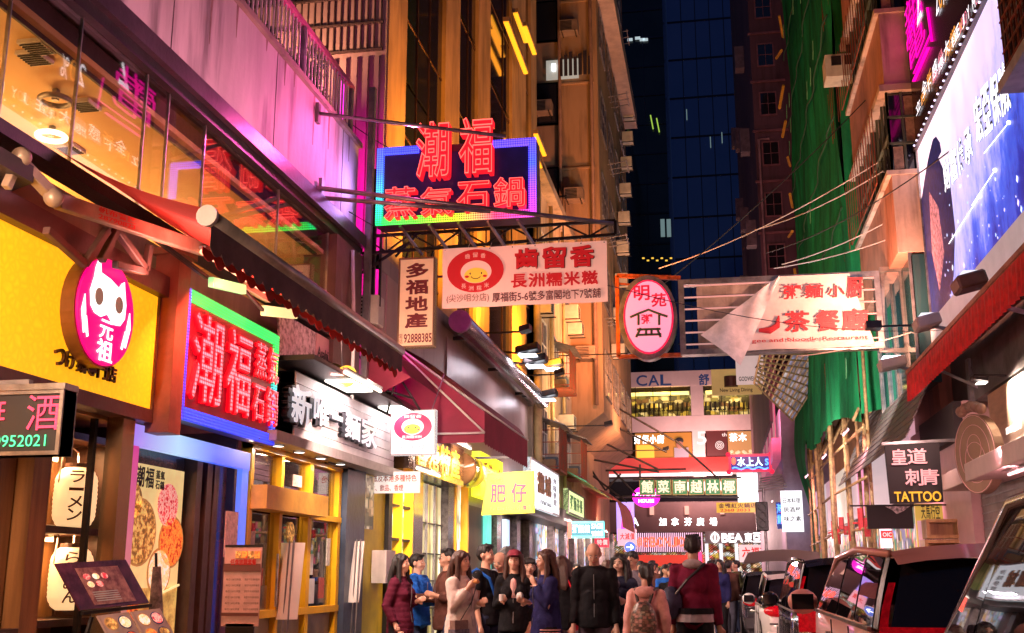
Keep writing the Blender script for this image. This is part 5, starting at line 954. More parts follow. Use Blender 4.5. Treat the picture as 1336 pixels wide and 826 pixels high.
for ch, x0_, y0_, x1_, y1_ in (('粥', 1022, 391, 1044, 372), ('麵', 1050, 390, 1073, 371), ('小', 1079, 389, 1101, 372), ('厨', 1105, 390, 1124, 362), ('茶', 1023, 434, 1055, 405), ('餐', 1064, 433, 1094, 404), ('廳', 1098, 432, 1131, 403)):
    a, b_ = PY(x0_, y0_, -.11), PY(x1_, y1_, -.11); put(MB(), ch, a, FRONT, b_.x - a.x, b_.z - a.z, .03, lift=.02, skew=.06).build('character', dr, rs_)
a, b_ = PY(990, 431, -.11), PY(1014, 412, -.11); MB().tube([PY(990, 431, -.13), PY(1004, 431, -.13), PY(1014, 425, -.13), PY(1016, 412, -.13)], [.04, .08, .07, .02], 6).build('character', dr, rs_)
line(rs_, 'Congee and Noodle Restaurant'[3:], PY(981, 449, -.13), FRONT, PY(1132, 440).x - PY(981, 440).x, .11, dr, .015, lift=.02)
MB().bar(PY(1147, 352, .1), PY(1208, 350, .1), .1).build('wall_arm', alu, rs_); MB().bar(PY(1147, 457, .1), PY(1205, 458, .1), .1).build('wall_arm', alu, rs_); MB().bar(PY(1176, 352, .1), PY(1212, 390, .1), .07).build('brace', alu, rs_); MB().bar(PY(1180, 455, .1), PY(1212, 420, .1), .05).build('brace', alu, rs_); MB().bar(PY(1151, 352, .2), PY(1152, 458, .2), .08).build('post', alu, rs_)
# oval congee sign in its orange frame
ov = T('oval_congee_sign', 'pink oval light sign with red characters and drawn house in a rusty orange frame', 'sign', wy(846, 462, Yr)); c = PY(846, 413)
ell(ov, c + V((-.02, .3, 0)), FRONT, .66, .98, .3, alu, 'rim', lift=.24); ell(ov, c, FRONT, .56, .86, .03, m('oval_red', (.7, .01, .06), .4, 0, 0, em=.7), 'border', lift=.0); ell(ov, c, FRONT, .52, .82, .03, glow('oval_pink', (1, .27, .4), .95), 'face', lift=.012)
put(MB(), '明', PY(827, 393), FRONT, .36, .36, .03, lift=.02).build('character', glow('oval_ink', (.7, .01, .05), .5), ov); put(MB(), '苑', PY(850, 401), FRONT, .34, .32, .03, lift=.02).build('character', glow('oval_ink', ()), ov); put(MB(), '粥', PY(837, 423), FRONT, .25, .22, .03, lift=.02).build('character', glow('oval_ink', ()), ov)
for pts in (((822, 414), (833, 409), (846, 404), (859, 409), (871, 413)), ((833, 411), (833, 424)), ((860, 411), (860, 424)), ((831, 430), (862, 429)), ((830, 437), (863, 436)), ((836, 428), (830, 440)), ((857, 428), (862, 440)), ((843, 430), (843, 437)), ((850, 430), (850, 437))):
    MB().tube([PY(x, y, -.03) for x, y in pts], .03, 5).build('house_drawing', m('dark_green_ink', (.03, .06, .03), .5, 0, 0), ov)
for a, b_ in (((805, 360), (888, 363)), ((805, 360), (807, 466)), ((807, 466), (890, 463)), ((807, 370), (828, 372))): MB().bar(PY(*a, .15), PY(*b_, .15), .09 if a != (807, 370) else .04).build('frame_bar', m('neon_orange_rust', (.6, .12, .03), .5, .2, .3, 8, .1), ov)
# ================================================================== AWNINGS, left
aw = T('striped_edge_awning', 'long retractable awning with red underside, steel front bar and dark scalloped edge', 'awning', (-3.6, 9, 4))
x_ = -3.05; a = wx(272, 283, x_); b_ = wx(522, 458, x_); zb_ = (a.z + b_.z) / 2; ya, yb = a.y, b_.y
MB().tube([(x_, ya, zb_), (x_, yb, zb_)], .055, 14).build('front_bar', m('bar_steel', (.45, .38, .34), .35, .6, .2), aw, True); MB().tube([(x_, ya - .03, zb_), (x_, ya, zb_)], .07, 14).build('end_cap', paint_w, aw)
wtop = wx(62, 186, -4.3)
redc = m('red_canvas', (.55, .03, .015), .8, 0, .1, 1.2, .2)
def sag(u, v): return (0, 0, -.12 * math.sin(math.pi * v) * (1 - abs(u - .5)) - .02 * math.sin(u * 30) * math.sin(math.pi * v))
MB().patch((-4.28, wtop.y, wtop.z - .02), (-4.28, yb, wtop.z - .02), (x_, yb, zb_ + .05), (x_, ya, zb_ + .05), 40, 8, sag).build('canvas', redc, aw, True)
mb = MB(); n = 26; zt2 = zb_ - .03
for k in range(n):
    y0_ = ya + (yb - ya) * k / n; y1_ = ya + (yb - ya) * (k + 1) / n; pts = [(x_ + .02, y0_, zt2), (x_ + .02, y1_, zt2)]
    for j in range(7): q = j / 6; pts.append((x_ + .02, y1_ + (y0_ - y1_) * q, zt2 - .17 - (.04 + .015 * math.sin(k * 1.7)) * math.sin(math.pi * q)))
    mb.slab(pts, (.004, 0, 0))
mb.build('valance', m('dark_valance', (.17, .09, .075), .8, 0, .2, 3), aw, kind='stuff')
mb = MB()
for k in range(n):
    y0_ = ya + (yb - ya) * k / n; y1_ = ya + (yb - ya) * (k + 1) / n; pts = [(x_ - .03, y0_, zt2 - .16), (x_ - .03, y1_, zt2 - .16)]
    for j in range(7): q = j / 6; pts.append((x_ - .03, y1_ + (y0_ - y1_) * q, zt2 - .2 - (.035 + .02 * math.sin(k * 2.3)) * math.sin(math.pi * q)))
    mb.slab(pts, (.004, 0, 0))
mb.build('inner_valance', m('red_scallop', (.6, .03, .02), .8, 0, .1), aw, kind='stuff')
armm = m('beige_arm', (.5, .36, .25), .4, .3, .2)
ar = [wy(30, 215, 5.0), wy(70, 245, 5.3), wy(280, 330, 6.6), wy(300, 348, 7.0), wy(395, 388, 8.6)]
def seg(a, b, w_, h_=None, mat=armm, name='arm'): return MB().bar(a, b, w_, h_).build(name, mat, aw, bevel=.005)
P1 = wx(75, 262, -3.9); P2 = wx(268, 326, -3.75); s1 = seg(P1, P2, .06, .1)
line(aw, '帆布簷篷', P1.lerp(P2, .2) + V((.04, 0, .0)), (V((P2 - P1)).normalized(), V((0, 0, 1)), V((1, 0, 0))), .4, .04, m('red_ink', ()), .02); line(aw, '28790823', P1.lerp(P2, .2) + V((.04, 0, -.04)), (V((P2 - P1)).normalized(), V((0, 0, 1)), V((1, 0, 0))), .4, .03, m('red_ink', ()), .02)
seg(wx(20, 205, -3.95), wx(75, 262, -3.9), .07, .07); seg(wx(8, 245, -3.98), wx(28, 200, -3.95), .05, .05); MB().ball(wx(28, 205, -3.93), .06).build('joint', armm, aw, True); MB().ball(wx(70, 258, -3.88), .06).build('joint', armm, aw, True)
seg(wx(200, 310, -3.95), wx(270, 362, -3.9), .035, mat=dark); seg(wx(268, 326, -3.75), wx(325, 352, -3.7), .03, mat=m('green_edge', (.1, .3, .15), .4))
P3 = wx(275, 368, -3.9); P4 = wx(318, 378, -3.9); seg(P3, P4, .05, .08, glow('green_tube_lamp', (.35, .8, .3), .9)); P5 = wx(343, 405, -3.9); P6 = wx(385, 410, -3.9); seg(P5, P6, .05, .09, glow('yellow_tube_lamp', (.8, .7, .3), .9)); seg(P4, P5, .03, mat=dark); seg(wx(318, 372, -3.9), wx(350, 390, -3.9), .05, .07, armm)
for yy in (7.0, 9.0, 11.0): area('canvas_uplight', (-3.55, yy, 3.5), (-3.7, yy, 4.3), .08, .8, (1, .4, .32), 9)  # added lamps below the awning to brighten the red canvas
for (a, b_) in (((132, 340), (152, 300)), ((152, 300), (190, 352)), ((150, 345), (190, 355)), ((190, 352), (195, 320)), ((60, 300), (110, 345)), ((110, 345), (140, 300))): seg(wx(*a, -3.98), wx(*b_, -3.98), .05, mat=m('brown_truss', (.12, .06, .05), .5), name='truss_bar')
ba = T('black_awning', 'dark underside of a closed awning box in the near left corner', 'awning', (-4.1, 4.8, 4.1))
MB().slab([(-4.3, 3, 3.72), (-3.9, 3, 3.66), (-3.9, 5.6, 3.66), (-4.3, 5.9, 3.72)], (0, 0, .1)).build('box', m('dark_box', (.06, .04, .04), .6), ba)
# inner beam with brewery ads, behind LED sign top
ba2 = T('beer_banner', 'row of beer adverts on clear sheets behind the awning arm above the white fascia', 'banner', (-4.1, 11.5, 3.5))
B(-4.28, -4.26, 10.3, 12.6, 3.55, 4.0).build('sheet', m('dark_advert', (.1, .06, .08), .2, 0, .5, 18, 0, col2=(.5, .4, .45)), ba2); B(-4.26, -4.25, 11.35, 11.75, 3.56, 4.0).build('advert', m('advert_pale', (.6, .35, .35), .3, 0, .1), ba2); line(ba2, 'Asahi', (-4.25, 11.38, 3.74), LEFT, .34, .12, inkd, .02)
B(-4.3, -3.8, 10.1, 14.2, 3.45, 3.5).build('shelf', dark, ba2)
# maroon awnings
mar = m('maroon_canvas', (.26, .02, .05), .8, 0, .12, 2, .2); mar_u = mar
m2_ = T('maroon_awning', 'large maroon canvas awning with white seams over the snack shops', 'awning', (-3.6, 19, 3.5))
def PX(px, py, x): return wx(px, py, x)
xo = -2.9; c1, c2, c3 = PX(585, 490, -4.25), PX(688, 576, xo), PX(690, 610, xo)
A0, A1 = V((-4.25, 13.95, 4.45)), V((-4.25, 23.2, 4.45)); zo = (c2.z); B0, B1 = V((xo, 13.95, zo)), V((xo, c2.y, zo)); V0, V1 = V((xo, 13.95, c3.z)), V((xo, c2.y, c3.z))
MB().patch(A0, A1, B1, B0, 24, 8, lambda u, v: (0, 0, .12 * math.sin(math.pi * v))).build('canvas', mar, m2_, True)
MB().patch(B0, B1, V1, V0, 60, 2, lambda u, v: (0, 0, -.03 * abs(math.sin(u * 60)) * v)).build('valance', mar, m2_)
MB().slab([A0, B0 + V((0, 0, .0)), V0, V((-4.25, 13.95, V0.z))], (0, .01, 0)).build('side_cloth', mar, m2_)
for (a, b_) in ((A0, B0), (B0, B1), (A1, B1), (V0 + V((-1.3, -.02, .1)), V0 + V((0, -.02, .1))), (A0 + V((0, -.02, 0)), V0 + V((0, -.02, .1)))): MB().tube([a + V((.01, -.012, .02)), b_ + V((.01, -.012, .02))], .014, 6).build('piping', paint_w, m2_, True)
m3 = T('small_maroon_awning', 'smaller folded maroon awning between the scalloped awning and the large one', 'awning', (-3.8, 14.4, 3.6))
MB().patch((-4.2, 12.9, 4.15), (-4.2, 14.7, 4.35), (-3.4, 14.7, 3.6), (-3.6, 12.9, 3.75), 10, 6, lambda u, v: (0, 0, .12 * math.sin(math.pi * v))).build('canvas', mar, m3, True); MB().slab([(-4.2, 12.9, 4.15), (-3.6, 12.9, 3.75), (-4.1, 12.9, 3.5)], (0, .01, 0)).build('side_cloth', mar, m3)
for (a, b_) in (((478, 520), (510, 495)), ((505, 540), (520, 480)), ((520, 490), (548, 535)), ((455, 450), (500, 500)), ((470, 500), (540, 520)), ((462, 470), (470, 520))): MB().tube([wy(*a, 13.0), wy(*b_, 13.0)], .014, 6).build('strut', dark, m3, True)
area('awning_tube', (-3.7, 16.5, 3.2), (-3.9, 16.5, 0), 2.5, .12, (1, .85, .6), 45); area('awning_tube', (-3.7, 20.5, 3.3), (-3.6, 20.5, 0), 3, .12, (1, .9, .6), 45); area('awning_tube', (-3.6, 24.5, 2.9), (-3.2, 24.5, 0), 2, .12, (.95, .9, 1), 40)  # added area lamps under the awnings, no fixtures modelled
ta = T('green_yellow_awning', 'small green and yellow striped awning over the far shops', 'awning', (-3.6, 34, 3.3))
for k in range(8): MB().slab([(-4.3, 29 + k * .9, 4.3), (-4.3, 29.9 + k * .9, 4.3), (-3.3, 29.9 + k * .9, 3.75), (-3.3, 29 + k * .9, 3.75)], (0, 0, .03)).build('stripe', m('awn_yellow', (.6, .5, .1), .7) if k % 2 else m('awn_green', (.05, .3, .15), .7), ta)
tb = T('red_fan_awning', 'dull red quarter round awning with dark ribs near the rainbow sign', 'awning', (-3.5, 38, 3))
MB().patch((-4.3, 36.5, 4.2), (-4.3, 42, 4.2), (-3.0, 42, 2.9), (-3.0, 36.5, 2.9), 8, 8, lambda u, v: (.35 * math.sin(math.pi * v), 0, .35 * math.sin(math.pi * v))).build('canvas', m('dull_red_canvas', (.4, .1, .08), .8), tb, True)
# flood lamps on the left facade
ylw = (1, .55, .1)
for i, (px, py, x, lb) in enumerate(((690, 462, -3.5, 'dark flood lamp shining white beside the yellow pipe'), (722, 480, -3.5, 'second dark flood lamp further along the cream block'), (700, 476, -3.4, 'small flood lamp below the banner corner'), (715, 520, -3.7, 'dark round lamp bracket low on the column tower'))):
    c = wx(px, py, x); t = T('flood_lamp', lb, 'lamp', c, 'flood lamps on the left facades'); MB().slab([c + V((-.25, -.15, 0)), c + V((.2, -.15, .08)), c + V((.2, .3, .08)), c + V((-.25, .3, 0))], (0, 0, .14)).build('housing', dark, t, bevel=.02)
    B(c.x - .2, c.x + .15, c.y - .1, c.y + .25, c.z - .03, c.z - .01).build('lens', W2, t); MB().bar(c + V((-.8, 0, .1)), c, .04).build('bracket', dark, t)
    area('flood_beam', c + V((-.05, .05, -.06)), c + V((-.9, 0, -2)), .3, .3, (.9, .9, 1), 9)
# facade washers: warm uplights standing on the ledges
for (x, y, z, tx, ty, tz, col, pw, lb) in ((-3.3, 15.5, 5.7, -4.3, 15.6, 10, (1, .42, .03), 260, 'first warm uplight on the ledge of the column tower'), (-3.3, 19.5, 5.7, -4.3, 19.8, 11, (1, .42, .03), 300, 'second warm uplight on the ledge of the column tower'), (-3.3, 24, 5.7, -4.3, 24.4, 11, (1, .42, .03), 330, 'third warm uplight on the ledge of the column tower'),
                                           (-2.7, 29, 5.2, -4.3, 30, 8, (1, .62, .25), 90, 'warm uplight bracket on the cream block'), (-2.2, 31, 7.5, -4.2, 36, 16, (1, .36, .12), 420, 'orange floodlight aimed at the concrete block'), (-1.6, 38, 5.5, -3.3, 41, 13, (1, .5, .25), 230, 'orange floodlight beside the concrete block overhang')):
    t = T('uplight', lb, 'lamp', (x, y, z), 'warm uplights on the left facades'); MB().slab([(x - .1, y - .15, z), (x + .1, y - .15, z + .05), (x + .1, y + .15, z + .05), (x - .1, y + .15, z)], (0, 0, .1)).build('housing', dark, t); MB().bar((-4.3, y, z + .03), (x, y, z + .03), .03).build('arm', dark, t)
    area('uplight_beam', (x, y, z + .18), (tx, ty, tz), .3, .3, col, pw)
def fill_tube(label, p, q, aim, col, power, group='tube lights under the shop eaves'):  # tubes added along the eaves to light the crowd and the cars
    p, q = V(p), V(q); t = T('tube_light', label, 'tube light', p, group); MB().tube([p, q], .02, 8).build('tube', glow('tube_%d_%d_%d' % tuple(int(c * 9) for c in col), col, 4), t, True)
    d = (q - p).normalized(); MB().bar(p + V((0, 0, .035)), q + V((0, 0, .035)), .05, .02).build('batten', steel, t)
    c = (p + q) / 2 - V((0, 0, .03)); area('tube_light_glow', c, V(aim), .1, min((q - p).length, 2.5), col, power)
for (lb, y, z, x, col, pw) in (('under the dark awning box nearest the camera', 3.9, 3.3, -3.75, (1, .72, .5), 60), ('beside the red LED sign under the awning arm', 8.0, 3.75, -3.7, (1, .35, .2), 40), ('over the yellow noodle shop doors', 10.9, 3.35, -3.55, (1, .8, .65), 60), ('at the edge of the snack shop box sign', 14.6, 2.75, -3.8, (1, .85, .7), 60), ('below the maroon awning', 16.6, 3.35, -3.8, (1, .85, .7), 70), ('beyond the yellow side sign', 21.5, 3.2, -3.5, (1, .8, .7), 70), ('under the white calligraphy sign', 27.5, 2.7, -3.6, (1, .8, .7), 90), ('over the far shop row', 33, 2.9, -3.9, (1, .7, .6), 110), ('at the far end of the left shops', 40, 2.9, -3.9, (1, .7, .6), 130)):
    fill_tube('slim lit tube light ' + lb, (x, y - .6, z), (x, y + .6, z), (x + (1.2 if y > 9 else .3), y + 2.6, 0.9), col, pw * 1.6)
for (lb, y, z, x, col, pw) in (('under the white slab canopy', 13, 2.75, 3.9, (1, .5, .5), 90), ('under the red fringed awning', 9.5, 4.9, 4.0, (1, .5, .5), 110), ('below the bronze fascia end', 15.8, 2.75, 4.0, (1, .48, .5), 90), ('behind the tattoo sign', 23.5, 3.6, 3.9, (1, .48, .6), 110), ('among the near bamboo poles', 29, 4.9, 3.3, (1, .55, .6), 140), ('in front of the bamboo poles', 35, 4.9, 3.3, (1, .55, .6), 160), ('at the far bamboo poles', 42, 4.9, 3.3, (1, .55, .6), 180), ('on the pink balcony house', 58, 5.0, 2.8, (1, .6, .65), 260)):
    fill_tube('slim lit tube light ' + lb, (x, y - .6, z), (x, y + .6, z), (x - 1.8, y + 2.2, 0.6), col, pw * .85)
mg = T('magenta_tube_light', 'glowing magenta tube light in the gap behind the neon sign', 'lamp', (-4.0, 13.2, 4)); 
MB().tube([(-4.75, 13.3, 3.9), (-4.75, 13.3, 8.0)], .03, 8).build('tube', glow('magenta_tube', (1, .02, .6), 3), mg)
area('magenta_wash', (-4.55, 13.0, 5.5), (-4.55, 13.8, 5.5), .5, 4, (1, .0, .6), 40)
area('magenta_wash', (-3.3, 11.6, 6.4), (-4.4, 9.5, 6.0), .15, .15, (1, .12, .5), 45)
area('magenta_wash', (-2.6, 8.5, 4.4), (-4.4, 8.5, 6.0), 3, .1, (1, .4, .5), 50)
ac = aircon(wy(455, 430, 13.1), FRONT, 'beige air conditioner under the parapet beside the scalloped awning', 'air conditioners left of the awning', w_=.46, h_=.38, d=.25)
# ================================================================== RIGHT SIDE
RB = T('billboard_building', 'dark shop building carrying the giant billboards on the right', 'building', (4.8, 15, 0))
B(4.8, 10, 3, 23.4, 0, 22).build('wall', m('dark_cladding', (.12, .08, .07), .5, 0, .2), RB)
bb = T('blue_billboard', 'huge blue and violet lit billboard with a lone figure and slanted white characters', 'billboard', (4.5, 17, 6.3))
def billmat(name):
    mt = bpy.data.materials.new(name); t, N, L = nodes(mt); MATS[name] = mt; b = N['Principled BSDF']; g = N.new('ShaderNodeNewGeometry'); sp = N.new('ShaderNodeSeparateXYZ'); L.new(g.outputs['Position'], sp.inputs[0])
    nz = N.new('ShaderNodeTexNoise'); nz.inputs['Scale'].default_value = 1.6; nz.inputs['Detail'].default_value = 8; nz.inputs['Roughness'].default_value = .7; mp = N.new('ShaderNodeMapping'); mp.inputs['Scale'].default_value = (1, 1, .45); L.new(g.outputs['Position'], mp.inputs[0]); L.new(mp.outputs[0], nz.inputs[0])
    # lower and nearer part turns deep blue
    a = N.new('ShaderNodeMath'); a.operation = 'MULTIPLY_ADD'; a.inputs[1].default_value = .085; a.inputs[2].default_value = -.085 * 17.5; L.new(sp.outputs[1], a.inputs[0])
    z_ = N.new('ShaderNodeMath'); z_.operation = 'MULTIPLY_ADD'; z_.inputs[1].default_value = .2; L.new(sp.outputs[2], z_.inputs[0]); L.new(a.outputs[0], z_.inputs[2])
    s2 = N.new('ShaderNodeMath'); s2.operation = 'MULTIPLY_ADD'; s2.inputs[1].default_value = 1.1; L.new(nz.outputs[0], s2.inputs[0]); L.new(z_.outputs[0], s2.inputs[2])
    mr = N.new('ShaderNodeMapRange'); mr.inputs[1].default_value = 1.45; mr.inputs[2].default_value = 2.75; L.new(s2.outputs[0], mr.inputs[0])
    rp = N.new('ShaderNodeValToRGB'); e = rp.color_ramp.elements; e[0].position = 0; e[0].color = (.01, .01, .12, 1); e[1].position = .95; e[1].color = (.6, .45, .72, 1)
    for p, c in ((.25, (.02, .03, .35)), (.42, (.06, .12, .75)), (.58, (.42, .42, .9))): q = e.new(p); q.color = (*c, 1)
    e[len(e) - 1].color = (.82, .72, .92, 1)
    L.new(mr.outputs[0], rp.inputs[0])
    L.new(rp.outputs[0], b.inputs['Emission Color']); L.new(rp.outputs[0], b.inputs['Base Color']); b.inputs['Emission Strength'].default_value = .74; return mt
z0, z1 = 6.45, 10.15
B(4.5, 4.78, 8, 23.25, z0, z1).build('print', billmat('billboard_print'), bb)
for y in (8, 23.25): B(4.46, 4.8, y - .04, y, z0, z1).build('edge_trim', alu, bb)
B(4.42, 4.8, 8, 23.3, z1, z1 + .12).build('top_ledge', m('ledge_dark', (.1, .08, .1), .3, .5), bb)
for k in range(46): MB().ball((4.41, 10 + k * .29, z1 + .05), .022, 6, 4).build('ledge_bulb', glow('bulb', (.8, .7, 1), 3), bb)
B(4.46, 4.8, 8, 23.3, 5.95, 6.43).build('lower_band', m('band_white', (.78, .72, .75), .4, 0, .05, em=.18, emc=(.8, .75, .95)), bb)
ink = m('silhouette_blue', (.015, .02, .12), .4, 0, .3, 8, 0, em=.5, emc=(.01, .03, .3))
def bq(px, py, l=.0): return wx(px, py, 4.495 - l)
fig = [(1202, 262), (1206, 235), (1210, 212), (1213, 198), (1217, 182), (1221, 178), (1226, 186), (1228, 198), (1224, 206), (1231, 222), (1240, 244), (1246, 300), (1244, 360), (1238, 400), (1222, 420), (1212, 400), (1206, 330)]
MB().slab([bq(*p) for p in fig], (.004, 0, 0)).build('figure_print', ink, bb)
MB().slab([bq(x, y, .004) for x, y in ((1212, 250), (1224, 270), (1232, 330), (1226, 380), (1216, 330))], (.002, 0, 0)).build('figure_glow', m('warm_arm', (.5, .2, .25), .4, 0, .4, 12, 0, em=.7), bb)
wt_ = glow('bill_white', (.95, .93, 1), 1.6)
up_ = V((0, 0, 1))
def slanted(txt, px, py, hpx_, x1, y1):
    p, q = bq(px, py, .01), bq(x1, y1, .01); d = (q - p); n = len(txt)
    for i, ch in enumerate(txt):
        a = p + d * (i / n); cwid = abs(d.y) / n
        put(MB(), ch, a, (V((0, -1, d.z / abs(d.y))), up_, V((-1, 0, 0))), cwid * .9, hpx_, .07, lift=.004).build('character', m('bill_black', (.02, .01, .04), .4, 0, 0), bb); put(MB(), ch, a, (V((0, -1, d.z / abs(d.y))), up_, V((-1, 0, 0))), cwid * .9, hpx_, .02, lift=.012).build('character', wt_, bb)
slanted('財富傳承', 1234, 252, .62, 1272, 206); slanted('宏亞保險', 1276, 190, .8, 1322, 140)
for (a, b_) in (((1268, 268), (1298, 222)), ((1238, 318), (1278, 256)), ((1284, 200), (1316, 160))): MB().bar(bq(*a, .02), bq(*b_, .02), .012).build('arrow_line', wt_, bb); MB().ball(bq(*b_, .02), .035, 8, 6).build('arrow_head', wt_, bb)
for k in range(70):
    px, py = random.uniform(1225, 1336), 0; py = random.uniform(215, 400)
    if py > 440 - (px - 1215) * .8: continue
    c = bq(px, py, .006); s = random.choice((.01, .015, .02, .03, .05)); MB().slab([c + V((0, -s, 0)), c + V((0, 0, s * 1.2)), c + V((0, s, 0)), c + V((0, 0, -s * 1.2))], (-.003, 0, 0)).build('light_fleck', glow('fleck%d' % (k % 3), ((.5, .65, 1), (.9, .9, 1), (.75, .6, 1))[k % 3], 1.4), bb)
b2 = T('black_billboard', 'black billboard with magenta brush characters above the blue billboard', 'billboard', (4.45, 17, 10.3))
B(4.48, 4.8, 8, 23.2, z1 + .14, 18).build('board', m('gloss_black_board', (.02, .008, .012), .25, 0, 0), b2)
mag = glow('magenta_print', (.9, 0, .35), 1.4)
for ch, x0_, y0_, x1_, y1_, mt in (('新', 1184, 66, 1206, 6, mag), ('2', 1197, 36, 1204, 2, wt_), ('電', 1187, 102, 1213, 42, mag)):
    p = wx(x0_, y0_, 4.47); yq = wx(x1_, y0_, 4.47).y; put(MB(), ch, (4.47, p.y, p.z), RIGHT, abs(p.y - yq) , .95, .0, lift=.006, skew=.0).build('character', mt, b2)
for (a, b_, w_) in (((1193, 106), (1212, 62), .09), ((1192, 96), (1214, 44), .03), ((1210, 10), (1216, 54), .05)): MB().bar(wx(*a, 4.46), wx(*b_, 4.46), w_, .02).build('underline', mag, b2)
for (tx, a, b_, h_) in (('全新感覺大賞', (1204, 130), (1250, 52), .3), ('立即下載應用程式', (1196, 152), (1262, 30), .22), ('20%', (1222, 22), (1236, 0), .5), ('ENJOY MORE', (1250, 50), (1285, -10), .22)):
    p, q = wx(*a, 4.46), wx(*b_, 4.46); d = q - p; n = len(tx)
    mats_ = [wt_, glow('or', (.9, .35, .05), 1), wt_, glow('pkk', (.8, .2, .3), .9)]
    for i, ch in enumerate(tx):
        if ch != ' ': put(MB(), ch, p + d * (i / n), (V((0, -1, 0)), up_, V((-1, 0, 0))), abs(d.y) / n * .85, h_, .0, lift=.006).build('character', mats_[i % 4], b2)
# corner balcony near right top
cb = T('corner_canopy', 'pale concrete balcony corner with caged dark window at the right edge', 'balcony', (3.6, 13, 9))
p = [wx(x, y, 3.9) for x, y in ((1302, 115), (1336, 72), (1336, 125), (1340, 125))]
q0 = wx(1302, 114, 3.9); B(3.9, 4.45, 8, q0.y, q0.z - .1, q0.z + .05).build('slab', m('pale_slab', (.6, .58, .5), .6), cb); q1 = wx(1312, 30, 3.9); B(3.9, 4.45, 8, q0.y - .4, q0.z + 1.35, q0.z + 1.6).build('slab', m('pale_slab', ()), cb)
B(3.95, 4.4, 8, q0.y - .3, q0.z + .05, q0.z + 1.35).build('cage_window', gl_dark, cb)
for k in range(12): B(3.92, 3.94, q0.y - .35 - k * .22, q0.y - .33 - k * .22, q0.z + .05, q0.z + 1.35).build('cage_bar', rust, cb)
for k in range(6): B(3.915, 3.935, 8, q0.y - .3, q0.z + .1 + k * .22, q0.z + .12 + k * .22).build('cage_bar', rust, cb); B(3.95, 4.4, q0.y - .33, q0.y - .3, q0.z + .1 + k * .22, q0.z + .12 + k * .22).build('cage_bar', rust, cb)
# flood lights aimed at the billboard
for i, (px, py, lb) in enumerate(((1268, 382, 'nearest brown flood light below the blue billboard'), (1212, 432, 'middle white flood light below the billboard end'), (1166, 484, 'farthest white flood light beyond the red awning tip'))):
    c = wx(px, py, 3.75); t = T('billboard_flood_light', lb, 'flood light', c, 'flood lights under the billboard'); s = .2 if i < 2 else .26
    MB().slab([c + V((-s, -.25, 0)), c + V((s, -.25, .1)), c + V((s, .25, .1)), c + V((-s, .25, 0))], (-.05, 0, .2)).build('housing', m('flood_case', (.6, .52, .48), .4, 0, .1) if i else m('flood_brown', (.2, .09, .06), .4), t, bevel=.03)
    B(c.x - s * .8, c.x + s * .8, c.y - .2, c.y + .2, c.z + .28, c.z + .29).build('lens', W2, t) if i == 2 else B(c.x - s * .7, c.x + s * .7, c.y - .2, c.y + .2, c.z + .28, c.z + .285).build('lens', glow('lens_dim', (.8, .8, .9), 1), t)
    MB().bar(c + V((0, 0, .1)), (4.6, c.y, c.z - .1), .05).build('arm', steel, t)
# long red awning
ra = T('red_fringed_awning', 'long red awning with a dark red pleated fringe on the right side', 'awning', (4, 18, 5.2))
x_ = 3.72; a = wx(1185, 487, x_); b_ = wx(1336, 345, x_); zr = a.z; y0_, y1_ = 8.0, a.y
MB().bar((x_, y0_, zr), (x_, y1_, zr), .1, .07).build('front_bar', m('rusty_pink_bar', (.5, .2, .13), .5, .2, .25), ra)
MB().patch((4.75, y0_, zr + .35), (4.75, y1_, zr + .35), (x_, y1_, zr + .03), (x_, y0_, zr + .03), 30, 6, lambda u, v: (0, 0, -.06 * math.sin(math.pi * v))).build('canvas', m('salmon_canvas', (.7, .35, .28), .8, 0, .1, 1, .1), ra, True)
MB().patch((x_ - .03, y0_, zr - .04), (x_ - .03, y1_, zr - .04), (x_ - .03, y1_ + .03, zr - .52), (x_ - .03, y0_, zr - .46), 300, 3, lambda u, v: (.035 * math.sin(u * 420) * v, 0, -.03 * abs(math.sin(u * 210)) * v)).build('fringe', m('crimson_fringe', (.8, .01, .02), .6, 0, .2, 6, .1), ra)
MB().bar((4.7, 15.3, zr - .55), (x_ + .05, 15.8, zr - .08), .06).build('stay', m('lilac_stay', (.5, .4, .6), .4), ra); MB().bar((4.7, 19.8, zr - .75), (x_ + .05, 20.4, zr - .1), .05).build('stay', steel, ra); MB().bar((4.7, 11.3, zr - .55), (x_ + .05, 11.8, zr - .08), .06).build('stay', m('lilac_stay', ()), ra)
# beam fascia under awning, lamps, bronze fascia with light
SF = T('bronze_shop_front', 'shop with brushed bronze fascia lit by spot lamps under a dark steel beam', 'shop front', (4.5, 15, 0))
B(4.5, 4.85, 8, 20.4, 4.35, 5.05).build('beam', m('grey_steel_beam', (.17, .15, .15), .5, .4, .25, 2, .2, grime=.4), SF); B(4.44, 4.5, 20.2, 20.42, 4.2, 5.1).build('beam_end', steel, SF)
B(4.5, 4.8, 10, 19.3, 3.3, 4.3).build('fascia', m('brushed_bronze', (.62, .47, .36), .38, .75, .1, 2, .05, streak=.2), SF); B(4.47, 4.52, 10, 19.3, 3.24, 3.31).build('fascia_trim', steel, SF)
line(SF, 'MOCHI 台灣手作', (4.47, 18.2, 3.5), RIGHT, .9, .13, m('white_letter', (.8, .78, .75), .4, 0, 0, em=.4), .02, ext=.03)
B(4.5, 4.8, 10, 20.4, .1, 3.2).build('shutter_wall', m('corrugated_wall', (.25, .2, .19), .4, .4, .2), SF)
for k in range(22): B(4.485, 4.5, 10, 20.4, .2 + k * .13, .22 + k * .13).build('shutter_rib', steel, SF)
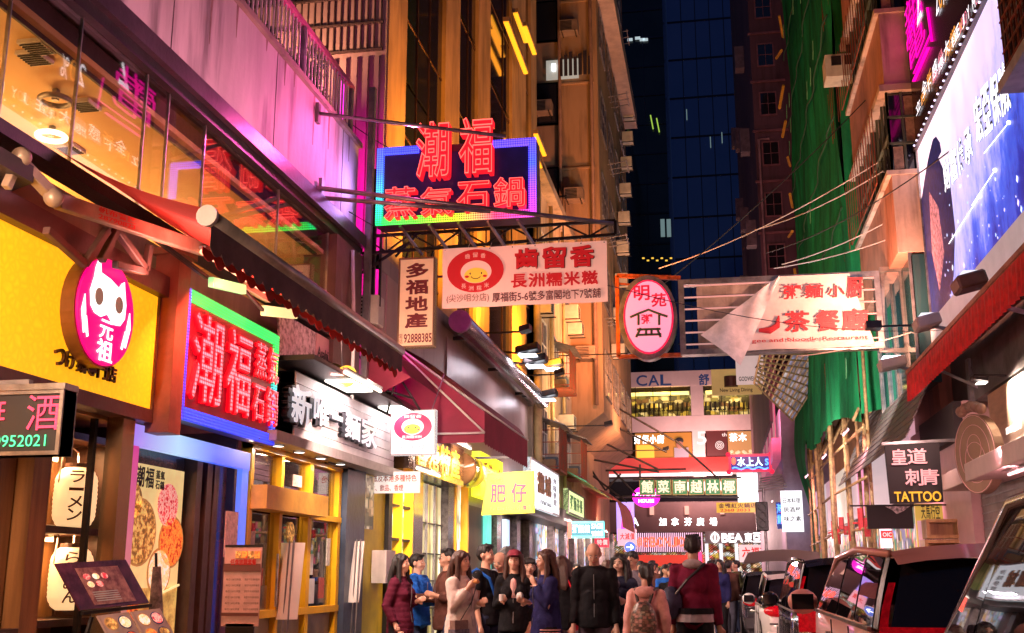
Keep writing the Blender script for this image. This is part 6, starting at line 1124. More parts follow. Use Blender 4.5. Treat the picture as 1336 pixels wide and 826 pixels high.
for y in (18.0, 14.6, 12.0):
    t = T('spot_lamp', {18.0: 'spot lamp on a bracket nearest the round wooden sign', 14.6: 'middle spot lamp over the bronze fascia', 12.0: 'spot lamp over the bronze fascia at the frame edge'}[y], 'lamp', (4.1, y, 4.35), 'spot lamps over the bronze fascia')
    MB().bar((4.6, y, 4.4), (4.05, y, 4.42), .03).build('arm', dark, t); MB().slab([(4.0, y - .14, 4.42), (4.22, y - .14, 4.38), (4.22, y + .14, 4.38), (4.0, y + .14, 4.42)], (-.02, 0, -.07)).build('housing', dark, t, bevel=.01)
    B(4.06, 4.2, y - .11, y + .11, 4.29, 4.3).build('lens', W1, t); area('spot_beam', (4.12, y, 4.27), (4.55, y - .5, 3.75), .2, .1, (1, .85, .65), 80, 110)
ds = T('round_wood_sign', 'oval wooden disc sign with a pale engraved jar and a scalloped top plaque', 'sign', (4.2, 19.4, 3)); 
c = wx(1272, 592, 4.0); fr = (V((.55, -.83, 0)).normalized(), V((0, 0, 1)), V((-.83, -.55, 0)).normalized())
ux, uz, nn = fr; MB().disc(c, ux, uz, .42, .62, -.18, 32).build('disc', m('disc_tan', (.3, .2, .13), .5, 0, .1), ds)
for (ru, rv, dz) in ((.4, .6, 0), (.3, .45, 0), (.14, .2, .1), (.2, .28, -.1)): MB().tube([c + nn * .006 + uz * dz + ux * ru * math.cos(q * math.pi / 16) + uz * rv * math.sin(q * math.pi / 16) for q in range(33)], .005, 5).build('engraved_line', m('pink_line', (.8, .5, .5), .5, 0, 0), ds)
for k in range(5): MB().ball(c + uz * .68 + ux * (-.2 + k * .1) + V((0, 0, .06 * math.sin(k * math.pi / 4))), .09, 10, 6).build('scallop', m('plaque_brown', (.35, .2, .14), .5), ds, True)
MB().bar(c - nn * .1, c - nn * .6 + V((0, 0, 0)), .08).build('mount', dark, ds)
cn = T('white_canopy', 'plain white slab canopy over the shop behind the near car', 'canopy', (4, 18, 2.8)); MB().slab([(3.75, 11, 2.82), (3.9, 20.6, 2.82), (4.5, 20.6, 2.82), (4.5, 11, 2.82)], (0, 0, .28)).build('slab', m('canopy_pink_white', (.7, .55, .52), .5, 0, .06), cn, bevel=.01)
# tattoo sign
Yt = 20.5; t = T('tattoo_sign', 'black cloth sign with four pink characters and yellow TATTOO', 'sign', wy(1160, 657, Yt))
P = [wy(x, y, Yt) for x, y in ((1162, 657), (1231, 655), (1225, 577), (1154, 580))]; MB().patch(*P, 8, 8, lambda u, v: (0, .02 * math.sin(u * 6) * (1 - v), 0)).build('cloth', m('black_cloth', (.02, .015, .018), .7, 0, 0), t, True); MB().slab([P[0] + V((0, .06, 0)), P[1] + V((0, .06, 0)), P[2] + V((0, .06, 0)), P[3] + V((0, .06, 0))], (0, .05, 0)).build('backing', black, t)
pkc = m('pink_print', (.8, .4, .42), .6, 0, 0, em=.3)
for ch, x0_, y0_, x1_, y1_ in (('皇', 1163, 607, 1182, 586), ('道', 1184, 606, 1208, 585), ('刺', 1181, 634, 1203, 612), ('青', 1202, 633, 1224, 612)): a, b_ = wy(x0_, y0_, Yt), wy(x1_, y1_, Yt); put(MB(), ch, a, FRONT, b_.x - a.x, b_.z - a.z, .02, lift=.04).build('character', pkc, t)
a, b_ = wy(1167, 655, Yt), wy(1227, 641, Yt); line(t, 'TATTOO', a, FRONT, b_.x - a.x, b_.z - a.z, m('yellow_print', (.75, .45, .03), .6, 0, 0, em=.4), .03, lift=.04); MB().bar(wy(1150, 579, Yt), wy(1250, 574, Yt), .05).build('hanging_bar', steel, t)
t, o, W_, H_ = facing('black_blank_sign', 'plain black board with torn silver sticker hanging below the tattoo sign', 1133, 659, 1190, 690, 21.5, m('black_cloth', ())); MB().slab([o + V((W_ * .4, -.01, H_ * .95)), o + V((W_ * .95, -.01, H_ * .95)), o + V((W_ * .8, -.01, H_ * .75)), o + V((W_ * .65, -.01, H_ * .62)), o + V((W_ * .55, -.01, H_ * .8))], (0, -.005, 0)).build('sticker', m('silver_sticker', (.5, .45, .45), .4, .3, .4, 20), t)
MB().bar(o + V((-.3, .05, H_)), o + V((W_ + .6, .05, H_)), .03).build('hanging_bar', dark, t)
t, o, W_, H_ = facing('yellow_phone_poster', 'tall yellow and pink poster of phone numbers leaning under the tattoo sign', 1198, 657, 1229, 716, 22.5, glow('poster_yellow', (.8, .5, .08), .45)); B(o.x + .02, o.x + W_ - .02, 22.46, 22.49, o.z + .02, o.z + H_ * .62).build('lower_print', glow('poster_pinkp', (.85, .4, .45), .5), t)
for k, tx in enumerate(('8203-9300', '6201-6288', '9396 5238')): line(t, tx, o + V((.12, -.05, H_ * (.12 + .17 * k))), FRONT, W_ * .8, H_ * .09, m('purple_ink', (.3, .05, .25), .5, 0, 0), .02)
chars(t, '天馬行空', o + V((W_ * .2, -.01, H_ * .66)), FRONT, W_ * .7, H_ * .3, inkd, .02)
t, o, W_, H_ = facing('red_neon_oval_sign', 'small white and red lit sign low behind the scaffolding poles', 1150, 690, 1163, 715, 26, glow('wht_panel', (.95, .8, .85), 1.0)); B(o.x, o.x + W_, 25.9, 25.95, o.z + H_ * .5, o.z + H_ * .9).build('band', glow('red_letter', ()), t); line(t, 'OIC', o + V((.03, -.12, H_ * .58)), FRONT, W_ * .8, H_ * .22, glow('poster_white', ()), .02)
wb = T('wooden_crates', 'bare wooden frame boxes stacked by the right wall behind the car', 'crate', (4.0, 22, 0)); 
for (x, z, w_, h_) in ((3.75, .13, .8, 1.9), (3.8, 2.05, .6, .35)): frame(wb, (x, 21.8, z), FRONT, w_, h_, .06, .5, wood_l, 'frame'); B(x + .06, x + w_ - .06, 22.2, 22.25, z + .06, z + h_ - .06).build('back_board', wood_l, wb)
# corrugated slatted roof & pink panel behind tattoo sign
sr = T('slatted_roof', 'steep dark slatted sheet roof above the tattoo sign', 'roof', (4.2, 28, 4))
for k in range(12):
    f = k / 12; a = V((3.5 + .08 * k, 21.5, 3.9 + .17 * k)); MB().slab([a, a + V((0, 12, 0)), a + V((.09, 12, .15)), a + V((.09, 0, .15))], (.02, 0, -.015)).build('slat', m('slat_grey', (.2, .16, .16), .4, .4, .2), sr)
pw = T('pink_panel_wall', 'plain pink lit panel wall behind the tattoo sign', 'wall', (4.4, 22, 2.5)); B(4.35, 4.8, 20.5, 26, .1, 4.4).build('panel', m('pink_panel', (.6, .36, .36), .5, 0, .06), pw); B(4.2, 4.8, 20.6, 24, 3.75, 4.4).build('dark_box', m('black_cloth', ()), pw)
area('tattoo_light', (3.4, 19.5, 3.9), (4.2, 21.5, 2.5), .3, .1, (1, .7, .6), 14)
# ---------------------------------------------------------------- balconied block 23.6 - 35
BB = T('balcony_block', 'old red and orange apartment block with enclosed balconies and window grilles', 'building', (4.5, 29, 0))
B(4.55, 10, 23.45, 29, 0, 34).build('wall', redpaint, BB)
Xb = 3.95
def cornerz(py): return wx(1165, py, Xb).z
yb0 = 23.3
zs = [cornerz(395), cornerz(232), cornerz(92)]; st_ = 2.75
slabm = m('cream_slab', (.62, .46, .38), .6, 0, .12, 1.5, .15, grime=.5)
for k in range(6):
    zp = 7.95 + k * 3.75
    bxx = B(Xb, 4.6, yb0, 28.9, zp, zp + 1.7).build('parapet', m('peach_parapet', (.5, .22, .15), .65, 0, .15, 1.2, .2, grime=.35), BB)
    B(Xb - .002, 4.6, yb0 - .03, yb0, zp, zp + 1.7).build('parapet_end', slabm, BB)
    B(Xb - .1, 4.6, yb0 - .08, 28.9, zp + 1.7, zp + 1.8).build('sill_slab', slabm, BB); B(Xb - .12, 4.6, yb0 - .1, 28.95, zp + 3.6, zp + 3.75).build('floor_slab', slabm, BB)
    B(Xb + .06, 4.6, yb0 + .04, 28.8, zp + 1.8, zp + 3.6).build('glazing', gl_dark, BB)
    for j in range(8): B(Xb, Xb + .05, yb0 + j * .75, yb0 + j * .75 + .05, zp + 1.8, zp + 3.6).build('mullion', m('green_frame', (.1, .12, .09), .5), BB)
    for x in (Xb, Xb + .3, Xb + .6): B(x, x + .05, yb0, yb0 + .04, zp + 1.8, zp + 3.6).build('mullion', m('green_frame', ()), BB)
    for dz in (2.4, 3.0): B(Xb, 4.6, yb0 - .01, yb0 + .04, zp + dz, zp + dz + .05).build('transom', m('green_frame', ()), BB)
    B(Xb - .01, Xb + .05, yb0, 28.8, zp + 2.6, zp + 2.65).build('transom', m('green_frame', ()), BB)
    B(Xb + .08, Xb + .28, yb0 + .015, yb0 + .035, zp + 1.85, zp + 2.35).build('curtain', m('curtain', (.4, .25, .17), .8, 0, .2, 12), BB); B(Xb + .37, Xb + .58, yb0 + .015, yb0 + .035, zp + 2.45, zp + 3.5).build('curtain', m('curtain', ()), BB)
    cg = B(Xb - .22, Xb - .2, yb0 + .6, 28.6, zp + 1.75, zp + 1.79).build('cage', rust, BB)
    for j in range(20): B(Xb - .22, Xb - .2, yb0 + .6 + j * .4, yb0 + .62 + j * .4, zp + 1.79, zp + 3.5).build('cage_bar', rust, cg)
B(4.2, 4.6, yb0, 28.9, 5.2, 7.9).build('lower_glazing', m('teal_glass', (.02, .06, .07), .05, 0, 0), BB)
for k in range(5): B(4.15, 4.22, yb0 + k * 1.3, yb0 + k * 1.3 + .07, 5.2, 7.95).build('mullion', steel, BB)
for (px, py, w_, h_, lb) in ((1078, 100, 1.3, .55, 'white metal caged air conditioner box sticking out before the green net'),):
    c = wy(px, py, 28); t = T('caged_box', lb, 'air conditioner', c); B(c.x, c.x + 1.3, 28, 28.7, c.z, c.z + .62).build('casing', m('aircon_beige', ()), t); 
    for k in range(3): B(c.x + .15 + k * .35, c.x + .4 + k * .35, 27.96, 28, c.z + .3, c.z + .55).build('opening', dark, t)
    MB().bar((c.x + 1.3, 28.4, c.z + .1), (4.6, 28.4, c.z + .1), .08).build('bracket', steel, t)
fo = T('warm_street_flood', 'hooded warm flood lamp on an arm under the balconies', 'lamp', (3.2, 22.6, 6.3)); B(3.1, 3.4, 22.5, 22.8, 6.2, 6.35).build('hood', dark, fo); MB().bar((3.4, 22.65, 6.25), (4.6, 22.65, 6.25), .04).build('arm', dark, fo)
area('balcony_light', (3.25, 22.65, 6.4), (3.9, 26, 10), .25, .25, (1, .5, .3), 260)
# ---------------------------------------------------------------- netted building & scaffolding
NB = T('netted_building', 'building wrapped in green construction netting with bamboo scaffolding', 'building', (4.5, 45, 0))
B(4.6, 10, 29.05, 46, 0, 36).build('wall', m('orange_wall', (.55, .3, .14), .7, 0, .1, 1, .1), NB)
netm = m('green_net', (.012, .22, .075), .85, 0, .35, 1.6, .6, streak=6, col2=(.01, .09, .035), spec=.1)
net = T('construction_net', 'long green mesh net hanging down the scaffolded building', 'net', (4, 37, 5))
def netf(u, v): return (-.2 * noise.noise(V((u * 26, v * 5, 0))) - .06 * noise.noise(V((u * 80, v * 9, 4))) - .5 * (v < .28) * math.sin(math.pi * u) * (1 - v / .28), 0, .3 * math.sin(u * 9) * (v < .05))
MB().patch((3.75, 29.3, 5.2), (3.7, 45.5, 6.2), (3.7, 43, 34), (3.75, 29.3, 34), 90, 60, netf).build('mesh_sheet', netm, net, True)
for k in range(9):
    z = 8 + k * 2.9; MB().tube([(3.6 + .05 * math.sin(j * 1.7 + k), 29.4 + j * .8, z + .12 * math.sin(j * .9 + k * 2)) for j in range(20)], .025, 4).build('seam_rope', m('net_seam', (.02, .07, .03), .8), net)
for k in range(26): y = random.uniform(29.6, 44); z = random.uniform(6, 28); MB().slab([(3.52, y, z), (3.52, y + .12, z + .05), (3.52, y + .3, z - .5), (3.52, y + .1, z - .3)], (-.02, 0, 0)).build('loose_tie', m('net_tie', (.1, .3, .12), .8), net)
MB().patch((3.75, 29.25, 5.4), (4.6, 29.25, 5.6), (4.6, 29.25, 34), (3.75, 29.25, 34), 4, 40, lambda u, v: (0, -.15 * abs(noise.noise(V((u * 4, v * 14, 2)))), 0)).build('end_sheet', netm, net, True)
MB().patch((3.75, 45, 2.4), (3.75, 46.8, 2.3), (3.1, 46.5, 9.5), (3.4, 42.5, 8.5), 8, 24, lambda u, v: (.15 * math.sin(v * 9), 0, 0)).build('loose_sheet', netm, net, True)
sc = T('bamboo_scaffolding', 'bamboo pole scaffolding standing under the green net', 'scaffolding', (3.8, 45, 0)); bam = m('bamboo', (.45, .28, .12), .5, 0, .25, 8, .2, col2=(.2, .12, .06))
random.seed(5)
for k in range(15):
    y = 28.5 + k * 1.15; x = 3.6 + random.uniform(-.15, .3); MB().tube([(x, y, .1), (x + random.uniform(-.1, .1), y + random.uniform(-.3, .3), 3), (x + random.uniform(-.1, .1), y + random.uniform(-.4, .4), 7.6)], .045 + .02 * (k % 2), 7).build('pole', bam, sc, True)
for z in (2.5, 3.7, 4.9): MB().tube([(3.6, 28, z), (3.65, 37, z + .15), (3.6, 46, z)], .04, 6).build('ledger', bam, sc, True)
for k in range(6): MB().tube([(3.5, 29 + k * 2.7, 5.2), (4.3, 30.5 + k * 2.7, 6.6)], .04, 6).build('brace', bam, sc, True)
for k in range(9): MB().tube([(3.6, 28.5 + k * 1.15, 2.3 + (k % 3) * .2), (3.6, 28.5 + k * 1.15, 2.75 + (k % 2) * .3)], .075, 6).build('warning_tape', m('red_tape', (.6, .03, .04), .5, 0, .2, 20), sc)
for k in range(16): 
    z = 7 + k * 1.6; MB().tube([(3.5, 44.4, z), (3.5 + random.uniform(-.2, .2), 45.6, z + random.uniform(-.6, .6))], .06, 5).build('pole_end', m('yellow_bamboo', (.7, .35, .04), .5), sc)
# lit pink shop panels behind the bamboo
ps_ = T('lit_shop_row', 'row of pink lit shop panels and displays behind the bamboo poles', 'shop front', (4.4, 42, 0))
pcs = [(.9, .5, .6), (.95, .75, .8), (.9, .35, .6), (.75, .6, .65), (.95, .85, .7)]
for k in range(8):
    y = 26.5 + k * 3.4; B(4.4, 4.55, y, y + 3.2, 3.1, 5.0).build('upper_panel', glow('pinkpan%d' % (k % 5), pcs[k % 5], .42), ps_); B(4.42, 4.55, y, y + 3.2, .2, 2.9).build('display', shelf_mat('rdisp%d' % (k % 3), random.sample([(.9, .8, .8), (.9, .2, .3), (.2, .6, .4), (.15, .1, .1), (.9, .7, .2), (.5, .5, .9), (.1, .1, .1)], 6), .45, (5, 5, 4)), ps_)
B(4.3, 4.4, 26.5, 54, 2.9, 3.1).build('ledge', dark, ps_); area('net_wash', (2.7, 32, 4.4), (3.7, 37, 8), .3, .3, (.95, 1, .9), 110); area('net_wash', (2.3, 25.5, 5.2), (3.75, 37, 12), .3, .3, (.95, 1, .9), 260)  # net lamps are added without fixtures to brighten the green net
lt = T('bamboo_lattice', 'slanting bamboo lattice platform with striped sheet below the torn sign', 'scaffolding', (3, 42, 9)); Yl = 40
C0, C1, C2, C3 = [wy(x, y, yy) for x, y, yy in ((1088, 462, 40), (992, 462, 36), (984, 500, 36), (1034, 549, 41))]
for k in range(13):
    f = k / 12; MB().tube([C1.lerp(C0, f), C2.lerp(C3, f)], .035, 5).build('bamboo_strip', bam, lt); 
for k in range(9): f = k / 8; MB().tube([C1.lerp(C2, f), C0.lerp(C3, f)], .035, 5).build('bamboo_strip', bam, lt)
MB().quad(C0 + V((0, .3, .1)), C1.lerp(C0, .45) + V((0, .3, .1)), C2.lerp(C3, .45) + V((0, .3, .1)), C3 + V((0, .3, .1))).build('striped_sheet', shelf_mat('plaid', [(.75, .55, .6), (.5, .45, .7), (.8, .7, .75), (.6, .45, .5)], .3, (3, 3, 3)), lt)  # sheet given its own emission so that it looks lit
# godwell and cafe boards behind sign
t, o, W_, H_ = facing('brown_dining_board', 'mustard board with a wooden barrel drawing under the torn sign', 929, 480, 1000, 516, 70, m('mustard_board', (.55, .36, .12), .6, 0, .1, .5, 0, em=.35)); MB().tube([o + V((W_ * .35, -.1, H_ * .3)), o + V((W_ * .35, -.1, H_ * .7))], .42, 14).build('barrel_print', m('barrel', (.15, .07, .04), .5), t); line(t, 'New Living Dining', o + V((.5, -.06, .12)), FRONT, 2.0, .3, inkd, .02)
t, o, W_, H_ = facing('white_clinic_board', 'white board with small dark characters and lettering under the torn sign', 961, 462, 1040, 502, 66, m('offwhite_board', (.75, .66, .6), .6, 0, .06, .5, 0, em=.3)); line(t, 'GODWELL DENTAL', o + V((.15, -.06, .2)), FRONT, 1.9, .26, inkd, .02); line(t, '化', o + V((1.1, -.06, .7)), FRONT, .5, .5, inkd, .02)
# ---- far right cluster
t, o, W_, H_ = facing('blue_neon_sign', 'blue neon sign with three white characters in a red lantern cornered frame', 951, 592, 1006, 616, 60, m('navy_panel2', (.01, .015, .09), .4, 0, 0, em=.25, emc=(.02, .05, .4)), fr_mat=glow('red_frame', (.9, .02, .06), 1.0)); chars(t, '水上人', o + V((W_ * .2, -.05, H_ * .32)), FRONT, W_ * .6, H_ * .5, glow('cyan_white', (.6, .9, 1), 4), .03)
MB().tube([o + V((W_ * (.08 + .84 * k / 16), -.06, H_ * (.2 + .06 * math.sin(k * 1.2)))) for k in range(17)], .04, 5).build('neon_wave', glow('neon_blue', (.05, .2, 1), 5), t); line(t, 's', o + V((W_ * .85, -.05, H_ * .35)), FRONT, .18, .35, glow('neon_blue', ()), .02); MB().ball(o + V((W_ * .12, -.06, H_ * .62)), (.12, .03, .2), 10, 6).build('red_emblem', glow('red_neon', ()), t)
for (u, v) in ((0, 0), (1, 0), (0, 1), (1, 1)): MB().ball(o + V((W_ * u, 0, H_ * v)), .13, 10, 6).build('corner_knob', glow('red_frame', ()), t)
MB().bar(o + V((W_, .05, H_ * .9)), (4.6, 60, o.z + H_ * .9), .06).build('arm', dark, t)
PB2 = T('pink_balcony_house', 'building with pink lit balcony and tall windows beside the blue neon sign', 'building', (4, 66, 0)); B(3.3, 10, 56, 90, 0, 9.5).build('wall', m('violet_wall', (.4, .3, .42), .6, 0, .1), PB2); B(2.9, 3.3, 57, 72, 7.0, 8.1).build('balcony_front', m('pink_balcony', (.65, .12, .25), .5, 0, .1, em=.3, emc=(.9, .05, .3)), PB2)
for k in range(5): win(PB2, (3.29, 60 + k * 4.5 + 3, 8.3), RIGHT, 2.6, 2.6, pane=glow('dim_pane', (.5, .4, .35), .35), fm=m('pink_balcony', ()), nx=2)
B(3.31, 10, 56, 57, 9.5, 9.6).build('roof_edge', conc, PB2)
MR = T('maroon_block', 'dark maroon apartment block with pipes and grilles right of the blue tower', 'building', (4, 62, 9.5)); B(3.1, 10, 62, 94, 9.6, 60).build('wall', m('dark_maroon_wall', (.16, .07, .09), .7, 0, .15, .5, .2, streak=3, grime=.4), MR)
for k in range(15): win(MR, (3.45, 61.98, 12 + k * 3.1), FRONT, 1.0, 1.5, fm=m('maroon_trim', (.3, .12, .13), .5), nx=2, ny=2, b=.08); B(3.0, 5, 61.9, 62, 11 + k * 3.1, 11.12 + k * 3.1).build('string_course', m('maroon_trim', ()), MR)
for k in range(12): B(2.5, 3.1, 64 + k * 2.4, 64.9 + k * 2.4, 14 + (k * 7 % 24), 15.6 + (k * 7 % 24)).build('projecting_cage', m('cage_grey', (.3, .22, .24), .5, .3, .2), MR)
MB().tube([(3.3, 61.8, 12), (3.3, 61.8, 26), (3.9, 61.8, 26)], .07, 6).build('pipe', m('pink_pipe', (.45, .25, .25), .5), MR); 
area('maroon_wash', (1.5, 56, 8), (3.6, 62, 20), 1, 1, (.9, .35, .45), 260)
t, o, W_, H_ = facing('lit_white_sign', 'white lit sign with black characters between the net and the traffic lamp', 1021, 640, 1046, 694, 55, glow('white_lit2', (.9, .9, .95), 1.3)); 
for k in range(3): line(t, ('味之素', '居酒屋', '日本料理')[k], o + V((.1, -.03, H_ * (.25 + .22 * k))), FRONT, W_ * .8, H_ * .13, inkd, .02)
t, o, W_, H_ = facing('blue_red_neon', 'small blue and red neon sign on the right beyond the net', 1014, 655, 1024, 690, 57, m('navy_panel2', ())); chars(t, '海鮮', o + V((.03, -.03, .2)), FRONT, W_ * .5, H_ * .8, glow('neon_blue', ()), .03, vertical=True); chars(t, '火鍋', o + V((W_ * .5, -.03, .2)), FRONT, W_ * .5, H_ * .8, glow('red_neon', ()), .03, vertical=True)
sl = T('slatted_canopy', 'slatted grey canopy fins under the pink balcony', 'canopy', (3, 56, 5.6))
for k in range(6): MB().slab([(2.0 + .05 * k, 55 + k * .5, 5.3 + k * .16), (3.4, 55 + k * .5, 5.5 + k * .16), (3.4, 55.4 + k * .5, 5.5 + k * .16), (2.0 + .05 * k, 55.4 + k * .5, 5.3 + k * .16)], (0, 0, .05)).build('fin', m('fin_grey', (.5, .42, .42), .5), sl)
tl = T('traffic_lamp', 'black traffic signal head hanging beside the bank front', 'traffic light', wy(995, 700, 52)); c = wy(995, 672, 52); B(c.x - .3, c.x + .25, 52, 52.4, c.z - .7, c.z + .6).build('housing', black, tl, bevel=.04)
for k in range(3): MB().tube([c + V((-.02, -.02, .35 - k * .38)), c + V((-.02, -.3, .35 - k * .38))], .16, 12, cap=False).build('hood', black, tl)
MB().tube([c + V((.1, .3, 1.2)), V((c.x + .1, 52.3, 0))], .07, 8).build('pole', steel, tl)
# street wires
wm = m('wire_black', (.015, .015, .015), .5, 0, 0); wl = m('wire_pale', (.5, .4, .38), .5, 0, 0)
WP = [((800, 420), (1130, 130), 26, 26, wm), ((985, 300), (1180, 205), 30, 24, wl), ((1000, 330), (1336, 120), 30, 18, wm), ((860, 350), (1195, 180), 32, 24, wl), ((1020, 345), (1200, 265), 28, 24, wl), ((560, 290), (800, 374), 14, 16, wm), ((800, 374), (1240, 430), 16, 22, wm), ((1010, 350), (1215, 290), 27, 24, wl), ((415, 250), (560, 330), 12.3, 12.7, wm), ((430, 140), (520, 200), 12.5, 13.5, wm), ((1040, 465), (1200, 430), 24, 24, wl)]
for i, (a, b_, y0_, y1_, mt) in enumerate(WP):
    p, q = wy(*a, y0_), wy(*b_, y1_); sg = (p - q).length * .03; pts = [p.lerp(q, k / 12) - V((0, 0, sg * 4 * (k / 12) * (1 - k / 12))) for k in range(13)]
    t = T('overhead_wire', ('dark' if mt is wm else 'pale') + ' overhead wire ' + ['from the oval sign up to the green net', 'crossing the net towards the billboard edge', 'long one ending at the right frame edge', 'running from the blue tower to the balcony', 'just above the torn sign', 'crossing the mochi banner', 'running past the top of the oval sign', 'below the peach balcony', 'hanging from the parapet across the neon sign', 'short one beside the terrace railing', 'under the torn sign frame'][i], 'wire', p, 'wires strung over the street'); MB().tube(pts, .014 if y0_ > 20 else .007, 5).build('cable', mt, t)
# ================================================================== CARS
carglass = m('car_glass', (.012, .01, .014), .015, 0, 0, spec=.4, coat=0)
tyre = m('tyre_rubber', (.02, .02, .02), .8, 0, 0)
def car(name, label, x0, y0, L_, Wd, H, paint, belt=.98, hood=.95, ws=1.7, rear_in=.22, tail='strip', hatch_open=False, privacy=carglass):
    t = T(name, label, 'car', (x0 + Wd / 2, y0 + L_ / 2, 0), 'cars parked along the right kerb'); xc = Wd / 2
    def G(x, y, z): return V((x0 + x, y0 + y, z))
    def wf(y):
        a = min(y, L_ - y); return 1 - .16 * math.exp(-(a / .28) ** 1.5) - (.05 if y > L_ - 1 else 0) * (y - L_ + 1)
    def top(y):
        if y < .12: return belt - .25 * (1 - y / .12)
        if y < L_ - hood: return belt
        q = (y - L_ + hood) / hood; return belt - .04 - .3 * q ** 2.2
    prof = [(.94, .2), (1.0, .34), (1.01, .55), (1.0, .78), (.985, 1.0)]
    mb = MB(); ys_ = [0, .04, .12, .3] + [L_ * k / 14 for k in range(2, 13)] + [L_ - .25, L_ - .08, L_ - .02]; base = 0; n = 0
    rows = []
    for y in ys_:
        row = []; tz = top(y)
        for s in (-1, 1):
            pr = [(a, .2 + (b - .2) / .8 * (tz - .2)) for a, b in prof]
            pts = [G(xc + s * xc * a * wf(y), y, b) for a, b in pr] + [G(xc + s * xc * .9 * wf(y), y, tz + .02), G(xc + s * xc * .4 * wf(y), y, tz + .035)]
            row += pts if s < 0 else pts[::-1]
        rows.append(row)
    k = len(rows[0])
    for r_ in rows: mb.v += r_
    for i in range(len(rows) - 1):
        for j in range(k - 1): mb.f.append((i * k + j, i * k + j + 1, (i + 1) * k + j + 1, (i + 1) * k + j))
    mb.f.append(tuple(range(k))); mb.f.append(tuple((len(rows) - 1) * k + j for j in range(k))[::-1])
    body = mb.build('body', paint, t, True)
    tb = .15; zr = H - .075; yr0, yr1 = rear_in, L_ - hood - (ws - .95); yb1 = L_ - hood + .05
    def rail(y): # roof rail height
        q = (y - yr0) / (yr1 - yr0); return zr - .05 * (1 - q) ** 3 - .035 * q ** 3
    def side(s, ya, yb_, za0, zb0, mat, nm, off=0, full=True):
        """panel between belt line and roof rail from ya..yb at the belt, za0..zb0 at the rail"""
        bx = xc + s * (xc * .965 + off); tx = xc + s * (xc - tb + off)
        a, b, c, d = G(bx, ya, belt + .0), G(bx, yb_, belt + .0), G(tx, zb0, rail(max(min(zb0, yr1), yr0)) - .015), G(tx, za0, rail(max(min(za0, yr1), yr0)) - .015)
        return MB().patch(a, b, c, d, 4, 6, lambda u, v: (s * .008 * math.sin(math.pi * v * .9), 0, 0)).build(nm, mat, t, True)
    gl_l = yb1 - .08; cuts = [(.22, 1.0, .42, 1.06), (1.08, 2.05, 1.12, 2.05), (2.13, 3.0, 2.13, min(2.9, yr1))] if L_ > 4.3 else [(.25, .95, .5, 1.0), (1.03, 1.85, 1.07, 1.85), (1.93, 2.7, 1.93, min(2.6, yr1))]
    sc_ = (gl_l - .25) / (cuts[-1][1] + .35)
    cuts = [tuple(q * sc_ for q in c) for c in cuts]
    for s in (-1, 1):
        side(s, .03, yb1, yr0, yr1, black, 'pillar')
        for c in cuts: side(s, c[0], c[1], min(c[2], yr1), min(c[3], yr1), privacy, 'side_window', .006)
        side(s, cuts[-1][1] + .04, gl_l, yr1 - .02, yr1, privacy, 'quarter_window', .006)
        side(s, -.02, .16, yr0 - .03, yr0 + .1, black, 'rear_pillar', .008)
        MB().tube([G(xc + s * (xc - tb + .01), yr0, rail(yr0) + .0), G(xc + s * (xc - tb + .02), (yr0 + yr1) / 2, rail((yr0 + yr1) / 2) + .01), G(xc + s * (xc - tb + .01), yr1, rail(yr1)), G(xc + s * (xc * .93), yb1, belt)], .022, 8).build('roof_rail', paint, t, True)
        MB().bar(G(xc + s * xc * .985, .25, belt - .01), G(xc + s * xc * .985, gl_l, belt - .01), .02).build('chrome_strip', alu, t)
        for k in (1, 2): MB().bar(G(xc + s * (xc * 1.012), cuts[k][0] + .1, belt - .14), G(xc + s * xc * 1.012, cuts[k][0] + .3, belt - .14), .03).build('handle', alu, t)
        mr = MB().ball(G(xc + s * (xc + .1), yb1 - .25, belt + .06), (.12, .07, .1), 12, 8).build('mirror', paint, t, True)
        B(*(lambda a, b: (min(a, b), max(a, b)))(x0 + xc + s * (xc + .02), x0 + xc + s * (xc + .19)), y0 + yb1 - .33, y0 + yb1 - .31, belt, belt + .12).build('mirror_glass', carglass, mr)
        for yy in (.75, L_ - .85):
            wh = MB().tube([G(xc + s * (xc - .22), yy, .32), G(xc + s * (xc + .0), yy, .32)], .32, 20).build('wheel', tyre, t)
            MB().tube([G(xc + s * (xc - .02), yy, .32), G(xc + s * (xc + .012), yy, .32)], .2, 16).build('rim', alu, wh)
            MB().tube([G(xc + s * (xc * .99), yy, .34), G(xc + s * (xc * 1.004), yy, .34)], .38, 20).build('wheel_arch', black, t)
        if tail == 'strip':
            MB().patch(G(xc + s * xc * .96, -.0, belt - .2), G(xc + s * xc * .50, -.03, belt - .2), G(xc + s * xc * .50, -.02, belt + .01), G(xc + s * xc * .96, .0, belt + .01), 4, 3, lambda u, v: (0, 0, 0)).build('tail_light', m('tail_red', (.6, .004, .012), .15, 0, .2, 30, .1, em=.22, emc=(1, .01, .03), coat=.5), t)
            MB().patch(G(xc + s * xc * .975, .0, .98), G(xc + s * xc * .92, -.02, .98), G(xc + s * (xc - tb - .0), yr0 - .07, zr - .2), G(xc + s * (xc - tb + .03), yr0 - .03, zr - .2), 3, 6, lambda u, v: (s * .02 * math.sin(math.pi * v), -.01, 0)).build('tail_light', MATS['tail_red'] if 'tail_red' in MATS else m('tail_red', ()), t, True)
        else:
            MB().ball(G(xc + s * xc * .72, .02, .85), (.2, .05, .09), 10, 6).build('tail_light', m('tail_red', (.6, .004, .012), .15, 0, .2, 30, .1, em=.22, emc=(1, .01, .03), coat=.5), t, True)
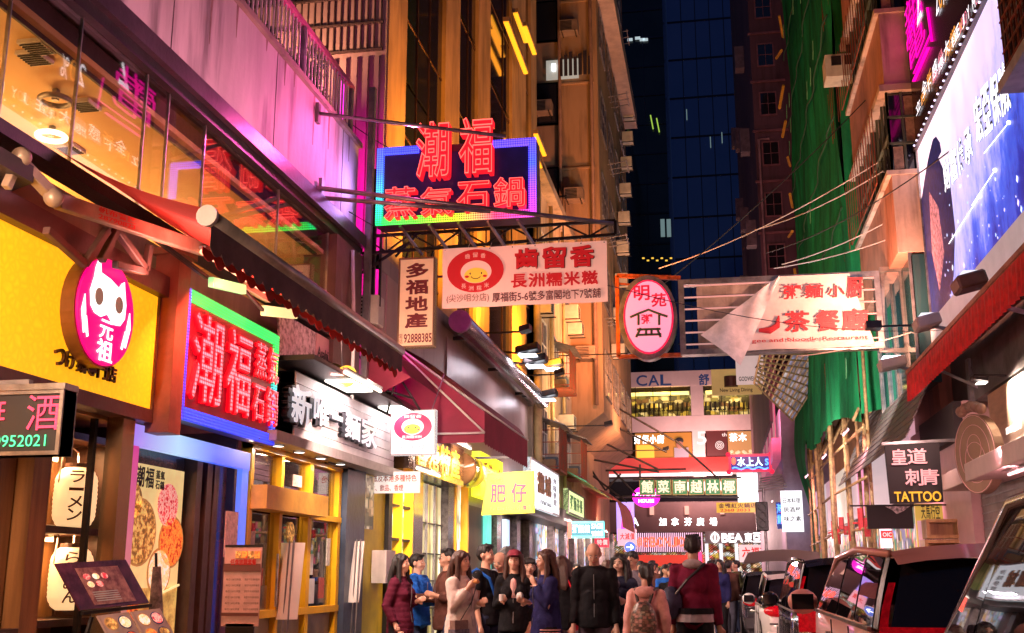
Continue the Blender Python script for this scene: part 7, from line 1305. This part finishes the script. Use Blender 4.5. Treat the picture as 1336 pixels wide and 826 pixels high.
    def end(ya, yt, nm, mat, ins=.0, off=0, dz=.06):
        w0, w1 = xc * (.92 - ins), xc - tb - .01 - xc * ins
        return MB().patch(G(xc - w0, ya + off, belt + .01), G(xc + w0, ya + off, belt + .01), G(xc + w1, yt + off, zr - dz), G(xc - w1, yt + off, zr - dz), 8, 6, lambda u, v: (0, (-.06 if ya < 1 else .12) * math.sin(math.pi * u), .03 * math.sin(math.pi * u) * v)).build(nm, mat, t, True)
    end(.02, yr0 - .1, 'rear_window', privacy, .03, 0, .1); end(yb1, yr1, 'windscreen', carglass)
    MB().patch(G(tb - .0, yr0 - .08, rail(yr0) - .015), G(Wd - tb, yr0 - .08, rail(yr0) - .015), G(Wd - tb, yr1, rail(yr1)), G(tb, yr1, rail(yr1)), 14, 18, lambda u, v: (0, 0, .062 * math.sin(math.pi * u) ** .6 * (.4 + .6 * math.sin(math.pi * min(v * 1.15 + .05, 1)) ** .5))).build('roof', paint, t, True)
    MB().patch(G(tb + .0, yr0 - .2, zr - .11), G(Wd - tb - .0, yr0 - .2, zr - .11), G(Wd - tb, yr0 + .02, rail(yr0) + .012), G(tb, yr0 + .02, rail(yr0) + .012), 10, 2, lambda u, v: (0, -.03 * math.sin(math.pi * u), .045 * math.sin(math.pi * u) ** .6)).build('rear_spoiler', paint, t, True)
    MB().bar(G(xc, -.03, belt + .05), G(xc + .3, -.01, belt + .2), .02).build('wiper', black, t)
    B(x0 + .06, x0 + Wd - .06, y0 - .09, y0 + .02, .3, .55).build('bumper', paint, t, bevel=.03)
    for s in (-1, 1):
        for yy in (cuts[1][0] - .04, cuts[2][0] - .04): MB().tube([G(xc + s * xc * 1.013, yy, .35), G(xc + s * xc * 1.013, yy, belt - .03)], .006, 4).build('door_seam', black, t)
        MB().ball(G(xc + s * xc * .7, L_ - .06, .68), (.16, .07, .08), 10, 6).build('headlight', m('lamp_lens', (.6, .6, .62), .1, .3, 0, coat=1), t, True)
    MB().tube([G(.12, -.035, belt - .26), G(Wd - .12, -.035, belt - .26)], .012, 6).build('tailgate_seam', black, t); MB().ball(G(xc, -.03, belt - .1), (.05, .012, .035), 12, 6).build('badge', alu, t)
    pl = B(x0 + xc - .24, x0 + xc + .24, y0 - .035, y0 - .02, .66, .78).build('number_plate', m('plate_yellow', (.7, .6, .1), .5, 0, 0), t)
    return t
pinkp = m('pearl_pink_paint', (.74, .34, .3), .4, .1, 0, coat=.4); blackp = m('black_paint', (.02, .018, .02), .15, 0, 0, coat=1); whitep = m('white_car_paint', (.75, .68, .66), .35, 0, 0, coat=.4); bronzep = m('bronze_paint', (.22, .13, .1), .22, .5, 0, coat=1); greyp = m('grey_car_paint', (.12, .11, .12), .2, .3, 0, coat=1)
car('parked_car', 'dark bronze people carrier cut by the right frame edge, nearest of the parked cars', .74, .75, 4.75, 1.75, 1.72, bronzep, belt=1.0, hood=.75, ws=2.1)
car('parked_car', 'pearl pink people carrier with red tail light strips, second of the parked cars', .76, 6.1, 4.55, 1.72, 1.635, pinkp, belt=1.13, hood=.9, ws=1.7)
car('parked_car', 'tall black people carrier parked just beyond the pink one',   .76, 12.3, 4.6, 1.75, 1.66, blackp, belt=1.02, hood=.9)
car('parked_car', 'white saloon parked beyond the black people carrier', .62, 18.2, 4.4, 1.7, 1.5, whitep, belt=.92, hood=1.1, ws=1.9, rear_in=.6, tail='round')
hb = car('parked_car', 'dark estate car with its pale tailgate raised, beyond the white saloon', .42, 24.2, 4.4, 1.75, 1.55, greyp, tail='round')
MB().patch((.5, 24.4, 1.62), (2.1, 24.4, 1.62), (2.0, 23.5, 1.84), (.6, 23.5, 1.84), 6, 4, lambda u, v: (0, 0, .06 * math.sin(math.pi * u))).build('tailgate', whitep, hb, True)
for i, (x, y, p_, lb) in enumerate(((.75, 30.5, blackp, 'black car two places beyond the white saloon'), (.9, 36.5, greyp, 'grey car parked beside the bamboo poles'), (1.0, 43, whitep, 'white car far down the kerb by the net end'), (1.1, 50, blackp, 'farthest black car near the end of the kerb'))): car('parked_car', lb, x, y, 4.4, 1.75, 1.55, p_, tail='round')
# ================================================================== PEOPLE
def remesh(mb, vox, smooth=2, disp=None, seed=0):
    me = bpy.data.meshes.new('r'); me.from_pydata(mb.v, [], mb.f); bm = bmesh.new(); bm.from_mesh(me); bmesh.ops.recalc_face_normals(bm, faces=bm.faces); bm.to_mesh(me); bm.free()
    o = bpy.data.objects.new('r', me); md = o.modifiers.new('r', 'REMESH'); md.mode = 'VOXEL'; md.voxel_size = vox
    if smooth: sm = o.modifiers.new('s', 'SMOOTH'); sm.iterations = smooth; sm.factor = .5
    r = evaluate(o)
    if disp:
        for v in r.vertices: v.co += v.normal * disp(v.co)
    for p in r.polygons: p.use_smooth = True
    return r
def folds(a=.006, f=9, sd=0): return lambda c: a * (noise.noise(V((c.x * f + sd, c.y * f, c.z * f * .7))) + .5 * noise.noise(V((c.x * f * 2.3, c.y * f * 2.3 + sd, c.z * f * 2))))
def quilt(a=.008, f=22): return lambda c: a * abs(math.sin(c.z * f * math.pi)) - a + .003 * noise.noise(c * 14)
def strands(a=.01): return lambda c: a * noise.noise(V((c.x * 55, c.y * 55, c.z * 6)))
skins = [m('skin_a', (.52, .28, .19), .5, 0, .06, 8, .05), m('skin_b', (.6, .35, .25), .5, 0, .06, 8, .05), m('skin_c', (.42, .22, .14), .5, 0, .06, 8, .05)]
hairs = {'black': m('hair_black', (.012, .009, .009), .6, 0, .2, 40, 0), 'brown': m('hair_brown', (.06, .022, .012), .6, 0, .2, 40, 0), 'grey': m('hair_grey', (.1, .1, .1), .5, 0, .2, 40, 0)}
clothm = {}
def blk_(): return MATS['cloth_black']
def cl(name, col=(), rough=.85, **k): return m('cloth_' + name, col, rough, 0, .16, 7, .25, spec=.12, **k)
blk = cl('black', (.012, .011, .013))
ARMS = {'down': ((.035, .01, -.28), (.02, -.08, -.25)), 'hold': ((.045, .04, -.26), (-.08, -.2, .06)), 'mouth': ((.07, -.06, -.25), (-.11, -.11, .2)), 'fwd': ((.05, -.1, -.24), (-.02, -.25, .02)), 'pocket': ((.07, .06, -.25), (-.04, -.1, -.2)), 'swing': ((.04, .1, -.25), (.02, .05, -.24)), 'face': ((.07, -.08, -.24), (-.14, -.07, .22))}
def person(label, px, Yp, hgt, face=0, top=None, top_kind='jacket', hem=.82, trousers=None, hair='black', style='short', armL='down', armR='down', skin=0, fem=False, hy=0, hp=0, inner=None, stride=.0, cap=None, vox=.0095, group='people walking in the crowded street', x=None, disp=None):
    """armL is the arm on the body's own left; face 0 looks at the camera, 90 looks to the right of the picture, 180 away"""
    s = hgt / 1.72; x = wy(px, 722, Yp).x if x is None else x; root = T('person', label, 'person', (0, 0, 0), group); sh = .148 if fem else .168
    S = lambda p: V(p) * s
    HR = Matrix.Rotation(R(hy), 3, 'Z') @ Matrix.Rotation(R(hp), 3, 'X'); piv = V((0, 0, 1.5))
    def Hd(p): return (HR @ (V(p) - piv) + piv) * s
    legs = {}
    for k in (-1, 1):
        st = stride * k; legs[k] = [S((k * .09, 0, .92)), S((k * .1, -.02 - st * .5, .5)), S((k * .1, .03 - st, .09)), S((k * .11, -.1 - st, .04))]
    sho = {k: S((k * sh, .0, 1.385)) for k in (-1, 1)}; el, wr = {}, {}
    for k, nm in ((-1, armR), (1, armL)):
        e, w_ = ARMS[nm]; el[k] = sho[k] + S((k * e[0], e[1], e[2])); wr[k] = el[k] + S((k * w_[0], w_[1], w_[2]))
    def torso(mb, g):
        mb.ball(S((0, 0, .96)), V((.165 + g, .12 + g, .14 + g)) * s, 16, 10); mb.ball(S((0, 0, 1.1)), V((.135 + g, .098 + g, .15 + g)) * s, 16, 10)
        mb.ball(S((0, .005, 1.28)), V((sh - .008 + g, .112 + g, .165 + g)) * s, 16, 10); mb.tube([S((0, 0, .95)), S((0, 0, 1.3))], .1 * s, 12)
        if fem: 
            for k in (-1, 1): mb.ball(S((k * .075, -.08, 1.27)), (.06 + g) * s, 10, 8)
        for k in (-1, 1): mb.ball(sho[k], (.058 + g) * s, 12, 8); mb.tube([S((0, .01, 1.445)), sho[k] + S((0, 0, .0))], (.04 + g * .6) * s, 10, (.046 + g * .9) * s)
    mb = MB(); torso(mb, 0)
    for k in (-1, 1):
        a, b, c = sho[k], el[k], wr[k]; mb.tube([a, a.lerp(b, .5), b, b.lerp(c, .35), c], [.05 * s, .048 * s, .038 * s, .037 * s, .025 * s], 10)
        d = (c - b).normalized(); sd = d.cross(V((0, 1, 0)) if abs(d.y) < .8 else V((1, 0, 0))).normalized(); nn = d.cross(sd).normalized()
        if armL in ('mouth',) or True: curl = (-nn if nn.y > 0 else nn) * .5 + V((-k * .3, 0, 0))
        mb.tube([c - d * .01, c + d * .045 * s, c + d * .085 * s], [.025 * s, .032 * s, .03 * s], 10)
        for fi, ln in enumerate((.068, .078, .073, .058)):
            q = c + d * .08 * s + sd * (fi - 1.5) * .0185 * s; q2 = q + (d + curl * .45).normalized() * ln * .5 * s; q3 = q2 + (d * .5 + curl).normalized() * ln * .5 * s
            mb.tube([q, q2, q3], [.0095 * s, .009 * s, .008 * s], 6)
        q = c + d * .025 * s - sd * .025 * s; q2 = q + (d - sd * .9 + curl * .3).normalized() * .04 * s; mb.tube([q, q2, q2 + (d + curl * .5).normalized() * .03 * s], [.013 * s, .011 * s, .009 * s], 6)
        L4 = legs[k]; mb.tube([L4[0], L4[0].lerp(L4[1], .5), L4[1], L4[1].lerp(L4[2], .35), L4[2]], [.085 * s, .075 * s, .055 * s, .056 * s, .038 * s], 10); mb.tube([L4[2], L4[3]], .035 * s, 8)
    mb.tube([S((0, .01, 1.38)), S((0, .0, 1.46)), Hd((0, .0, 1.54))], [.07 * s, .056 * s, .053 * s], 12)
    HM = HR.to_4x4()
    def hball(c, r): 
        n0 = len(mb.v); mb.ball((0, 0, 0), V(r), 16, 12)
        for i in range(n0, len(mb.v)): mb.v[i] = Hd(V(c) + mb.v[i])
    hball((0, .005, 1.635), (.074, .092, .086)); hball((0, -.02, 1.595), (.062, .074, .08)); hball((0, -.045, 1.545), (.038, .045, .035)); hball((0, -.085, 1.61), (.012, .02, .022)); hball((0, -.1, 1.6), (.013, .014, .013))
    for k in (-1, 1): hball((k * .075, .0, 1.605), (.012, .022, .032)); hball((k * .035, -.06, 1.585), (.025, .03, .026))
    hball((0, -.088, 1.565), (.024, .012, .009))
    M = Matrix.Rotation(R(face), 4, 'Z'); place = Matrix.Translation((x, Yp, 0)) @ M
    def add(nm, me, mat, par=None):
        me.transform(M); me.materials.clear(); me.materials.append(mat); o = link(nm, me, V((0, 0, 0)), par or root); return o
    bd = add('body', remesh(mb, vox, 2), skins[skin])
    def feat(nm, c, r, mat, nu=10):
        m2 = MB().ball((0, 0, 0), V(r), nu, 6); m2.v = [Hd(V(c) + a) for a in m2.v]; me = bpy.data.meshes.new(nm); me.from_pydata(m2.v, [], m2.f); add(nm, me, mat, None)
    for k in (-1, 1):
        feat('eye', (k * .03, -.084, 1.618), (.014, .008, .006), m('eye_white', (.6, .55, .5), .3, 0, 0)); feat('pupil', (k * .03, -.0905, 1.618), (.006, .004, .006), inkd); feat('eyebrow', (k * .031, -.086, 1.638), (.018, .006, .0035), hairs['black'] if hair != 'grey' else hairs['grey'])
    feat('mouth', (0, -.0985, 1.566), (.02, .006, .006), m('lip', (.4, .1, .09), .4, 0, 0))
    if style != 'bald':
        mb = MB()
        def hb_(c, r): 
            n0 = len(mb.v); mb.ball((0, 0, 0), V(r), 14, 10)
            for i in range(n0, len(mb.v)): mb.v[i] = Hd(V(c) + mb.v[i])
        def ht(pts, r, **kk): mb.tube([Hd(p) for p in pts], r, 8, **kk)
        hb_((0, .018, 1.66), (.086, .097, .077)); hb_((0, .04, 1.63), (.08, .078, .08))
        if style == 'long':
            for q in range(-3, 4): ht([(q * .022, .07 - abs(q) * .008, 1.65), (q * .028, .085, 1.5), (q * .032, .1, 1.34), (q * .03, .1, 1.28)], [.035, .035, .028, .012])
            for k in (-1, 1): ht([(k * .07, -.02, 1.68), (k * .085, -.02, 1.58), (k * .1, -.03, 1.45), (k * .09, -.06, 1.33)], [.03, .026, .03, .012]); ht([(k * .02, -.055, 1.705), (k * .065, -.05, 1.66), (k * .078, -.03, 1.6)], [.018, .02, .018])
        if style == 'bob':
            for q in range(-3, 4): ht([(q * .024, .06 - abs(q) * .01, 1.66), (q * .03, .07 - abs(q) * .012, 1.5)], [.035, .03])
            for q in range(-2, 3): ht([(q * .028, -.04, 1.71), (q * .03, -.085, 1.66)], [.018, .014])
        if style == 'pony': hb_((0, .1, 1.67), (.045, .045, .045)); ht([(0, .12, 1.67), (0, .15, 1.58), (0, .13, 1.48)], [.025, .035, .012])
        if style == 'short':
            for q in range(-2, 3): ht([(q * .025, -.02, 1.725), (q * .03, -.065, 1.7)], [.022, .014])
        add('hair', remesh(mb, vox * 1.1, 1, strands()), hairs[hair])
    else:
        mb = MB()
        def hb_(c, r):
            n0 = len(mb.v); mb.ball((0, 0, 0), V(r), 14, 10)
            for i in range(n0, len(mb.v)): mb.v[i] = Hd(V(c) + mb.v[i])
        hb_((0, .045, 1.62), (.078, .06, .05)); add('hair', remesh(mb, vox * 1.1, 1, strands(.003)), hairs[hair])
    if cap:
        mb = MB()
        for (c, r) in (((0, .005, 1.675), (.085, .1, .065)), ((0, -.1, 1.668), (.06, .055, .01))):
            n0 = len(mb.v); mb.ball((0, 0, 0), V(r), 14, 10)
            for i in range(n0, len(mb.v)): mb.v[i] = Hd(V(c) + mb.v[i])
        add('cap', remesh(mb, .008, 1), cap)
    # trousers
    mb = MB(); g = .014; mb.ball(S((0, 0, .95)), V((.165 + g, .125 + g, .12)) * s, 16, 10)
    for k in (-1, 1): L4 = legs[k]; mb.tube([L4[0] + S((0, 0, .02)), L4[0].lerp(L4[1], .5), L4[1], L4[1].lerp(L4[2], .5), L4[2]], [.1 * s, .09 * s, .072 * s, .066 * s, .058 * s], 12)
    add('trousers', remesh(mb, vox * 2, 1, folds(.012, 8)), trousers or blk)
    for k in (-1, 1): L4 = legs[k]; m2 = MB().tube([L4[2] - S((0, -.06, .05)), L4[3] - S((0, .08, .0))], [.042 * s, .04 * s], 10); me = bpy.data.meshes.new('shoe'); me.from_pydata(m2.v, [], m2.f); add('shoe', me, m('shoe', (.03, .03, .03), .5, 0, 0))
    # top
    mb = MB(); g = .016 if top_kind != 'tee' else .008
    if top_kind == 'puffy': g = .036
    torso(mb, g); n0 = len(mb.v)
    if hem < .95:
        mb.tube([S((0, 0, 1.2)), S((0, 0, 1.08)), S((0, 0, .98)), S((0, 0, hem))], [(.135 + g) * s, (.142 + g) * s, (.158 + g) * s, (.168 + g) * s], 20)
        for i in range(n0, len(mb.v)): mb.v[i].y *= .9
    for k in (-1, 1):
        a, b, c = sho[k], el[k], wr[k]; endp = b.lerp(c, .92) if top_kind != 'tee' else a.lerp(b, .55)
        if top_kind == 'tee': mb.tube([a, endp], [(.055 + g) * s, (.056 + g) * s], 12)
        else: mb.tube([a, a.lerp(b, .5), b, b.lerp(c, .5), endp], [(.053 + g) * s, (.05 + g) * s, (.045 + g) * s, (.04 + g) * s, (.032 + g) * s], 12)
    mb.tube([S((0, .012, 1.42)), S((0, .01, 1.475))], [(.075 + g) * s, (.064) * s], 14)
    # squash the hem cylinder to body depth
    tp = add('jacket' if top_kind != 'tee' else 'shirt', remesh(mb, vox * 1.5, 1, disp or (quilt() if top_kind == 'puffy' else folds(.012, 10, px))), top or blk_())
    if top_kind != 'tee':
        mb = MB(); n0 = 0; mb.tube([S((.068 * math.cos(q * math.pi / 8), .012 + .066 * math.sin(q * math.pi / 8), 1.462 + .008 * math.sin(q * math.pi / 8))) for q in range(17)], .015 * s, 6); me = bpy.data.meshes.new('collar'); me.from_pydata(mb.v, [], mb.f); add('collar', me, top or blk_())
        mb = MB().tube([S((0, -.145, 1.38)), S((0, -.15, 1.25)), S((0, -.13, 1.1)), S((0, -.165, .95))], .0045, 4); me = bpy.data.meshes.new('zip'); me.from_pydata(mb.v, [], mb.f); add('zip', me, steel)
    if inner:
        mb = MB(); mb.ball(S((0, -.085, 1.27)), V((.055, .042, .16)) * s, 12, 10); mb.ball(S((0, -.1, 1.08)), V((.045, .038, .13)) * s, 12, 8); add('inner_top', remesh(mb, .01, 1), inner)
    def extra(nm, mb2, mat, smooth=True, vox_=None):
        v_ = [S(a) for a in mb2.v]; mb2.v = v_
        if vox_: me = remesh(mb2, vox_, 1, folds(.004, 12))
        else:
            me = bpy.data.meshes.new(nm); me.from_pydata(mb2.v, [], mb2.f)
        return add(nm, me, mat)
    root.location = (x, Yp, 0)
    return root, extra, {k: wr[k] / s for k in wr}
burg = cl('burgundy', (.1, .012, .03)); whitec = cl('offwhite', (.72, .62, .55)); navy = cl('navy', (.02, .02, .09)); denim = cl('denim', (.04, .05, .1)); beige = cl('beige', (.6, .4, .3)); pinkc = cl('pink', (.75, .4, .36)); marc = cl('maroon', (.16, .012, .04)); greyc = cl('grey', (.16, .14, .17)); bluec = cl('blue', (.02, .12, .5)); brownc = cl('brown', (.1, .04, .03))
leather = m('leather_black', (.02, .018, .02), .35, 0, .2, 20, .2)
p, ex, wr = person('woman with long dark hair in a quilted burgundy long coat, leftmost of the crowd', 524, 12.2, 1.62, 75, burg, 'jacket', .62, blk, style='long', fem=True, armL='hold', armR='pocket', disp=quilt(.006, 18))
p, ex, wr = person('person in a shiny blue puffer jacket reaching forward beside the burgundy coat', 545, 13.3, 1.64, 80, bluec, 'puffy', .85, denim, armL='fwd', armR='fwd', style='short', fem=False, skin=1)
ex('backpack', MB().ball((0, .22, 1.2), (.13, .1, .2), 14, 10), leather, vox_=.015)
p, ex, wr = person('man with glasses in a dark brown jacket behind the off-white coat, facing left', 584, 12.9, 1.69, -60, brownc, 'jacket', .8, denim, armR='fwd', armL='hold', skin=0)
for k in (-1, 1): ex('glasses', MB().tube([V((k * .03 + .018 * math.cos(q * .5236), -.1, 1.618 + .015 * math.sin(q * .5236))) for q in range(13)], .0025, 4), black)
p, ex, wr = person('woman in an off-white coat eating beside the glass shelves with a grey handbag', 602, 11.2, 1.63, 65, whitec, 'jacket', .84, beige, hair='brown', style='long', fem=True, armR='mouth', armL='hold', inner=cl('stripe', (.6, .4, .35)), skin=1)
ex('handbag', MB().box(-.3, -.08, -.16, -.09, .86, 1.02), m('bag_taupe', (.3, .2, .16), .4, 0, .2, 10)); ex('bag_flap', MB().box(-.31, -.07, -.17, -.08, .86, .93), m('bag_silver', (.35, .33, .38), .25, .5, .3, 30, .2)); ex('strap', MB().tube([(.14, -.12, 1.42), (-.02, -.16, 1.2), (-.18, -.14, 1.02)], .006, 5), leather)
ex('snack', MB().ball(wr[-1] + V((.02, -.1, .07)), (.05, .03, .02), 8, 6), m('snack_orange', (.7, .3, .08), .5, 0, .2, 30))
p, ex, wr = person('man in a black T-shirt and jeans with a blue strap holding a white paper bag', 634, 12.4, 1.72, 70, blk, 'tee', .86, denim, armL='hold', armR='down', skin=0)
ex('strap', MB().tube([(-.1, .13, 1.42), (-.16, .02, 1.46), (-.12, -.12, 1.36), (-.03, -.15, 1.15)], .018, 6), bluec); ex('paper_bag', MB().box(.0, .1, -.34, -.26, 1.2, 1.32), paint_w)
p, ex, wr = person('grey haired person behind the crowd showing only the back of the head', 662, 14.2, 1.74, 170, greyc, hair='grey')
p, ex, wr = person('balding older man in a black jacket looking down between the two young women', 655, 13.2, 1.67, -20, blk, hair='grey', style='bald', armL='hold', armR='hold', hp=25, skin=0)
p, ex, wr = person('young woman in a black bomber jacket, pink top and maroon cap facing the camera', 671, 11.9, 1.65, 5, blk, 'jacket', .86, blk, hair='brown', style='long', fem=True, armL='pocket', armR='hold', inner=pinkc, cap=cl('cap', (.22, .03, .05)), skin=1)
ex('cup', MB().tube([wr[-1] + V((.0, -.1, .0)), wr[-1] + V((.0, -.1, .07))], .03, 10), paint_w); ex('leg_print', MB().box(.08, .13, -.12, -.11, .78, .8), paint_w)
p, ex, wr = person('girl with black bobbed fringe hair between the cap wearer and the navy jacket', 690, 12.7, 1.58, 15, cl('printed', (.12, .08, .03), col2=(.03, .02, .02)), 'jacket', .84, blk, style='bob', fem=True, armR='hold', skin=1)
p, ex, wr = person('woman with long brown hair in a navy varsity jacket facing left holding food', 712, 11.3, 1.64, -60, navy, 'jacket', .86, blk, hair='brown', style='long', fem=True, armL='face', armR='hold', skin=1)
ex('stripe_hem', MB().tube([(.19 * math.cos(q * .2618) , .145 * math.sin(q * .2618), .885) for q in range(25)], .008, 5), pinkc); ex('stripe_hem', MB().tube([(.19 * math.cos(q * .2618), .145 * math.sin(q * .2618), .915) for q in range(25)], .008, 5), pinkc)
for k in (-1, 1): d = (wr[k] - V((0, 0, 0))); ex('cuff_stripe', MB().ball(wr[k] + V((0, .0, -.01)), (.052, .052, .008), 12, 6), pinkc)
ex('napkin', MB().ball(wr[-1] + V((.0, -.09, .06)), (.05, .04, .05), 6, 5), paint_w)
p, ex, wr = person('person with long auburn hair in a black coat and red shoulder bag seen from behind', 733, 14.0, 1.62, 165, blk, 'jacket', .8, cl('pale_trouser', (.4, .3, .38)), hair='brown', style='long', fem=True, armL='down', armR='down')
ex('shoulder_bag', MB().ball((-.22, .05, .9), (.05, .1, .12), 12, 8), m('bag_red', (.6, .01, .03), .4, 0, .1)); ex('strap', MB().tube([(-.12, .08, 1.42), (-.22, .1, 1.2), (-.22, .06, 1.0)], .01, 5), m('bag_red', ()))
p, ex, wr = person('balding man in a black zip jacket and grey trousers walking with head down', 775, 12.2, 1.75, 3, blk, 'jacket', .84, cl('mauve_trouser', (.12, .09, .12)), hair='grey', style='bald', hp=32, stride=.12, skin=0)
p, ex, wr = person('woman with wavy black hair in dark clothes raising a hand to her face', 808, 12.6, 1.62, -15, cl('darknavy', (.03, .03, .06)), 'jacket', .8, blk, style='long', fem=True, armR='face', armL='hold', inner=greyc, skin=1)
ex('shoulder_bag', MB().ball((.1, -.2, .92), (.16, .07, .1), 12, 8), leather)
p, ex, wr = person('small person with a dark hair bun in a pink hoodie wearing a patterned backpack', 842, 11.1, 1.5, 172, pinkc, 'jacket', .84, greyc, style='pony', fem=True, armL='swing', armR='pocket', hy=25)
ex('hood', MB().ball((0, .1, 1.42), (.13, .08, .07), 14, 8), pinkc, vox_=.012)
bp = ex('backpack', MB().ball((0, .2, 1.1), (.15, .11, .24), 16, 12), shelf_mat('camo', [(.45, .25, .18), (.2, .12, .09), (.5, .4, .28), (.15, .14, .1), (.55, .3, .25)], .0, (26, 26, 40)), vox_=.014)
for k in (-1, 1): ex('backpack_strap', MB().tube([(k * .06, .16, 1.3), (k * .1, .12, 1.44), (k * .12, -.02, 1.46)], .018, 6), leather)
p, ex, wr = person('tall man in a maroon jacket with grey hood and black shoulder bag walking away', 904, 11.8, 1.79, 176, marc, 'jacket', .95, blk, style='short', armL='down', armR='down', stride=.1, skin=2)
ex('hood', MB().ball((0, .085, 1.45), (.105, .06, .05), 14, 8), cl('hoodgrey', (.45, .38, .38)), vox_=.012); ex('jacket_hem', MB().tube([(0, 0, .98), (0, 0, .9)], .185, 20), cl('hoodgrey', ())); ex('jacket_band', MB().tube([(0, 0, 1.03), (0, 0, .975)], .19, 20), blk)
ex('shoulder_bag', MB().ball((.22, .08, 1.08), (.11, .1, .16), 14, 10), m('bag_navy', (.03, .035, .08), .6, 0, .2, 20, .2), vox_=.014); ex('strap', MB().tube([(-.12, .1, 1.45), (.05, .16, 1.3), (.18, .14, 1.15)], .014, 5), leather)
p, ex, wr = person('young man in a grey hoodie looking at a phone behind the woman with raised hand', 826, 15.2, 1.7, -25, greyc, 'jacket', .85, denim, armR='hold', hp=18, skin=2, stride=.1)
ex('phone', MB().box(wr[-1].x - .03, wr[-1].x + .03, wr[-1].y - .12, wr[-1].y - .11, wr[-1].z, wr[-1].z + .13), glow('phone_screen', (.6, .75, 1), 1.2))
p, ex, wr = person('woman in a beige coat walking away between the bald man and the hair bun', 792, 16.5, 1.6, 175, beige, 'jacket', .75, blk, hair='brown', style='long', fem=True, stride=.12)
p, ex, wr = person('man in an olive jacket by the parked cars beside the raised tailgate', 959, 27, 1.72, -70, cl('olive', (.1, .09, .04)), 'jacket', .84, denim, armL='hold')
# middle distance people: built once, then copied
protos = []
spec = [('black', blk, denim, 'short', False, 0), ('striped', greyc, blk, 'short', False, 20), ('navy', navy, blk, 'long', True, -30), ('white', whitec, denim, 'long', True, 170), ('maroon', burg, blk, 'short', False, 180), ('bluec', bluec, denim, 'bob', True, 10), ('greyc', brownc, greyc, 'short', False, 160)]
mid = [(752, 22, 1.6, 0, 'person in black seated look among prams, left of the balding man'), (765, 21, 1.55, 1, 'person in grey striped top just left of the balding man'), (822, 17, 1.66, 4, 'person in burgundy behind the woman with raised hand'), (836, 19, 1.6, 2, 'navy dressed person behind the hair bun'), (868, 21, 1.58, 5, 'person in blue top and dark hair left of the maroon jacket man'), (876, 17, 1.52, 0, 'short person in black left of the maroon jacket man'), (850, 24, 1.68, 6, 'brown jacketed person in the gap right of the hair bun'), (926, 25, 1.68, 0, 'person in black just right of the maroon jacket man'), (938, 24, 1.7, 2, 'woman with long hair in navy standing before the open tailgate car'), (950, 26, 1.7, 6, 'person in brown beside the open tailgate car'), (742, 19, 1.6, 6, 'brown jacketed person behind the red shoulder bag'), (808, 22, 1.7, 3, 'person in off-white far behind the raised hand woman')]
for i, (nm, tp, tr, st, fe, fc) in enumerate(spec):
    r_, ex, wr = person('x', 0, 0, 1.65, fc, tp, 'jacket', .84, tr, style=st, fem=fe, stride=.1, vox=.018, armL='hold' if i % 2 else 'down', x=0, skin=i % 3); protos.append(r_)
used = set()
def placep(i, x, y, sc_, rz, label):
    pr = protos[i]
    if i in used: o = copytree(pr)
    else: o = pr; used.add(i)
    o.location = (x, y, 0); o.rotation_euler = (0, 0, R(rz)); o.scale = (sc_,) * 3; o['label'] = label; o['group'] = 'people in the middle distance'
for (px, yy, h, i, lb) in mid: placep(i, wy(px, 722, yy).x, yy, h / 1.65, random.uniform(-15, 15), lb)
random.seed(11)
col_w = ['black', 'grey', 'navy', 'off-white', 'burgundy', 'blue', 'brown']
for k in range(46):
    yy = 26 + (k / 46) ** 1.2 * 60; x = random.uniform(-2.9, .35) if yy < 60 else random.uniform(-4, 2.5); i = random.randrange(7); rz = random.choice((0, 180, 40, -40, 160)); placep(i, x, yy, random.uniform(.93, 1.07), rz, '%s clad person %s, %s' % (col_w[i], ['by the calligraphy sign', 'by the far shops', 'below the green square sign', 'before the mall corner', 'at the mall'][min(4, int((yy - 26) / 12.5))], 'near the left shops' if x < -1.6 else ('by the parked cars' if x > -.5 else 'mid road') + {0: '', 180: ', seen from behind', 40: ', turned right', -40: ', turned left', 160: ', walking away'}[rz]))

seen = {}
for o in C.objects:
    if o.get('group') == 'people in the middle distance': seen.setdefault(o['label'], []).append(o)
for lb, os_ in seen.items():
    if len(os_) > 1:
        os_.sort(key=lambda o: o.location.y)
        for k, o in enumerate(os_): o['label'] = ('nearer ', 'farther ', 'farthest ')[min(k, 2)] + lb
bpy.data.scenes.remove(WS)
